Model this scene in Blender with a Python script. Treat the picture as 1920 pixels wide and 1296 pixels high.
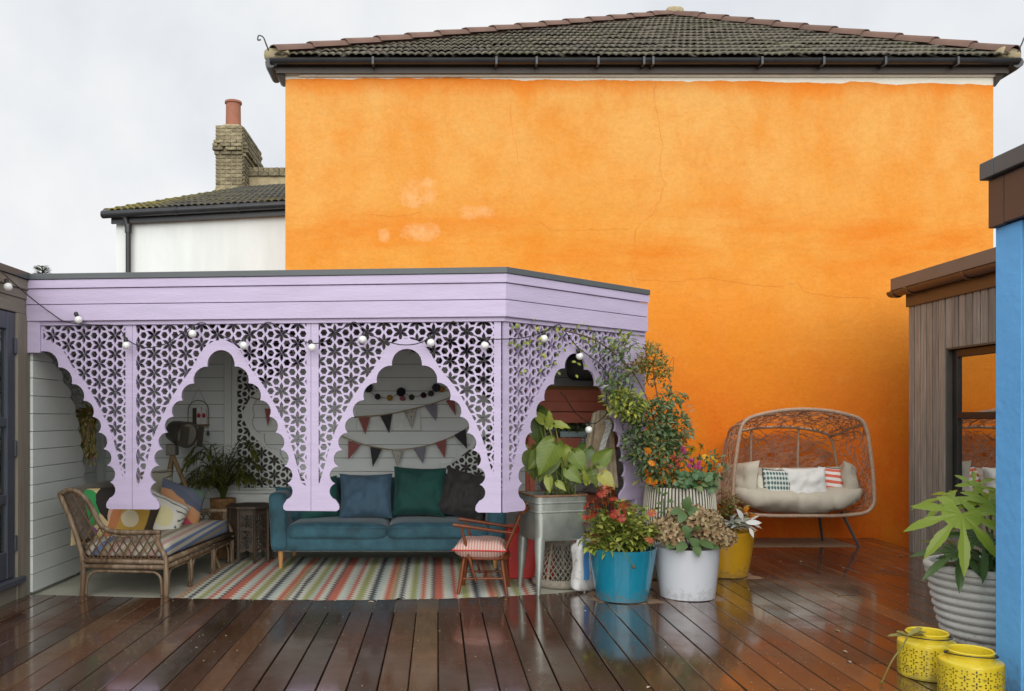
import bpy, bmesh, math, random
from mathutils import Vector, Matrix, noise
from mathutils.geometry import delaunay_2d_cdt

# ------------------------------------------------------------------ camera, sky, sun, exposure
scene = bpy.context.scene
for o in list(bpy.data.objects): bpy.data.objects.remove(o)
C = scene.collection
R = math.radians
CAMZ = 1.35
FPX = 1600.0
cam_d = bpy.data.cameras.new('camera'); cam = bpy.data.objects.new('camera', cam_d); C.objects.link(cam)
cam.location = (0, 0, CAMZ); cam.rotation_euler = (R(90), 0, 0)
cam_d.sensor_width = 36.0; cam_d.lens = 36.0*FPX/1920.0
cam_d.shift_x = 140.0/1920.0; cam_d.shift_y = 135.0/1920.0
cam_d.clip_start = 0.05; cam_d.clip_end = 2000
scene.camera = cam
scene.view_settings.view_transform = 'Standard'
scene.view_settings.look = 'None'
scene.view_settings.gamma = 1.0
scene.view_settings.use_curve_mapping = False
scene.view_settings.exposure = 0.75
scene.cycles.use_denoising = True
scene.cycles.max_bounces = 7; scene.cycles.diffuse_bounces = 6; scene.cycles.glossy_bounces = 3; scene.cycles.transmission_bounces = 3; scene.cycles.transparent_max_bounces = 6

SUN_EL, SUN_AZ = 28.0, 182.0
world = bpy.data.worlds.new('World'); scene.world = world; world.use_nodes = True

def nd(nt, typ, ins=None, **props):
    n = nt.nodes.new('ShaderNode' + typ)
    for k, v in props.items(): setattr(n, k, v)
    for k, v in (ins or {}).items():
        s = n.inputs[k]
        if isinstance(v, bpy.types.NodeSocket): nt.links.new(v, s)
        elif isinstance(v, bpy.types.Node): nt.links.new(v.outputs[0], s)
        else:
            if s.type == 'RGBA' and len(v) == 3: v = (*v, 1)
            s.default_value = v
    return n

wt = world.node_tree; wt.nodes.clear()
sky = nd(wt, 'TexSky', sky_type='NISHITA', sun_disc=False, sun_elevation=R(SUN_EL), sun_rotation=R(SUN_AZ), air_density=1.0, dust_density=4.0)
hs = nd(wt, 'HueSaturation', {'Saturation': 0.25, 'Value': 0.06, 'Color': sky})
tc = nd(wt, 'TexCoord')
cn = nd(wt, 'TexNoise', {'Vector': tc.outputs['Generated'], 'Scale': 3.2, 'Detail': 6.0, 'Roughness': 0.55})
cr = nd(wt, 'ValToRGB', {'Fac': cn.outputs[0]})
cr.color_ramp.elements[0].position = 0.32; cr.color_ramp.elements[0].color = (0.455, 0.48, 0.515, 1)
cr.color_ramp.elements[1].position = 0.62; cr.color_ramp.elements[1].color = (0.582, 0.587, 0.592, 1)
mixw = nd(wt, 'MixRGB', {'Fac': 0.9, 'Color1': hs.outputs[0], 'Color2': cr.outputs[0]})
bg = nd(wt, 'Background', {'Color': mixw.outputs[0], 'Strength': 1.0})
wo = nd(wt, 'OutputWorld', {'Surface': bg.outputs[0]})

sun_d = bpy.data.lights.new('sun', 'SUN'); sun = bpy.data.objects.new('sun', sun_d); C.objects.link(sun)
sun_d.energy = 1.5; sun_d.angle = R(70); sun_d.color = (1.0, 0.97, 0.93)
sun.rotation_euler = (R(90-SUN_EL), 0, R(-(SUN_AZ-180)))
sun.location = (0, 0, 12)

# ------------------------------------------------------------------ helpers
RNG = random.Random(7)
def at(px, py, Y):
    return Vector(((px-820.0)*Y/FPX, Y, CAMZ+(783.0-py)*Y/FPX))
def gd(px, py):
    return at(px, py, FPX*CAMZ/(py-783.0))

class MB:
    def __init__(s): s.v = []; s.f = []
    def add(s, vs, fs, M=None):
        o = len(s.v)
        for p in vs:
            p = Vector(p)
            s.v.append(M @ p if M is not None else p)
        for f in fs: s.f.append([i+o for i in f])
        return s
    def box(s, lo, hi, M=None):
        x0,y0,z0 = lo; x1,y1,z1 = hi
        return s.add([(x0,y0,z0),(x1,y0,z0),(x1,y1,z0),(x0,y1,z0),(x0,y0,z1),(x1,y0,z1),(x1,y1,z1),(x0,y1,z1)],
              [(0,3,2,1),(4,5,6,7),(0,1,5,4),(1,2,6,5),(2,3,7,6),(3,0,4,7)], M)
    def cbox(s, lo, hi, c=0.006, M=None):
        # box with chamfered edges
        bm = bmesh.new(); bmesh.ops.create_cube(bm, size=1.0)
        sx,sy,sz = (hi[0]-lo[0]),(hi[1]-lo[1]),(hi[2]-lo[2])
        for v in bm.verts:
            v.co = Vector((v.co.x*sx+(hi[0]+lo[0])/2, v.co.y*sy+(hi[1]+lo[1])/2, v.co.z*sz+(hi[2]+lo[2])/2))
        c = min(c, sx*.45, sy*.45, sz*.45)
        bmesh.ops.bevel(bm, geom=bm.edges[:], offset=c, segments=1, affect='EDGES', profile=.5)
        return s.addbm(bm, M)
    def addbm(s, bm, M=None):
        bm.verts.index_update()
        vs = [v.co.copy() for v in bm.verts]; fs = [[v.index for v in f.verts] for f in bm.faces]
        bm.free(); return s.add(vs, fs, M)
    def tube(s, pts, r, n=8, closed=False, cap=True, M=None):
        pts = [Vector(p) for p in pts]; k = len(pts)
        rr = r if isinstance(r, (list, tuple)) else [r]*k
        vs = []; fs = []; prev = None
        for i, p in enumerate(pts):
            if closed: t = pts[(i+1) % k]-pts[i-1]
            else: t = pts[min(i+1, k-1)]-pts[max(i-1, 0)]
            if t.length < 1e-9: t = Vector((0,0,1))
            t.normalize()
            if prev is None:
                a = Vector((0,0,1)) if abs(t.z) < .9 else Vector((1,0,0))
                u = t.cross(a).normalized()
            else:
                u = prev-t*prev.dot(t)
                if u.length < 1e-6: u = t.orthogonal()
                u.normalize()
            prev = u; w = t.cross(u)
            for j in range(n):
                a = 2*math.pi*j/n
                vs.append(p+(u*math.cos(a)+w*math.sin(a))*rr[i])
        m = k if closed else k-1
        for i in range(m):
            for j in range(n):
                a = i*n+j; b = i*n+(j+1) % n; c = ((i+1) % k)*n+(j+1) % n; d = ((i+1) % k)*n+j
                fs.append((a, b, c, d))
        if cap and not closed:
            fs.append(tuple(range(n-1, -1, -1))); fs.append(tuple(range((k-1)*n, k*n)))
        return s.add(vs, fs, M)
    def lathe(s, prof, n=32, M=None, capb=True, capt=False):
        vs = []; fs = []
        for r, z in prof:
            for j in range(n):
                a = 2*math.pi*j/n; vs.append((r*math.cos(a), r*math.sin(a), z))
        for i in range(len(prof)-1):
            for j in range(n):
                fs.append((i*n+j, i*n+(j+1) % n, (i+1)*n+(j+1) % n, (i+1)*n+j))
        if capb: fs.append(tuple(range(n-1, -1, -1)))
        if capt: fs.append(tuple(range((len(prof)-1)*n, len(prof)*n)))
        return s.add(vs, fs, M)
    def prism(s, poly, z0, z1, M=None):
        n = len(poly)
        vs = [(x, y, z0) for x, y in poly]+[(x, y, z1) for x, y in poly]
        fs = [tuple(range(n-1, -1, -1)), tuple(range(n, 2*n))]+[(i, (i+1) % n, n+(i+1) % n, n+i) for i in range(n)]
        return s.add(vs, fs, M)
    def rbox(s, size, r, n=6, puff=0.0, M=None, seed=0, wr=0.0):
        # rounded (upholstered) box centred on the origin
        hx, hy, hz = [a/2 for a in size]; vs = []; fs = []; idx = {}
        def key(p): return (round(p[0], 5), round(p[1], 5), round(p[2], 5))
        def vert(a):
            k = key(a)
            if k in idx: return idx[k]
            p = Vector((a[0]*hx, a[1]*hy, a[2]*hz))
            q = Vector((max(-hx+r, min(hx-r, p.x)), max(-hy+r, min(hy-r, p.y)), max(-hz+r, min(hz-r, p.z))))
            dd = p-q
            if dd.length > 1e-9: p = q+dd.normalized()*r
            if puff: p.z += puff*(1 if a[2] > 0 else -.25)*(1-a[0]**4)*(1-a[1]**4)*abs(a[2])
            if wr: p += Vector((noise.noise(p*7+Vector((seed, 0, 0))), noise.noise(p*7+Vector((0, seed+9, 0))), noise.noise(p*6+Vector((0, 0, seed+5)))))*wr
            idx[k] = len(vs); vs.append(p); return idx[k]
        g = []
        for i in range(n+1):
            t = -1+2*i/n; g.append(math.copysign(abs(t)**.7, t))
        for ax in range(3):
            for sg in (-1, 1):
                for i in range(n):
                    for j in range(n):
                        q = []
                        for (a, b) in ((g[i], g[j]), (g[i+1], g[j]), (g[i+1], g[j+1]), (g[i], g[j+1])):
                            c = [0, 0, 0]; c[ax] = sg; c[(ax+1) % 3] = a; c[(ax+2) % 3] = b; q.append(vert(c))
                        fs.append(q if sg > 0 else q[::-1])
        return s.add(vs, fs, M)
    def pillow(s, w, h, t, n=14, M=None, seed=0, wr=.012):
        # scatter cushion standing in the XZ plane, its face towards -Y
        vs = []; fs = []
        for side in (-1, 1):
            for i in range(n+1):
                for j in range(n+1):
                    u = -1+2*i/n; v = -1+2*j/n
                    b = max(0, (1-u**4)*(1-v**4))**.6
                    x = u*w/2*(1-.07*(1-v*v)*abs(u)**3); z = v*h/2*(1-.07*(1-u*u)*abs(v)**3)
                    wn = noise.noise(Vector((u*2.2+seed, v*2.2, side*3)))*wr*b**.5 + noise.noise(Vector((u*5+seed*3, v*3, 7+side)))*wr*.5*b
                    vs.append((x, side*(t/2*b+wn), z))
        m = (n+1)*(n+1)
        for sd in range(2):
            for i in range(n):
                for j in range(n):
                    q = [sd*m+i*(n+1)+j, sd*m+(i+1)*(n+1)+j, sd*m+(i+1)*(n+1)+j+1, sd*m+i*(n+1)+j+1]
                    fs.append(q if sd == 0 else q[::-1])
        return s.add(vs, fs, M)
    def leaf(s, p, d, up, L, W, prof=((.0,.05),(.3,.8),(.6,1.0),(.85,.55),(1,.02)), droop=.25, fold=.25):
        p = Vector(p); d = Vector(d).normalized(); up = Vector(up)
        sd = d.cross(up)
        if sd.length < 1e-4: sd = d.orthogonal()
        sd.normalize(); nn = sd.cross(d).normalized()
        o = len(s.v); k = len(prof)
        for t, wv in prof:
            c = p+d*(L*t*(1-.25*droop*t))-nn*(L*droop*t*t)
            h = W*.5*wv
            s.v += [c-sd*h+nn*(h*fold), c, c+sd*h+nn*(h*fold)]
        for i in range(k-1):
            a = o+i*3
            s.f += [[a, a+1, a+4, a+3], [a+1, a+2, a+5, a+4]]
        return s
    def mesh(s, name, smooth=None, mat=None):
        me = bpy.data.meshes.new(name); me.from_pydata([tuple(v) for v in s.v], [], s.f); me.validate(); me.update()
        if smooth is not None:
            for p in me.polygons: p.use_smooth = True
            if smooth < 179: me.set_sharp_from_angle(angle=R(smooth))
        if mat: me.materials.append(mat)
        return me
    def build(s, name, mat, parent=None, smooth=None, loc=None, rot=None, bevel=0):
        o = bpy.data.objects.new(name, s.mesh(name, smooth, mat))
        return link(o, parent, loc, rot, bevel)

WROOT = {}
def link(o, parent=None, loc=None, rot=None, bevel=0):
    C.objects.link(o)
    if parent is not None:
        o.parent = parent
        if parent.name in WROOT: o.matrix_parent_inverse = Matrix.Translation(-WROOT[parent.name])
    if loc is not None: o.location = loc
    if rot is not None: o.rotation_euler = rot
    if bevel:
        b = o.modifiers.new('bevel', 'BEVEL'); b.width = bevel; b.segments = 2; b.limit_method = 'ANGLE'; b.angle_limit = R(40)
    return o
def inst(name, me, parent=None, loc=None, rot=None, scale=None, M=None):
    o = bpy.data.objects.new(name, me); link(o, parent, loc, rot)
    if scale is not None: o.scale = scale
    if M is not None: o.matrix_basis = M
    return o
def tag(o, label=None, cat=None, group=None, kind=None):
    if label: o['label'] = label
    if cat: o['category'] = cat
    if group: o['group'] = group
    if kind: o['kind'] = kind
    return o
def thing(name, label, cat, loc=(0,0,0), rotz=0, group=None, world=True):
    # an Empty at the thing's base; world=True: parts are built in place, else in the thing's own axes
    o = bpy.data.objects.new(name, None); C.objects.link(o); o.location = loc; o.empty_display_size = .1
    if world: WROOT[o.name] = Vector(loc)
    else: o.rotation_euler = (0, 0, rotz)
    return tag(o, label, cat, group)
def TR(x, y, z, rx=0, ry=0, rz=0):
    return Matrix.Translation((x, y, z)) @ Matrix.Rotation(rz, 4, 'Z') @ Matrix.Rotation(ry, 4, 'Y') @ Matrix.Rotation(rx, 4, 'X')
def spline(pts, k=6, closed=False):
    pts = [Vector(p) for p in pts]; n = len(pts); out = []
    rng = range(n if closed else n-1)
    for i in rng:
        if closed: a, b, c, d = pts[i-1], pts[i], pts[(i+1) % n], pts[(i+2) % n]
        else: a, b, c, d = pts[max(i-1, 0)], pts[i], pts[i+1], pts[min(i+2, n-1)]
        for j in range(k):
            t = j/k
            out.append(.5*((2*b)+(c-a)*t+(2*a-5*b+4*c-d)*t*t+(3*b-a-3*c+d)*t**3))
    if not closed: out.append(pts[-1])
    return out
def lerp(a, b, t): return a+(b-a)*t
def interp(tab, x):
    if x <= tab[0][0]: return tab[0][1]
    for (a, b), (c, d) in zip(tab, tab[1:]):
        if x <= c: return lerp(b, d, (x-a)/(c-a))
    return tab[-1][1]

# ------------------------------------------------------------------ materials
def newmat(name):
    m = bpy.data.materials.new(name); m.use_nodes = True; nt = m.node_tree
    return m, nt, nt.nodes['Principled BSDF']
def scol(c, k): return tuple(max(0, min(1, x*k)) for x in c)
def pm(name, col, rough=.55, var=.12, vs=6.0, bump=.0, bs=60.0, metal=0.0, spec=.5, coat=0.0, sheen=0.0, col2=None, perobj=0.0, stretch=(1,1,1), dirt=0.0):
    m, nt, b = newmat(name)
    t = nd(nt, 'TexCoord'); mp = nd(nt, 'Mapping', {'Vector': t.outputs['Object'], 'Scale': stretch})
    n1 = nd(nt, 'TexNoise', {'Vector': mp, 'Scale': vs, 'Detail': 6.0, 'Roughness': .6})
    r = nd(nt, 'ValToRGB', {'Fac': n1.outputs[0]})
    r.color_ramp.elements[0].position = .3; r.color_ramp.elements[1].position = .7
    r.color_ramp.elements[0].color = (*scol(col, 1-var), 1); r.color_ramp.elements[1].color = (*(col2 if col2 else scol(col, 1+var)), 1)
    out = r.outputs[0]
    if perobj:
        oi = nd(nt, 'ObjectInfo')
        mr = nd(nt, 'MapRange', {'Value': oi.outputs['Random'], 'To Min': 1-perobj, 'To Max': 1+perobj})
        out = nd(nt, 'MixRGB', {'Fac': 1.0, 'Color1': out, 'Color2': mr.outputs[0]}, blend_type='MULTIPLY').outputs[0]
    if dirt:
        sz = nd(nt, 'SeparateXYZ', {0: t.outputs['Object']}).outputs['Z']
        dn = nd(nt, 'TexNoise', {'Vector': t.outputs['Object'], 'Scale': 26.0, 'Detail': 7.0, 'Roughness': .7}).outputs[0]
        dm = mth(nt, 'SUBTRACT', mth(nt, 'MULTIPLY', dn, 1.5), mth(nt, 'ADD', .52, mth(nt, 'MULTIPLY', sz, 2.6)))
        dm = nd(nt, 'MapRange', {'Value': dm, 'From Min': 0.0, 'From Max': .25, 'To Max': dirt}).outputs[0]
        out = mixc(nt, dm, out, (.16, .12, .085))
    nt.links.new(out, b.inputs['Base Color'])
    rr = nd(nt, 'MapRange', {'Value': n1.outputs[0], 'To Min': max(0, rough-.08), 'To Max': min(1, rough+.08)})
    nt.links.new(rr.outputs[0], b.inputs['Roughness'])
    b.inputs['Metallic'].default_value = metal; b.inputs['Specular IOR Level'].default_value = spec
    b.inputs['Coat Weight'].default_value = coat; b.inputs['Sheen Weight'].default_value = sheen
    if sheen: b.inputs['Sheen Roughness'].default_value = .4
    if bump:
        n2 = nd(nt, 'TexNoise', {'Vector': mp, 'Scale': bs, 'Detail': 4.0})
        bp = nd(nt, 'Bump', {'Height': n2.outputs[0], 'Strength': bump, 'Distance': .01})
        nt.links.new(bp.outputs[0], b.inputs['Normal'])
    return m
def ramp(nt, fac, stops, interp='LINEAR'):
    r = nd(nt, 'ValToRGB', {'Fac': fac}); e = r.color_ramp.elements; r.color_ramp.interpolation = interp
    while len(e) < len(stops): e.new(.5)
    for x, (p, c) in zip(e, stops): x.position = p; x.color = (*c, 1)
    return r.outputs[0]
def mth(nt, op, a, b=0.0, c=0.0):
    n = nd(nt, 'Math', operation=op)
    for i, v in enumerate((a, b, c)):
        if isinstance(v, bpy.types.NodeSocket): nt.links.new(v, n.inputs[i])
        else: n.inputs[i].default_value = v
    return n.outputs[0]
def mixc(nt, f, a, b, mode='MIX'):
    return nd(nt, 'MixRGB', {'Fac': f, 'Color1': a, 'Color2': b}, blend_type=mode).outputs[0]
def leafm(name, cols, rough=.45, trans=.25, bright=1.0):
    # a colour for each leaf, some light through it
    m, nt, b = newmat(name)
    g = nd(nt, 'NewGeometry'); k = len(cols)
    if bright != 1: cols = [scol(c, bright) for c in cols]
    col = ramp(nt, g.outputs['Random Per Island'], [(i/max(1, k-1), c) for i, c in enumerate(cols)])
    nt.links.new(col, b.inputs['Base Color']); b.inputs['Roughness'].default_value = rough
    tr = nd(nt, 'BsdfTranslucent', {'Color': col}); mx = nd(nt, 'MixShader', {0: trans, 1: b.outputs[0], 2: tr.outputs[0]})
    nt.links.new(mx.outputs[0], nt.nodes['Material Output'].inputs['Surface'])
    return m
def pos(nt):
    g = nd(nt, 'NewGeometry'); return nd(nt, 'SeparateXYZ', {0: g.outputs['Position']}), g

# painted orange render: faded above, some shade painted in low down, stained, bare strip under the eaves
def mat_orange():
    m, nt, b = newmat('orange_render')
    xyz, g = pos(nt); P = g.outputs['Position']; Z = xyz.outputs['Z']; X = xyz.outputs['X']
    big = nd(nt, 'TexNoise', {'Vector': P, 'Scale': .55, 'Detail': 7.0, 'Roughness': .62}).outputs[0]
    mp = nd(nt, 'Mapping', {'Vector': P, 'Scale': (1.2, 1, .7)})
    st = nd(nt, 'TexNoise', {'Vector': mp, 'Scale': 1.6, 'Detail': 8.0, 'Roughness': .65}).outputs[0]
    mp2 = nd(nt, 'Mapping', {'Vector': P, 'Scale': (.35, 1, 2.2)})
    hb = nd(nt, 'TexNoise', {'Vector': mp2, 'Scale': 1.3, 'Detail': 6.0, 'Roughness': .6}).outputs[0]
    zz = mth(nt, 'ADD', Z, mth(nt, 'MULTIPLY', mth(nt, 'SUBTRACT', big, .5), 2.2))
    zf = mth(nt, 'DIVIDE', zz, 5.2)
    col = ramp(nt, zf, [(0.0, (.74, .120, .005)), (.20, (.77, .160, .007)), (.40, (.79, .255, .022)), (.58, (.80, .345, .055)), (.92, (.81, .41, .105))])  # fading upwards, plus shade of the low buildings painted into the deeper base
    dk = ramp(nt, st, [(.40, (0, 0, 0)), (.72, (1, 1, 1))])
    col = mixc(nt, mth(nt, 'MULTIPLY', dk, .75), col, (.77, .245, .012))
    pl = nd(nt, 'TexNoise', {'Vector': P, 'Scale': 2.6, 'Detail': 10.0, 'Roughness': .72, 'Distortion': .35}).outputs[0]
    col = mixc(nt, mth(nt, 'MULTIPLY', ramp(nt, pl, [(.48, (0, 0, 0)), (.60, (1, 1, 1))]), .14), col, (.80, .27, .016))
    col = mixc(nt, mth(nt, 'MULTIPLY', ramp(nt, pl, [(.34, (1, 1, 1)), (.44, (0, 0, 0))]), .15), col, (.88, .44, .12))
    tw = nd(nt, 'TexNoise', {'Vector': nd(nt, 'Mapping', {'Vector': P, 'Scale': (1.0, 1, 5.0), 'Rotation': (0, .12, 0)}), 'Scale': 6.0, 'Detail': 8.0, 'Roughness': .7}).outputs[0]
    col = mixc(nt, mth(nt, 'MULTIPLY', ramp(nt, tw, [(.55, (0, 0, 0)), (.70, (1, 1, 1))]), .28), col, (.76, .22, .012))
    # damp band across the middle, stain runs
    bandz = mth(nt, 'MULTIPLY', mth(nt, 'ABSOLUTE', mth(nt, 'SUBTRACT', Z, mth(nt, 'ADD', 3.35, mth(nt, 'MULTIPLY', mth(nt, 'SUBTRACT', big, .5), 1.4)))), 2.2)
    bandm = mth(nt, 'MULTIPLY', mth(nt, 'SUBTRACT', 1.0, mth(nt, 'MINIMUM', bandz, 1.0)), ramp(nt, hb, [(.42, (0, 0, 0)), (.66, (1, 1, 1))]))
    col = mixc(nt, mth(nt, 'MULTIPLY', bandm, .95), col, (.77, .215, .010))
    # fresh paint edge under the eaves
    topm = nd(nt, 'MapRange', {'Value': mth(nt, 'ADD', Z, mth(nt, 'MULTIPLY', mth(nt, 'SUBTRACT', st, .5), .35)), 'From Min': 4.95, 'From Max': 5.15}).outputs[0]
    col = mixc(nt, mth(nt, 'MULTIPLY', topm, .8), col, (.86, .225, .012))
    # worn pale patches
    wn = nd(nt, 'TexNoise', {'Vector': P, 'Scale': 5.5, 'Detail': 9.0, 'Roughness': .75}).outputs[0]
    for (cx, cz, rx, rz) in ((-.22, 3.88, .36, .26), (-.20, 3.44, .34, .16), (.45, 3.66, .30, .13), (-.6, 3.40, .10, .12)):
        ex = mth(nt, 'POWER', mth(nt, 'ABSOLUTE', mth(nt, 'DIVIDE', mth(nt, 'SUBTRACT', X, cx), rx)), 3.0)
        ez = mth(nt, 'POWER', mth(nt, 'ABSOLUTE', mth(nt, 'DIVIDE', mth(nt, 'SUBTRACT', Z, cz), rz)), 3.0)
        f = mth(nt, 'SUBTRACT', mth(nt, 'SUBTRACT', 1.25, mth(nt, 'ADD', ex, ez)), mth(nt, 'MULTIPLY', wn, 1.9))
        f = nd(nt, 'MapRange', {'Value': f, 'From Min': 0.0, 'From Max': .5, 'To Max': .62}).outputs[0]
        col = mixc(nt, f, col, (.90, .52, .24))
    mot = nd(nt, 'TexNoise', {'Vector': P, 'Scale': 26.0, 'Detail': 6.0, 'Roughness': .7}).outputs[0]
    col = mixc(nt, .35, col, ramp(nt, mot, [(.25, (.72, .66, .6)), (.6, (1, 1, 1))]), 'MULTIPLY')
    pit = nd(nt, 'TexVoronoi', {'Vector': P, 'Scale': 3.4}).outputs[0]
    col = mixc(nt, mth(nt, 'MULTIPLY', mth(nt, 'LESS_THAN', pit, .022), .6), col, (.25, .08, .02))
    # bare cream strip above a ragged brush line
    rag = nd(nt, 'TexNoise', {'Vector': P, 'Scale': 3.0, 'Detail': 6.0}).outputs[0]
    edge = mth(nt, 'ADD', 5.165, mth(nt, 'MULTIPLY', mth(nt, 'SUBTRACT', rag, .5), .10))
    edge = mth(nt, 'SUBTRACT', edge, mth(nt, 'MULTIPLY', mth(nt, 'MAXIMUM', X, 0.0), .010))
    bare = mth(nt, 'GREATER_THAN', Z, edge)
    col = mixc(nt, bare, col, (.80, .77, .66))
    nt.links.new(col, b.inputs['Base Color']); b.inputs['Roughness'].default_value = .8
    b.inputs['Specular IOR Level'].default_value = .25
    n2 = nd(nt, 'TexNoise', {'Vector': P, 'Scale': 34.0, 'Detail': 6.0}).outputs[0]
    n3 = nd(nt, 'TexNoise', {'Vector': P, 'Scale': 3.0, 'Detail': 4.0}).outputs[0]
    hh = mth(nt, 'ADD', mth(nt, 'MULTIPLY', n2, .25), n3)
    nt.links.new(nd(nt, 'Bump', {'Height': hh, 'Strength': .7, 'Distance': .025}).outputs[0], b.inputs['Normal'])
    return m

# wet hardwood decking, dry where pots and the chair keep the rain off
def mat_deck():
    m, nt, b = newmat('wet_decking')
    oi = nd(nt, 'ObjectInfo'); xyz, g = pos(nt); P = g.outputs['Position']
    rnd = oi.outputs['Random']
    base = ramp(nt, rnd, [(0, (.105, .042, .022)), (.14, (.045, .032, .024)), (.28, (.140, .058, .028)), (.42, (.062, .050, .040)), (.56, (.110, .044, .025)), (.70, (.20, .105, .05)), (.80, (.038, .029, .023)), (.9, (.095, .040, .025)), (1, (.075, .060, .048))])
    off = nd(nt, 'CombineXYZ', {0: mth(nt, 'MULTIPLY', rnd, 37.0), 1: mth(nt, 'MULTIPLY', rnd, 91.0), 2: 0.0})
    pv = nd(nt, 'VectorMath', {0: P, 1: off.outputs[0]}, operation='ADD').outputs[0]
    mp = nd(nt, 'Mapping', {'Vector': pv, 'Scale': (34, 1.6, 1)})
    gr = nd(nt, 'TexNoise', {'Vector': mp, 'Scale': 1.6, 'Detail': 8.0, 'Roughness': .65, 'Distortion': .6}).outputs[0]
    col = mixc(nt, .75, base, ramp(nt, gr, [(.25, (.45, .42, .40)), (.55, (1, 1, 1)), (.8, (1.0, .92, .85))]), 'MULTIPLY')
    bl = nd(nt, 'TexNoise', {'Vector': pv, 'Scale': 3.0, 'Detail': 5.0}).outputs[0]
    col = mixc(nt, mth(nt, 'MULTIPLY', ramp(nt, bl, [(.45, (0, 0, 0)), (.8, (1, 1, 1))]), .5), col, (.085, .045, .026))
    # dry patches
    X = xyz.outputs['X']; Y = xyz.outputs['Y']
    wn = nd(nt, 'TexNoise', {'Vector': P, 'Scale': 7.0, 'Detail': 6.0}).outputs[0]
    def rect(x0, x1, y0, y1, soft):
        a = mth(nt, 'MINIMUM', mth(nt, 'SUBTRACT', X, x0), mth(nt, 'SUBTRACT', x1, X))
        c = mth(nt, 'MINIMUM', mth(nt, 'SUBTRACT', Y, y0), mth(nt, 'SUBTRACT', y1, Y))
        f = mth(nt, 'ADD', mth(nt, 'MINIMUM', a, c), mth(nt, 'MULTIPLY', mth(nt, 'SUBTRACT', wn, .5), soft))
        return nd(nt, 'MapRange', {'Value': f, 'From Min': 0.0, 'From Max': .03}).outputs[0]
    dry = rect(2.85, 4.42, 8.86, 9.7, .10)
    for q in ((1.15, 1.66, 6.20, 6.9, .30), (1.66, 2.14, 6.27, 7.0, .30), (2.27, 2.72, 7.12, 7.6, .25)):
        dry = mth(nt, 'MAXIMUM', dry, rect(*q))
    col = mixc(nt, mth(nt, 'MULTIPLY', dry, .85), col, mixc(nt, gr, (.20, .125, .075), (.33, .225, .14)))
    nt.links.new(col, b.inputs['Base Color'])
    wet = nd(nt, 'TexNoise', {'Vector': P, 'Scale': 1.3, 'Detail': 6.0, 'Roughness': .6}).outputs[0]
    ro = ramp(nt, wet, [(.36, (.045, .045, .045)), (.46, (.10, .10, .10)), (.56, (.17, .17, .17)), (.70, (.32, .32, .32))])
    ro = mth(nt, 'ADD', ro, mth(nt, 'MULTIPLY', gr, .06))
    ro = mth(nt, 'ADD', ro, mth(nt, 'MULTIPLY', dry, .55))
    nt.links.new(ro, b.inputs['Roughness']); b.inputs['Specular IOR Level'].default_value = .5
    cw = mth(nt, 'MULTIPLY', mth(nt, 'SUBTRACT', 1.0, dry), ramp(nt, wet, [(.40, (.9, .9, .9)), (.64, (.15, .15, .15))]))
    wear = nd(nt, 'TexNoise', {'Vector': nd(nt, 'Mapping', {'Vector': pv, 'Scale': (60, 2.2, 1)}), 'Scale': 1.0, 'Detail': 6.0, 'Roughness': .7}).outputs[0]
    wm = mth(nt, 'MULTIPLY', ramp(nt, wear, [(.62, (0, 0, 0)), (.72, (1, 1, 1))]), ramp(nt, wet, [(.5, (0, 0, 0)), (.66, (1, 1, 1))]))
    nt.links.new(mixc(nt, mth(nt, 'MULTIPLY', wm, .6), col, (.30, .20, .13)), b.inputs['Base Color'])
    nt.links.new(cw, b.inputs['Coat Weight']); b.inputs['Coat Roughness'].default_value = .07
    hgt = mth(nt, 'ADD', mth(nt, 'MULTIPLY', gr, .35), mth(nt, 'MULTIPLY', nd(nt, 'TexNoise', {'Vector': P, 'Scale': 9.0, 'Detail': 3.0}).outputs[0], .6))
    bp = nd(nt, 'Bump', {'Height': hgt, 'Strength': .16, 'Distance': .006})
    nt.links.new(bp.outputs[0], b.inputs['Normal'])
    bp2 = nd(nt, 'Bump', {'Height': hgt, 'Strength': .06, 'Distance': .006}); nt.links.new(bp2.outputs[0], b.inputs['Coat Normal'])
    return m

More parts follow.
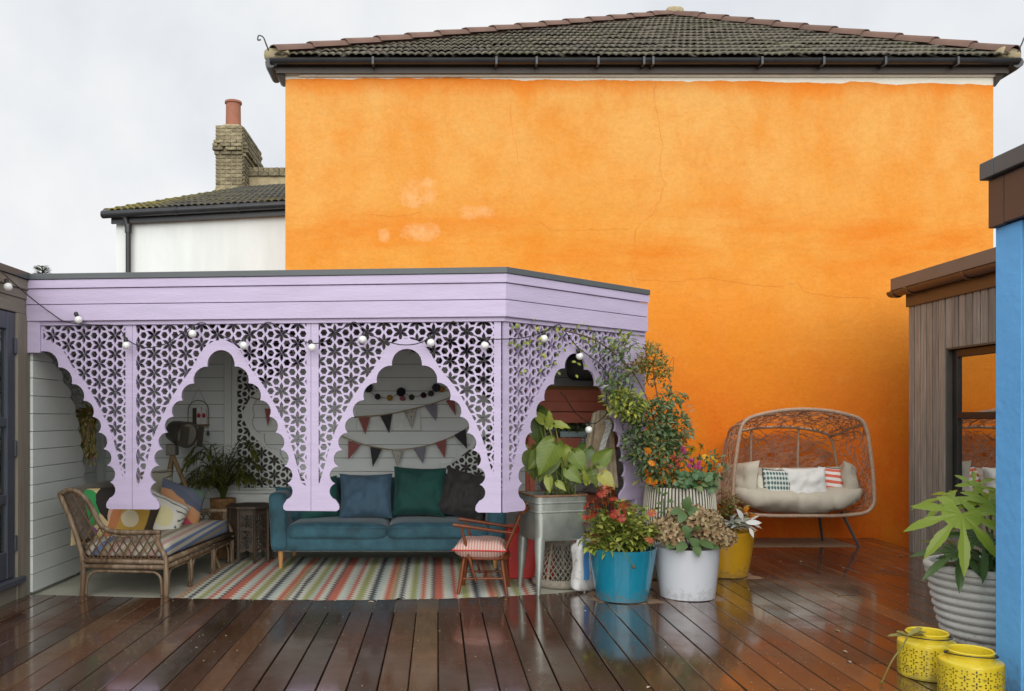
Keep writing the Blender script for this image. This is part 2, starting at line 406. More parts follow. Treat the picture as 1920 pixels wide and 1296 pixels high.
def mat_wood(name, c0, c1, c2, axis='Z', scale=26, rough=.75, perobj=.18, bump=.2):
    m, nt, b = newmat(name)
    oi = nd(nt, 'ObjectInfo'); t = nd(nt, 'TexCoord'); rnd = oi.outputs['Random']
    off = nd(nt, 'CombineXYZ', {0: mth(nt, 'MULTIPLY', rnd, 17.0), 1: mth(nt, 'MULTIPLY', rnd, 43.0), 2: mth(nt, 'MULTIPLY', rnd, 29.0)})
    pv = nd(nt, 'VectorMath', {0: t.outputs['Object'], 1: off.outputs[0]}, operation='ADD').outputs[0]
    s = {'X': (1.4, scale, scale), 'Y': (scale, 1.4, scale), 'Z': (scale, scale, 1.4)}[axis]
    gr = nd(nt, 'TexNoise', {'Vector': nd(nt, 'Mapping', {'Vector': pv, 'Scale': s}), 'Scale': 1.2, 'Detail': 7.0, 'Roughness': .6, 'Distortion': .8}).outputs[0]
    col = ramp(nt, gr, [(.25, c0), (.5, c1), (.75, c2)])
    kn = nd(nt, 'TexNoise', {'Vector': nd(nt, 'Mapping', {'Vector': pv, 'Scale': tuple(4 if v > 2 else 1.5 for v in s)}), 'Scale': 2.2, 'Detail': 4.0}).outputs[0]
    col = mixc(nt, mth(nt, 'MULTIPLY', ramp(nt, kn, [(.5, (0,0,0)), (.75, (1,1,1))]), .35), col, c2)
    mr = nd(nt, 'MapRange', {'Value': rnd, 'To Min': 1-perobj, 'To Max': 1+perobj})
    col = mixc(nt, 1.0, col, mr.outputs[0], 'MULTIPLY')
    nt.links.new(col, b.inputs['Base Color']); b.inputs['Roughness'].default_value = rough
    nt.links.new(nd(nt, 'Bump', {'Height': gr, 'Strength': bump, 'Distance': .004}).outputs[0], b.inputs['Normal'])
    return m

def mat_tile(name, c0, c1, moss, mossamt):
    m, nt, b = newmat(name)
    oi = nd(nt, 'ObjectInfo'); xyz, g = pos(nt); P = g.outputs['Position']
    col = ramp(nt, oi.outputs['Random'], [(0, c0), (1, c1)])
    n = nd(nt, 'TexNoise', {'Vector': P, 'Scale': 9.0, 'Detail': 8.0, 'Roughness': .7}).outputs[0]
    n2 = nd(nt, 'TexNoise', {'Vector': P, 'Scale': 1.1, 'Detail': 5.0}).outputs[0]
    f = mth(nt, 'MULTIPLY', ramp(nt, n, [(.42, (0, 0, 0)), (.68, (1, 1, 1))]), ramp(nt, n2, [(.35, (0, 0, 0)), (.6, (1, 1, 1))]))
    if name.startswith('grey'):
        f = mth(nt, 'MAXIMUM', mth(nt, 'MULTIPLY', f, .5), mth(nt, 'MULTIPLY', ramp(nt, n, [(.36, (0, 0, 0)), (.56, (1, 1, 1))]), nd(nt, 'MapRange', {'Value': xyz.outputs['X'], 'From Min': -3.7, 'From Max': -4.5}).outputs[0]))
    col = mixc(nt, mth(nt, 'MULTIPLY', f, mossamt), col, moss)
    n3 = nd(nt, 'TexNoise', {'Vector': P, 'Scale': 38.0, 'Detail': 4.0}).outputs[0]
    col = mixc(nt, mth(nt, 'MULTIPLY', ramp(nt, n3, [(.62, (0, 0, 0)), (.70, (1, 1, 1))]), .5), col, (.30, .30, .26))
    nt.links.new(col, b.inputs['Base Color']); b.inputs['Roughness'].default_value = .85
    nt.links.new(nd(nt, 'Bump', {'Height': n3, 'Strength': .5, 'Distance': .01}).outputs[0], b.inputs['Normal'])
    return m

# woven stripes with serrated edges; stripes run along the depth
def mat_rug():
    m, nt, b = newmat('woven_rug')
    xyz, g = pos(nt); X = xyz.outputs['X']; Y = xyz.outputs['Y']
    zig = mth(nt, 'PINGPONG', Y, .038)
    x2 = mth(nt, 'ADD', X, mth(nt, 'MULTIPLY', mth(nt, 'SUBTRACT', zig, .019), .85))
    fr = mth(nt, 'FRACT', mth(nt, 'DIVIDE', mth(nt, 'ADD', x2, 20.0), .80))
    cor = (.54, .155, .10); cre = (.62, .62, .52); mint = (.50, .56, .50); oli = (.35, .36, .14); nav = (.085, .09, .10); tan = (.50, .38, .20); bro = (.18, .09, .06)
    seq = [cor, cre, mint, cor, cre, oli, cre, nav, mint, cre, cor, tan, bro, cre, nav, cre, oli, mint, cor, cre, nav, cor]
    wid = [4, 3, 3, 3, 3, 5, 3, 4, 3, 3, 4, 2, 1, 3, 3, 4, 4, 3, 3, 4, 2, 2]
    tot = sum(wid); acc = 0; stops = []
    for c, w in zip(seq, wid): stops.append((acc/tot, c)); acc += w
    col = ramp(nt, fr, stops, 'CONSTANT')
    wv = mth(nt, 'PINGPONG', Y, .006); wv = mth(nt, 'DIVIDE', wv, .006)
    n = nd(nt, 'TexNoise', {'Vector': g.outputs['Position'], 'Scale': 55.0, 'Detail': 3.0}).outputs[0]
    col = mixc(nt, .35, col, ramp(nt, n, [(.2, (.5, .5, .5)), (.8, (1, 1, 1))]), 'MULTIPLY')
    nt.links.new(col, b.inputs['Base Color']); b.inputs['Roughness'].default_value = .85
    nt.links.new(nd(nt, 'Bump', {'Height': wv, 'Strength': .4, 'Distance': .004}).outputs[0], b.inputs['Normal'])
    return m

# simple printed cloths (object coordinates of the cushion: X across, Z up)
def mat_print(name, base, kind, cols, rough=.85, scale=1.0):
    m, nt, b = newmat(name)
    t = nd(nt, 'TexCoord'); s = nd(nt, 'SeparateXYZ', {0: t.outputs['Object']}); X = s.outputs['X']; Z = s.outputs['Z']; Yc = s.outputs['Y']
    if kind == 'stripes':       # along Z
        col = ramp(nt, mth(nt, 'FRACT', mth(nt, 'MULTIPLY', Z, scale)), [(0, cols[0]), (.5, cols[1])], 'CONSTANT')
    elif kind == 'stripesx':
        col = ramp(nt, mth(nt, 'FRACT', mth(nt, 'MULTIPLY', X, scale)), [(0, cols[0]), (.5, cols[1])], 'CONSTANT')
    elif kind == 'leafrows':
        a = mth(nt, 'MULTIPLY', X, scale); c = mth(nt, 'MULTIPLY', Z, scale*.62)
        fx = mth(nt, 'ABSOLUTE', mth(nt, 'SUBTRACT', mth(nt, 'FRACT', a), .5)); fz = mth(nt, 'ABSOLUTE', mth(nt, 'SUBTRACT', mth(nt, 'FRACT', c), .5))
        f = mth(nt, 'LESS_THAN', mth(nt, 'ADD', mth(nt, 'MULTIPLY', fx, 1.5), mth(nt, 'POWER', mth(nt, 'MULTIPLY', fz, 1.9), 2.0)), .62)
        col = mixc(nt, f, base, cols[0])
    elif kind == 'bands':       # many soft bands along the given axis
        fr = mth(nt, 'ADD', mth(nt, 'MULTIPLY', mth(nt, 'ADD', Z, mth(nt, 'MULTIPLY', X, .35)), scale), .5)
        fr = mth(nt, 'ADD', fr, mth(nt, 'MULTIPLY', mth(nt, 'SUBTRACT', nd(nt, 'TexNoise', {'Vector': t.outputs['Object'], 'Scale': 5.0}).outputs[0], .5), .25))
        col = ramp(nt, fr, [(i/len(cols), c) for i, c in enumerate(cols)], 'CONSTANT')
    elif kind == 'sprig':       # dark strokes on white with a pale yellow sun
        w = nd(nt, 'TexWave', {'Vector': t.outputs['Object'], 'Scale': 9.0, 'Distortion': 3.0, 'Detail': 1.0}, wave_type='RINGS').outputs[1]
        rr = mth(nt, 'SQRT', mth(nt, 'ADD', mth(nt, 'MULTIPLY', X, X), mth(nt, 'MULTIPLY', Z, Z)))
        f = mth(nt, 'MULTIPLY', mth(nt, 'GREATER_THAN', w, .86), mth(nt, 'GREATER_THAN', rr, .13))
        col = mixc(nt, mth(nt, 'MULTIPLY', f, .85), base, cols[0])
        col = mixc(nt, mth(nt, 'MULTIPLY', mth(nt, 'LESS_THAN', rr, .09), .6), col, cols[1])
    elif kind == 'patches':     # loose painted shapes: (x, z, rx, rz, colour)
        n = nd(nt, 'TexNoise', {'Vector': t.outputs['Object'], 'Scale': 9.0, 'Detail': 3.0}).outputs[0]
        col = mixc(nt, n, base, scol(base, .7))
        for (cx, cz, rx, rz, cc) in cols:
            ex = mth(nt, 'POWER', mth(nt, 'DIVIDE', mth(nt, 'SUBTRACT', X, cx), rx), 2.0); ez = mth(nt, 'POWER', mth(nt, 'DIVIDE', mth(nt, 'SUBTRACT', Z, cz), rz), 2.0)
            f = mth(nt, 'LESS_THAN', mth(nt, 'ADD', mth(nt, 'ADD', ex, ez), mth(nt, 'MULTIPLY', mth(nt, 'SUBTRACT', n, .5), .9)), 1.0)
            col = mixc(nt, f, col, cc)
    elif kind == 'dots':
        v = nd(nt, 'TexVoronoi', {'Vector': t.outputs['Object'], 'Scale': scale, 'Randomness': .25}).outputs[0]
        col = mixc(nt, mth(nt, 'LESS_THAN', v, .33), base, cols[0])
    n = nd(nt, 'TexNoise', {'Vector': t.outputs['Object'], 'Scale': 240.0}).outputs[0]
    nt.links.new(col, b.inputs['Base Color']); b.inputs['Roughness'].default_value = rough
    nt.links.new(nd(nt, 'Bump', {'Height': n, 'Strength': .25, 'Distance': .002}).outputs[0], b.inputs['Normal'])
    return m

def mat_glass(name, tint=(.9, .95, .95), mirror=.25):
    m, nt, b = newmat(name)
    g = nd(nt, 'BsdfGlossy', {'Color': (.9, .92, .92), 'Roughness': .02}); tr = nd(nt, 'BsdfTransparent', {'Color': tint})
    fr = nd(nt, 'LayerWeight', {'Blend': .5}).outputs['Fresnel']
    f = mth(nt, 'MINIMUM', mth(nt, 'ADD', mth(nt, 'MULTIPLY', fr, .75), mirror), 1.0)
    mx = nd(nt, 'MixShader', {0: f, 1: tr.outputs[0], 2: g.outputs[0]})
    nt.links.new(mx.outputs[0], nt.nodes['Material Output'].inputs['Surface']); return m

K = dict(
    lav=pm('lavender_paint', (.53, .455, .63), .5, .07, 2.2, bump=.22, bs=14, stretch=(1, 1, 7)),
    white=pm('white_boards', (.72, .765, .74), .5, .05, 2.5, bump=.05, bs=70, perobj=.03),
    wpanel=pm('white_panel_paint', (.70, .735, .70), .5, .05, 4),
    darkgrey=pm('grey_roof_trim', (.085, .098, .104), .42, .12, 4),
    ceil=pm('dark_ceiling', (.11, .095, .08), .8, .2, 4),
    render=pm('white_render', (.80, .845, .83), .8, .08, 1.6, bump=.25, bs=14, stretch=(1.6, 1, .35)),
    cream=pm('cream_fascia', (.78, .75, .64), .7, .06, 5),
    gutter=pm('black_gutter', (.030, .032, .036), .32, .25, 5),
    gutterb=pm('brown_gutter', (.085, .052, .036), .35, .15, 5),
    fasc=pm('dark_brown_fascia', (.055, .040, .030), .5, .2, 5),
    tile=mat_tile('brown_roof_tile', (.10, .088, .068), (.17, .145, .112), (.13, .135, .055), .8),
    tilew=mat_tile('grey_roof_tile', (.06, .06, .055), (.10, .098, .088), (.30, .25, .03), .9),
    hip=pm('hip_tile_brown', (.165, .095, .070), .75, .18, 5, bump=.3, bs=40, perobj=.1),
    mortar=pm('lime_mortar', (.42, .35, .21), .9, .2, 9, bump=.5, bs=40),
    brick=pm('stock_brick', (.21, .165, .095), .9, .4, 14, bump=.7, bs=60, perobj=.35, col2=(.34, .30, .19)),
    pot=pm('terracotta_pot', (.36, .145, .09), .8, .15, 7, bump=.2),
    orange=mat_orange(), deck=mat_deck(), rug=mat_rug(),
    crack=pm('crack_line', (.66, .19, .02), .9, .2, 12),
    conc=pm('pale_concrete', (.42, .415, .34), .75, .15, 3, bump=.15, bs=60),
    soil=pm('soil', (.035, .022, .014), .95, .4, 30, bump=1.0, bs=60),
    earth=pm('bare_ground', (.09, .075, .055), .95, .3, .7, bump=.4, bs=8),
    screw=pm('steel_screw', (.55, .53, .50), .35, .1, 5, metal=.8),
    litter=leafm('leaf_litter', [(.45, .36, .22), (.55, .50, .38), (.22, .25, .05), (.30, .16, .06)], .7, .0),
    timber=mat_wood('grey_brown_cladding', (.145, .133, .113), (.245, .222, .19), (.37, .34, .295), 'Z', 24, perobj=.22),
    gtimber=mat_wood('grey_timber', (.17, .15, .115), (.235, .205, .16), (.29, .26, .205), 'Z', 20, perobj=.05),
    gtimberh=mat_wood('grey_timber_rail', (.17, .15, .115), (.235, .205, .16), (.29, .26, .205), 'Y', 20, perobj=.05),
    slate=pm('slate_grey_frame', (.068, .078, .098), .38, .1, 5),
    blackf=pm('black_window_frame', (.018, .018, .018), .35, .2, 5),
    blue=pm('blue_paint', (.155, .50, .97), .7, .07, 4, bump=.4, bs=22, dirt=.35),
    brownp=pm('brown_panel', (.075, .040, .032), .33, .18, 3),
    glass=mat_glass('window_glass', (.9, .95, .95), .5), glassd=mat_glass('door_glass', (.55, .6, .6), .15),
    room=pm('dim_room', (.20, .12, .09), .8, .1, 3), roomf=pm('room_floor', (.10, .07, .05), .7, .2, 3),
    rope=pm('cable_black', (.02, .018, .016), .5, .1, 5),
    bulb=pm('opal_bulb', (.82, .83, .80), .15, .02, 5, coat=.5),
    teal=pm('teal_velvet', (.028, .095, .130), .75, .35, 6, bump=.35, bs=12, sheen=.25, col2=(.045, .15, .20)),
    blueC=pm('blue_velvet', (.062, .125, .185), .8, .2, 6, bump=.6, bs=9, sheen=.25),
    greenC=pm('green_velvet', (.010, .075, .062), .8, .3, 5, bump=.5, bs=9, sheen=.2),
    charC=pm('charcoal_velvet', (.040, .036, .036), .8, .3, 6, bump=.7, bs=9, sheen=.2),
    oak=mat_wood('oak', (.42, .20, .06), (.52, .27, .09), (.60, .34, .13), 'Z', 30, rough=.45, perobj=.05),
    elm=mat_wood('varnished_elm', (.095, .020, .004), (.15, .034, .006), (.20, .052, .010), 'Z', 30, rough=.45, perobj=.08, bump=.08),
    cane=mat_wood('cane', (.055, .030, .016), (.17, .110, .062), (.36, .29, .20), 'Z', 18, rough=.55, perobj=.15),
    caned=pm('dark_cane', (.12, .068, .036), .55, .35, 16, perobj=.2),
    rattan=pm('grey_rattan', (.42, .29, .20), .6, .2, 40, bump=.4, bs=160),
    strand=pm('brown_strand', (.42, .21, .12), .6, .3, 10),
    canvas=pm('beige_canvas', (.50, .455, .365), .85, .10, 3, bump=.75, bs=9),
    whiteC=pm('white_linen', (.70, .70, .67), .9, .05, 5, bump=.6, bs=10),
    metalleg=pm('dark_metal_leg', (.05, .052, .055), .35, .1, 5),
    galv=pm('galvanised_steel', (.36, .385, .35), .42, .22, 9, metal=.55, bump=.08, bs=30, stretch=(1,1,.6)),
    rust=pm('rusty_rim', (.20, .10, .05), .8, .4, 20),
    carve=pm('carved_dark_wood', (.060, .040, .026), .6, .3, 12, bump=.3, bs=60),
    terra=pm('red_painted_wood', (.44, .115, .06), .6, .15, 5, bump=.1),
    redp=pm('red_plastic', (.50, .018, .014), .4, .1, 5),
    potblue=pm('turquoise_glaze', (.006, .215, .33), .16, .15, 2.5, coat=.6, dirt=.55, bump=.05, bs=18),
    potwhite=pm('white_glaze', (.64, .67, .71), .3, .04, 2.5, coat=.3, dirt=.28, bump=.05, bs=18),
    potyel=pm('mustard_glaze', (.54, .285, .010), .33, .15, 2.5, coat=.2, dirt=.55, bump=.05, bs=18),
    potgrey=pm('pale_grey_pot', (.60, .60, .555), .7, .10, 5, bump=.25, bs=50, dirt=.5),
    lant=pm('yellow_enamel', (.80, .62, .035), .28, .12, 9, coat=.3, dirt=.5),
    wire=pm('black_wire', (.02, .02, .02), .4, .1, 4),
    wick=pm('grey_wicker', (.30, .27, .215), .8, .25, 30, bump=.6, bs=120),
    wickd=pm('brown_wicker', (.23, .12, .045), .7, .3, 30, bump=.6, bs=120),
    fur=pm('tan_sheepskin', (.34, .22, .12), .95, .3, 5, bump=.8, bs=50, sheen=.3, col2=(.66, .58, .42)),
    lampw=mat_wood('lamp_wood', (.20, .13, .06), (.27, .18, .09), (.33, .23, .12), 'Z', 30),
    lampm=pm('lamp_metal', (.16, .145, .12), .4, .2, 10, metal=.5),
    stem=pm('green_stem', (.14, .18, .035), .5, .2, 8), stemb=pm('brown_stem', (.12, .075, .04), .7, .2, 8),
    brass=pm('brass_wire', (.20, .14, .05), .4, .2, 8, metal=.7),
)
# ------------------------------------------------------------------ ground, deck, concrete
mb = MB(); mb.add([(-600, -600, 0), (600, -600, 0), (600, 600, 0), (-600, 600, 0)], [(0, 1, 2, 3)])
g_ = mb.build('ground', K['earth'], loc=(0, 0, -.26)); tag(g_, kind='structure')

mb = MB(); mb.add([(-3.6, 6.0, -.02), (2.0, 6.0, -.02), (2.0, 9.58, -.02), (-3.6, 9.58, -.02)], [(0, 1, 2, 3)])
mb.add([(-3.6, 6.0, -.24), (2.0, 6.0, -.24), (2.0, 9.58, -.24), (-3.6, 9.58, -.24)], [(3, 2, 1, 0)])
o = mb.build('concrete_floor', K['conc']); tag(o, kind='structure')

EDGE = [(-3.4, 6.52), (-2.75, 6.47), (-1.8, 6.36), (-.87, 6.30), (0, 6.35), (.45, 6.43), (1.02, 6.58), (1.80, 7.32)]
def deck_back(x): return interp(EDGE, x) if x < 1.80 else 9.58
PITCH, GAP = .1525, .007
mb = MB(); mb.box((-3.6, -2.5, -.2), (2.86, 6.25, -.045)); mb.box((1.9, 6.2, -.2), (4.76, 9.57, -.046)); mb.box((2.86, 4.42, -.2), (4.765, 6.2, -.0465))
deck = mb.build('deck', pm('under_deck', (.012, .009, .007), .9, .2, 5)); tag(deck, kind='structure')
rb = random.Random(11)
screws = MB()
def board_piece(x0, x1, y0, ya, yb):
    c = .003; d = rb.uniform(-.0012, .0012)
    prof = [(x0, -.028), (x0, d-c), (x0+c, d), (x1-c, d), (x1, d-c), (x1, -.028)]
    vs = []
    for k in (0, 1):
        for (x, z) in prof:
            y = y0 if k == 0 else lerp(ya, yb, (x-x0)/(x1-x0))
            vs.append((x, y, z))
    fs = [(i, i+1, 7+i, 6+i) for i in range(5)]+[(5, 4, 3, 2, 1, 0), (6, 7, 8, 9, 10, 11)]
    b_ = MB(); b_.add(vs, [f[::-1] for f in fs]); b_.build('plank', K['deck'], deck)
JOI = [.45*k+.18 for k in range(-5, 22)]
k0 = -22
for k in range(k0, 32):
    ga, gb = rb.uniform(.0015, .005), rb.uniform(.0015, .005); x0 = .005+k*PITCH+ga; x1 = .005+(k+1)*PITCH-gb
    xm = (x0+x1)/2
    y = -2.4 if x1 < 2.87 else 4.44
    ya, yb = deck_back(x0), deck_back(x1)
    if abs(ya-yb) > .5: ya = yb = max(ya, yb) if xm > 1.8 else min(ya, yb)
    # butt joints at joist lines
    js = sorted(rb.sample([j for j in JOI if y+.9 < j < min(ya, yb)-.5], rb.choice((1, 1, 2)))) if min(ya, yb)-y > 2.2 else []
    if len(js) == 2 and js[1]-js[0] < 1.2: js = js[:1]
    ys = [y]+js
    for i, yy in enumerate(ys):
        last = i == len(ys)-1
        e0 = ya if last else ys[i+1]-.004; e1 = yb if last else ys[i+1]-.004
        board_piece(x0, x1, yy, e0, e1)
    for j in JOI:
        if y+.05 < j < min(ya, yb)-.03 and j > 2.5:
            for xs in (x0+.028, x1-.028):
                cx, cy = xs+rb.uniform(-.005, .005), j+rb.uniform(-.02, .02)
                screws.add([(cx+.0042*math.cos(a), cy+.0042*math.sin(a), .0024) for a in [i*math.pi/3 for i in range(6)]], [(0, 1, 2, 3, 4, 5)])
o = screws.build('deck_screws', K['screw'], deck); tag(o, kind='stuff')
# specks of leaf litter on the wet boards
lit = MB()
for i in range(520):
    x, y = rb.uniform(-3, 4.6), rb.uniform(3.6, 9.3)
    if y > deck_back(x)-.05 or (x > 2.8 and y < 4.5): continue
    L = rb.choice((.008, .010, .013, .018, .024, .034, .05) if i % 6 == 0 else (.007, .009, .012, .016)); a = rb.uniform(0, 6.28)
    lit.leaf((x, y, .004), (math.cos(a), math.sin(a), 0), (0, 0, 1), L, L*rb.uniform(.25, .6), droop=.1, fold=.5)
o = lit.build('leaf_litter', K['litter']); tag(o, 'specks of fallen leaf scattered over the wet decking', 'leaf litter', kind='stuff')

# ------------------------------------------------------------------ big orange house
WY = 9.6; HX0, HX1 = -1.71, 6.255
house = thing('orange_house', 'tall neighbouring house with a blank orange rendered side wall and hipped tile roof', 'house', (2.3, WY, 0))
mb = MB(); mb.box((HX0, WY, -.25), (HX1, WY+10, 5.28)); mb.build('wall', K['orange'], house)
EY = 9.48; EZ = 5.365; EXL, EXR = -1.80, 6.38      # eave line
AP = Vector((3.716, 13.45, 7.66))                 # hip apex
mb = MB()
mb.box((HX0-.06, WY-.05, 5.205), (HX1+.08, WY-.005, 5.225))                       # soffit
mb.build('soffit', K['cream'], house)
mb = MB(); mb.box((HX0+.16, WY-.03, 5.176), (HX1+.02, WY-.004, 5.203)); mb.build('bed_mould', K['cream'], house)
mb = MB(); mb.box((EXL, WY-.075, 5.195), (EXR, WY-.052, 5.36)); mb.build('fascia_board', K['fasc'], house)
mb = MB(); prof = []                                                              # half-round gutter
for (x0, x1) in ((EXL-.05, EXR+.06),):
    n = 8; pts = [(math.cos(math.pi+math.pi*i/n)*.055, math.sin(math.pi+math.pi*i/n)*.052) for i in range(n+1)]
    inn = [(a*.9, b*.9) for a, b in pts[::-1]]
    ring = pts+inn; m_ = len(ring)
    vs = [(x, WY-.142+a, 5.315+b) for x in (x0, x1) for a, b in ring]
    mb.add(vs, [(i, (i+1) % m_, m_+(i+1) % m_, m_+i) for i in range(m_)]+[tuple(range(m_)), tuple(range(2*m_-1, m_-1, -1))])
gut = mb.build('gutter', K['gutter'], house, smooth=50)
brk = MB(); brk.box((-.012, -.07, -.075), (.012, .07, -.055)); brk.box((-.012, .055, -.07), (.012, .08, .02)); brk.box((-.012, -.072, -.07), (.012, -.062, .008))
bme = brk.mesh('gutter_bracket', None, K['gutter'])
for px in (700, 930, 1005, 1120, 1205, 1222, 1425, 1540, 1655, 1790):
    inst('gutter_bracket', bme, gut, ((px-820)*9.46/FPX, WY-.142, 5.315))
for s, xx in ((-1, EXL-.05), (1, EXR+.06)):                                       # splayed gutter ends round the corners
    mb = MB(); mb.tube([(xx, WY-.142, 5.285), (xx+s*.015, WY-.05, 5.285), (xx+s*.015, WY+.30, 5.285)], .058, 10); mb.build('gutter_return', K['gutter'], house, smooth=60)
    mb = MB(); x = HX0-.001 if s < 0 else HX1+.001
    mb.add([(x, WY-.05, 5.20), (x+s*.10, WY-.05, 5.20), (x+s*.10, WY+.3, 5.20), (x, WY+.3, 5.20), (x, WY+.0, 5.07), (x+s*.02, WY+.0, 5.07)], [(0, 1, 2, 3), (0, 4, 5, 1), (1, 5, 2), (2, 5, 4, 3), (0, 3, 4)])
    mb.build('corner_bracket', K['fasc'], house)
# roof planes (underlay) and tiles
EL = Vector((EXL, EY, EZ)); ER = Vector((EXR, EY, EZ))
RB = Vector((3.716, 20, 7.66))
mb = MB(); dz = Vector((0, 0, -.012))
vs = [EL+dz, ER+dz, AP+dz, Vector((EXL, 20, EZ))+dz, Vector((EXR, 20, EZ))+dz, RB+dz]
mb.add(vs, [(0, 1, 2), (0, 2, 5, 3), (1, 4, 5, 2)])
roof = mb.build('roof', K['tile'], house)
sl = (Vector((AP.x, AP.y, AP.z))-Vector((AP.x, EY, EZ))); SLEN = sl.length; sdir = sl.normalized(); pitch = math.atan2(sl.z, sl.y)
def tile_mesh(name, w, L, mat, rolls=3, rh=.018):
    b_ = MB(); xs = []
    n = rolls*4
    for i in range(n+1):
        ph = i/4.0 % 1.0
        xs.append((-w/2+w*i/n, rh*(1 if ph in (.5,) else (.75 if ph in (.25, .75) else 0))))
    t = .014; m_ = len(xs)
    vs = [(x, 0, z+.030) for x, z in xs]+[(x, L, z) for x, z in xs]+[(x, 0, z+.030-t) for x, z in xs]
    fs = [(i, i+1, m_+i+1, m_+i) for i in range(m_-1)]+[(i+1, i, 2*m_+i, 2*m_+i+1) for i in range(m_-1)]
    b_.add(vs, fs); return b_.mesh(name, 50, mat)
TW, TG = .246, .315
tme = tile_mesh('roof_tile', TW*.995, TG*1.12, K['tile'])
rt = random.Random(5); nt_ = 0; rows = int(SLEN/TG)+1
Rm = Matrix.Rotation(pitch, 4, 'X')
for r_ in range(rows):
    s_ = r_*TG-.06; f = max(0, s_)/SLEN
    xl = lerp(EXL, AP.x, f)+.02; xr = lerp(EXR, AP.x, f)-.02
    base = Vector((0, EY, EZ))+sdir*s_
    i0 = math.floor((xl-EXL)/TW); x = EXL+i0*TW+TW/2
    while x-TW*.3 < xr:
        if x+TW*.35 > xl:
            inst('roof_tile', tme, roof, M=Matrix.Translation((x, base.y, base.z+rt.uniform(-.005, .006))) @ Rm @ Matrix.Rotation(rt.uniform(-.03, .03) if rt.random() < .85 else rt.uniform(-.08, .08), 4, 'Z')); nt_ += 1
        x += TW
# hip caps
hm = MB(); n = 6; w = .12
vs = []
for k_, (yy, sc, zo) in enumerate(((0, 1.08, .012), (.50, .96, 0))):
    for i in range(n+1):
        a = math.pi*i/n; vs.append((math.cos(a)*w*sc, yy, math.sin(a)*w*.75*sc+zo))
for k_, (yy, sc, zo) in enumerate(((0, .96, .012), (.50, .86, 0))):
    for i in range(n+1):
        a = math.pi*i/n; vs.append((math.cos(a)*w*sc, yy, math.sin(a)*w*.75*sc+zo))
q = n+1
hm.add(vs, [(i, i+1, q+i+1, q+i) for i in range(n)]+[(i+1, i, 2*q+i, 2*q+i+1) for i in range(n)])
hme = hm.mesh('hip_tile', 60, K['hip'])
for E in (EL, ER):
    d = AP-E; L = d.length; d.normalize(); k_ = int(L/.47)
    ux = d.cross(Vector((0, 0, 1))).normalized(); uz = ux.cross(d)
    for i in range(k_+1):
        p = E+d*(i*.47-.02)
        if i == k_: p = AP-d*.5
        M_ = Matrix((ux, d, uz)).transposed().to_4x4(); M_.translation = p+uz*.01
        inst('hip_tile', hme, roof, M=M_)
    mb = MB(); mb.tube([E+d*.1, AP-d*.1], .07, 6); mb.build('hip_bedding', K['hip'], roof)
    s = -1 if E is EL else 1
    mb = MB(); mb.rbox((.30, .16, .13), .05, 4, M=TR(E.x-s*.02, E.y+.05, E.z+.03, 0, 0, s*.3), wr=.02, seed=3); mb.build('hip_end_mortar', K['mortar'], roof, smooth=60)
    mb = MB(); pts = spline([(E.x+s*.05, E.y+.02, E.z+.0), (E.x+s*.10, E.y-.02, E.z+.13), (E.x+s*.13, E.y-.02, E.z+.20), (E.x+s*.18, E.y-.02, E.z+.22), (E.x+s*.19, E.y-.02, E.z+.17), (E.x+s*.155, E.y-.02, E.z+.175)], 4)
    mb.tube(pts, .008, 6); mb.build('hip_hook', K['gutter'], roof, smooth=60)
mb = MB(); mb.rbox((.26, .22, .16), .06, 4, M=TR(AP.x, AP.y-.02, AP.z+.05), wr=.03, seed=8); mb.build('apex_mortar', K['mortar'], roof, smooth=60)
# cracks in the render
def crack(pts, wd):
    b_ = MB(); P = []
    for i in range(len(pts)-1):
        a, c = Vector((pts[i][0], pts[i][1])), Vector((pts[i+1][0], pts[i+1][1])); k_ = max(2, int((c-a).length/9))
        for j in range(k_):
            t = j/k_; p = a.lerp(c, t); P.append((p.x+rt.uniform(-2.4, 2.4), p.y+rt.uniform(-1.5, 1.5)))
    P.append(pts[-1]); vs = []
    for i, p in enumerate(P):
        q0 = Vector(P[max(i-1, 0)]); q1 = Vector(P[min(i+1, len(P)-1)]); t = (q1-q0).normalized(); nn = Vector((-t.y, t.x))*wd*rt.uniform(.4, 1.2)
        for s in (-1, 1):
            w_ = at(p[0]+nn.x*s, p[1]+nn.y*s, WY-.0015); vs.append(w_)
    b_.add(vs, [(2*i, 2*i+1, 2*i+3, 2*i+2) for i in range(len(P)-1)])
    b_.build('crack', K['crack'], house)
crack([(1229, 150), (1226, 180), (1237, 240), (1242, 280), (1238, 315), (1246, 345), (1238, 375), (1222, 402), (1190, 430), (1187, 450), (1193, 485), (1184, 510), (1193, 545)], .34)
crack([(1193, 524), (1260, 528), (1330, 521), (1400, 534), (1460, 538), (1497, 530), (1505, 548), (1560, 556), (1630, 560)], .4)
crack([(955, 185), (960, 230), (966, 270), (975, 310)], .22)
crack([(1010, 415), (1035, 432), (1075, 432), (1180, 430)], .26)
crack([(690, 403), (740, 407), (790, 398)], .25)

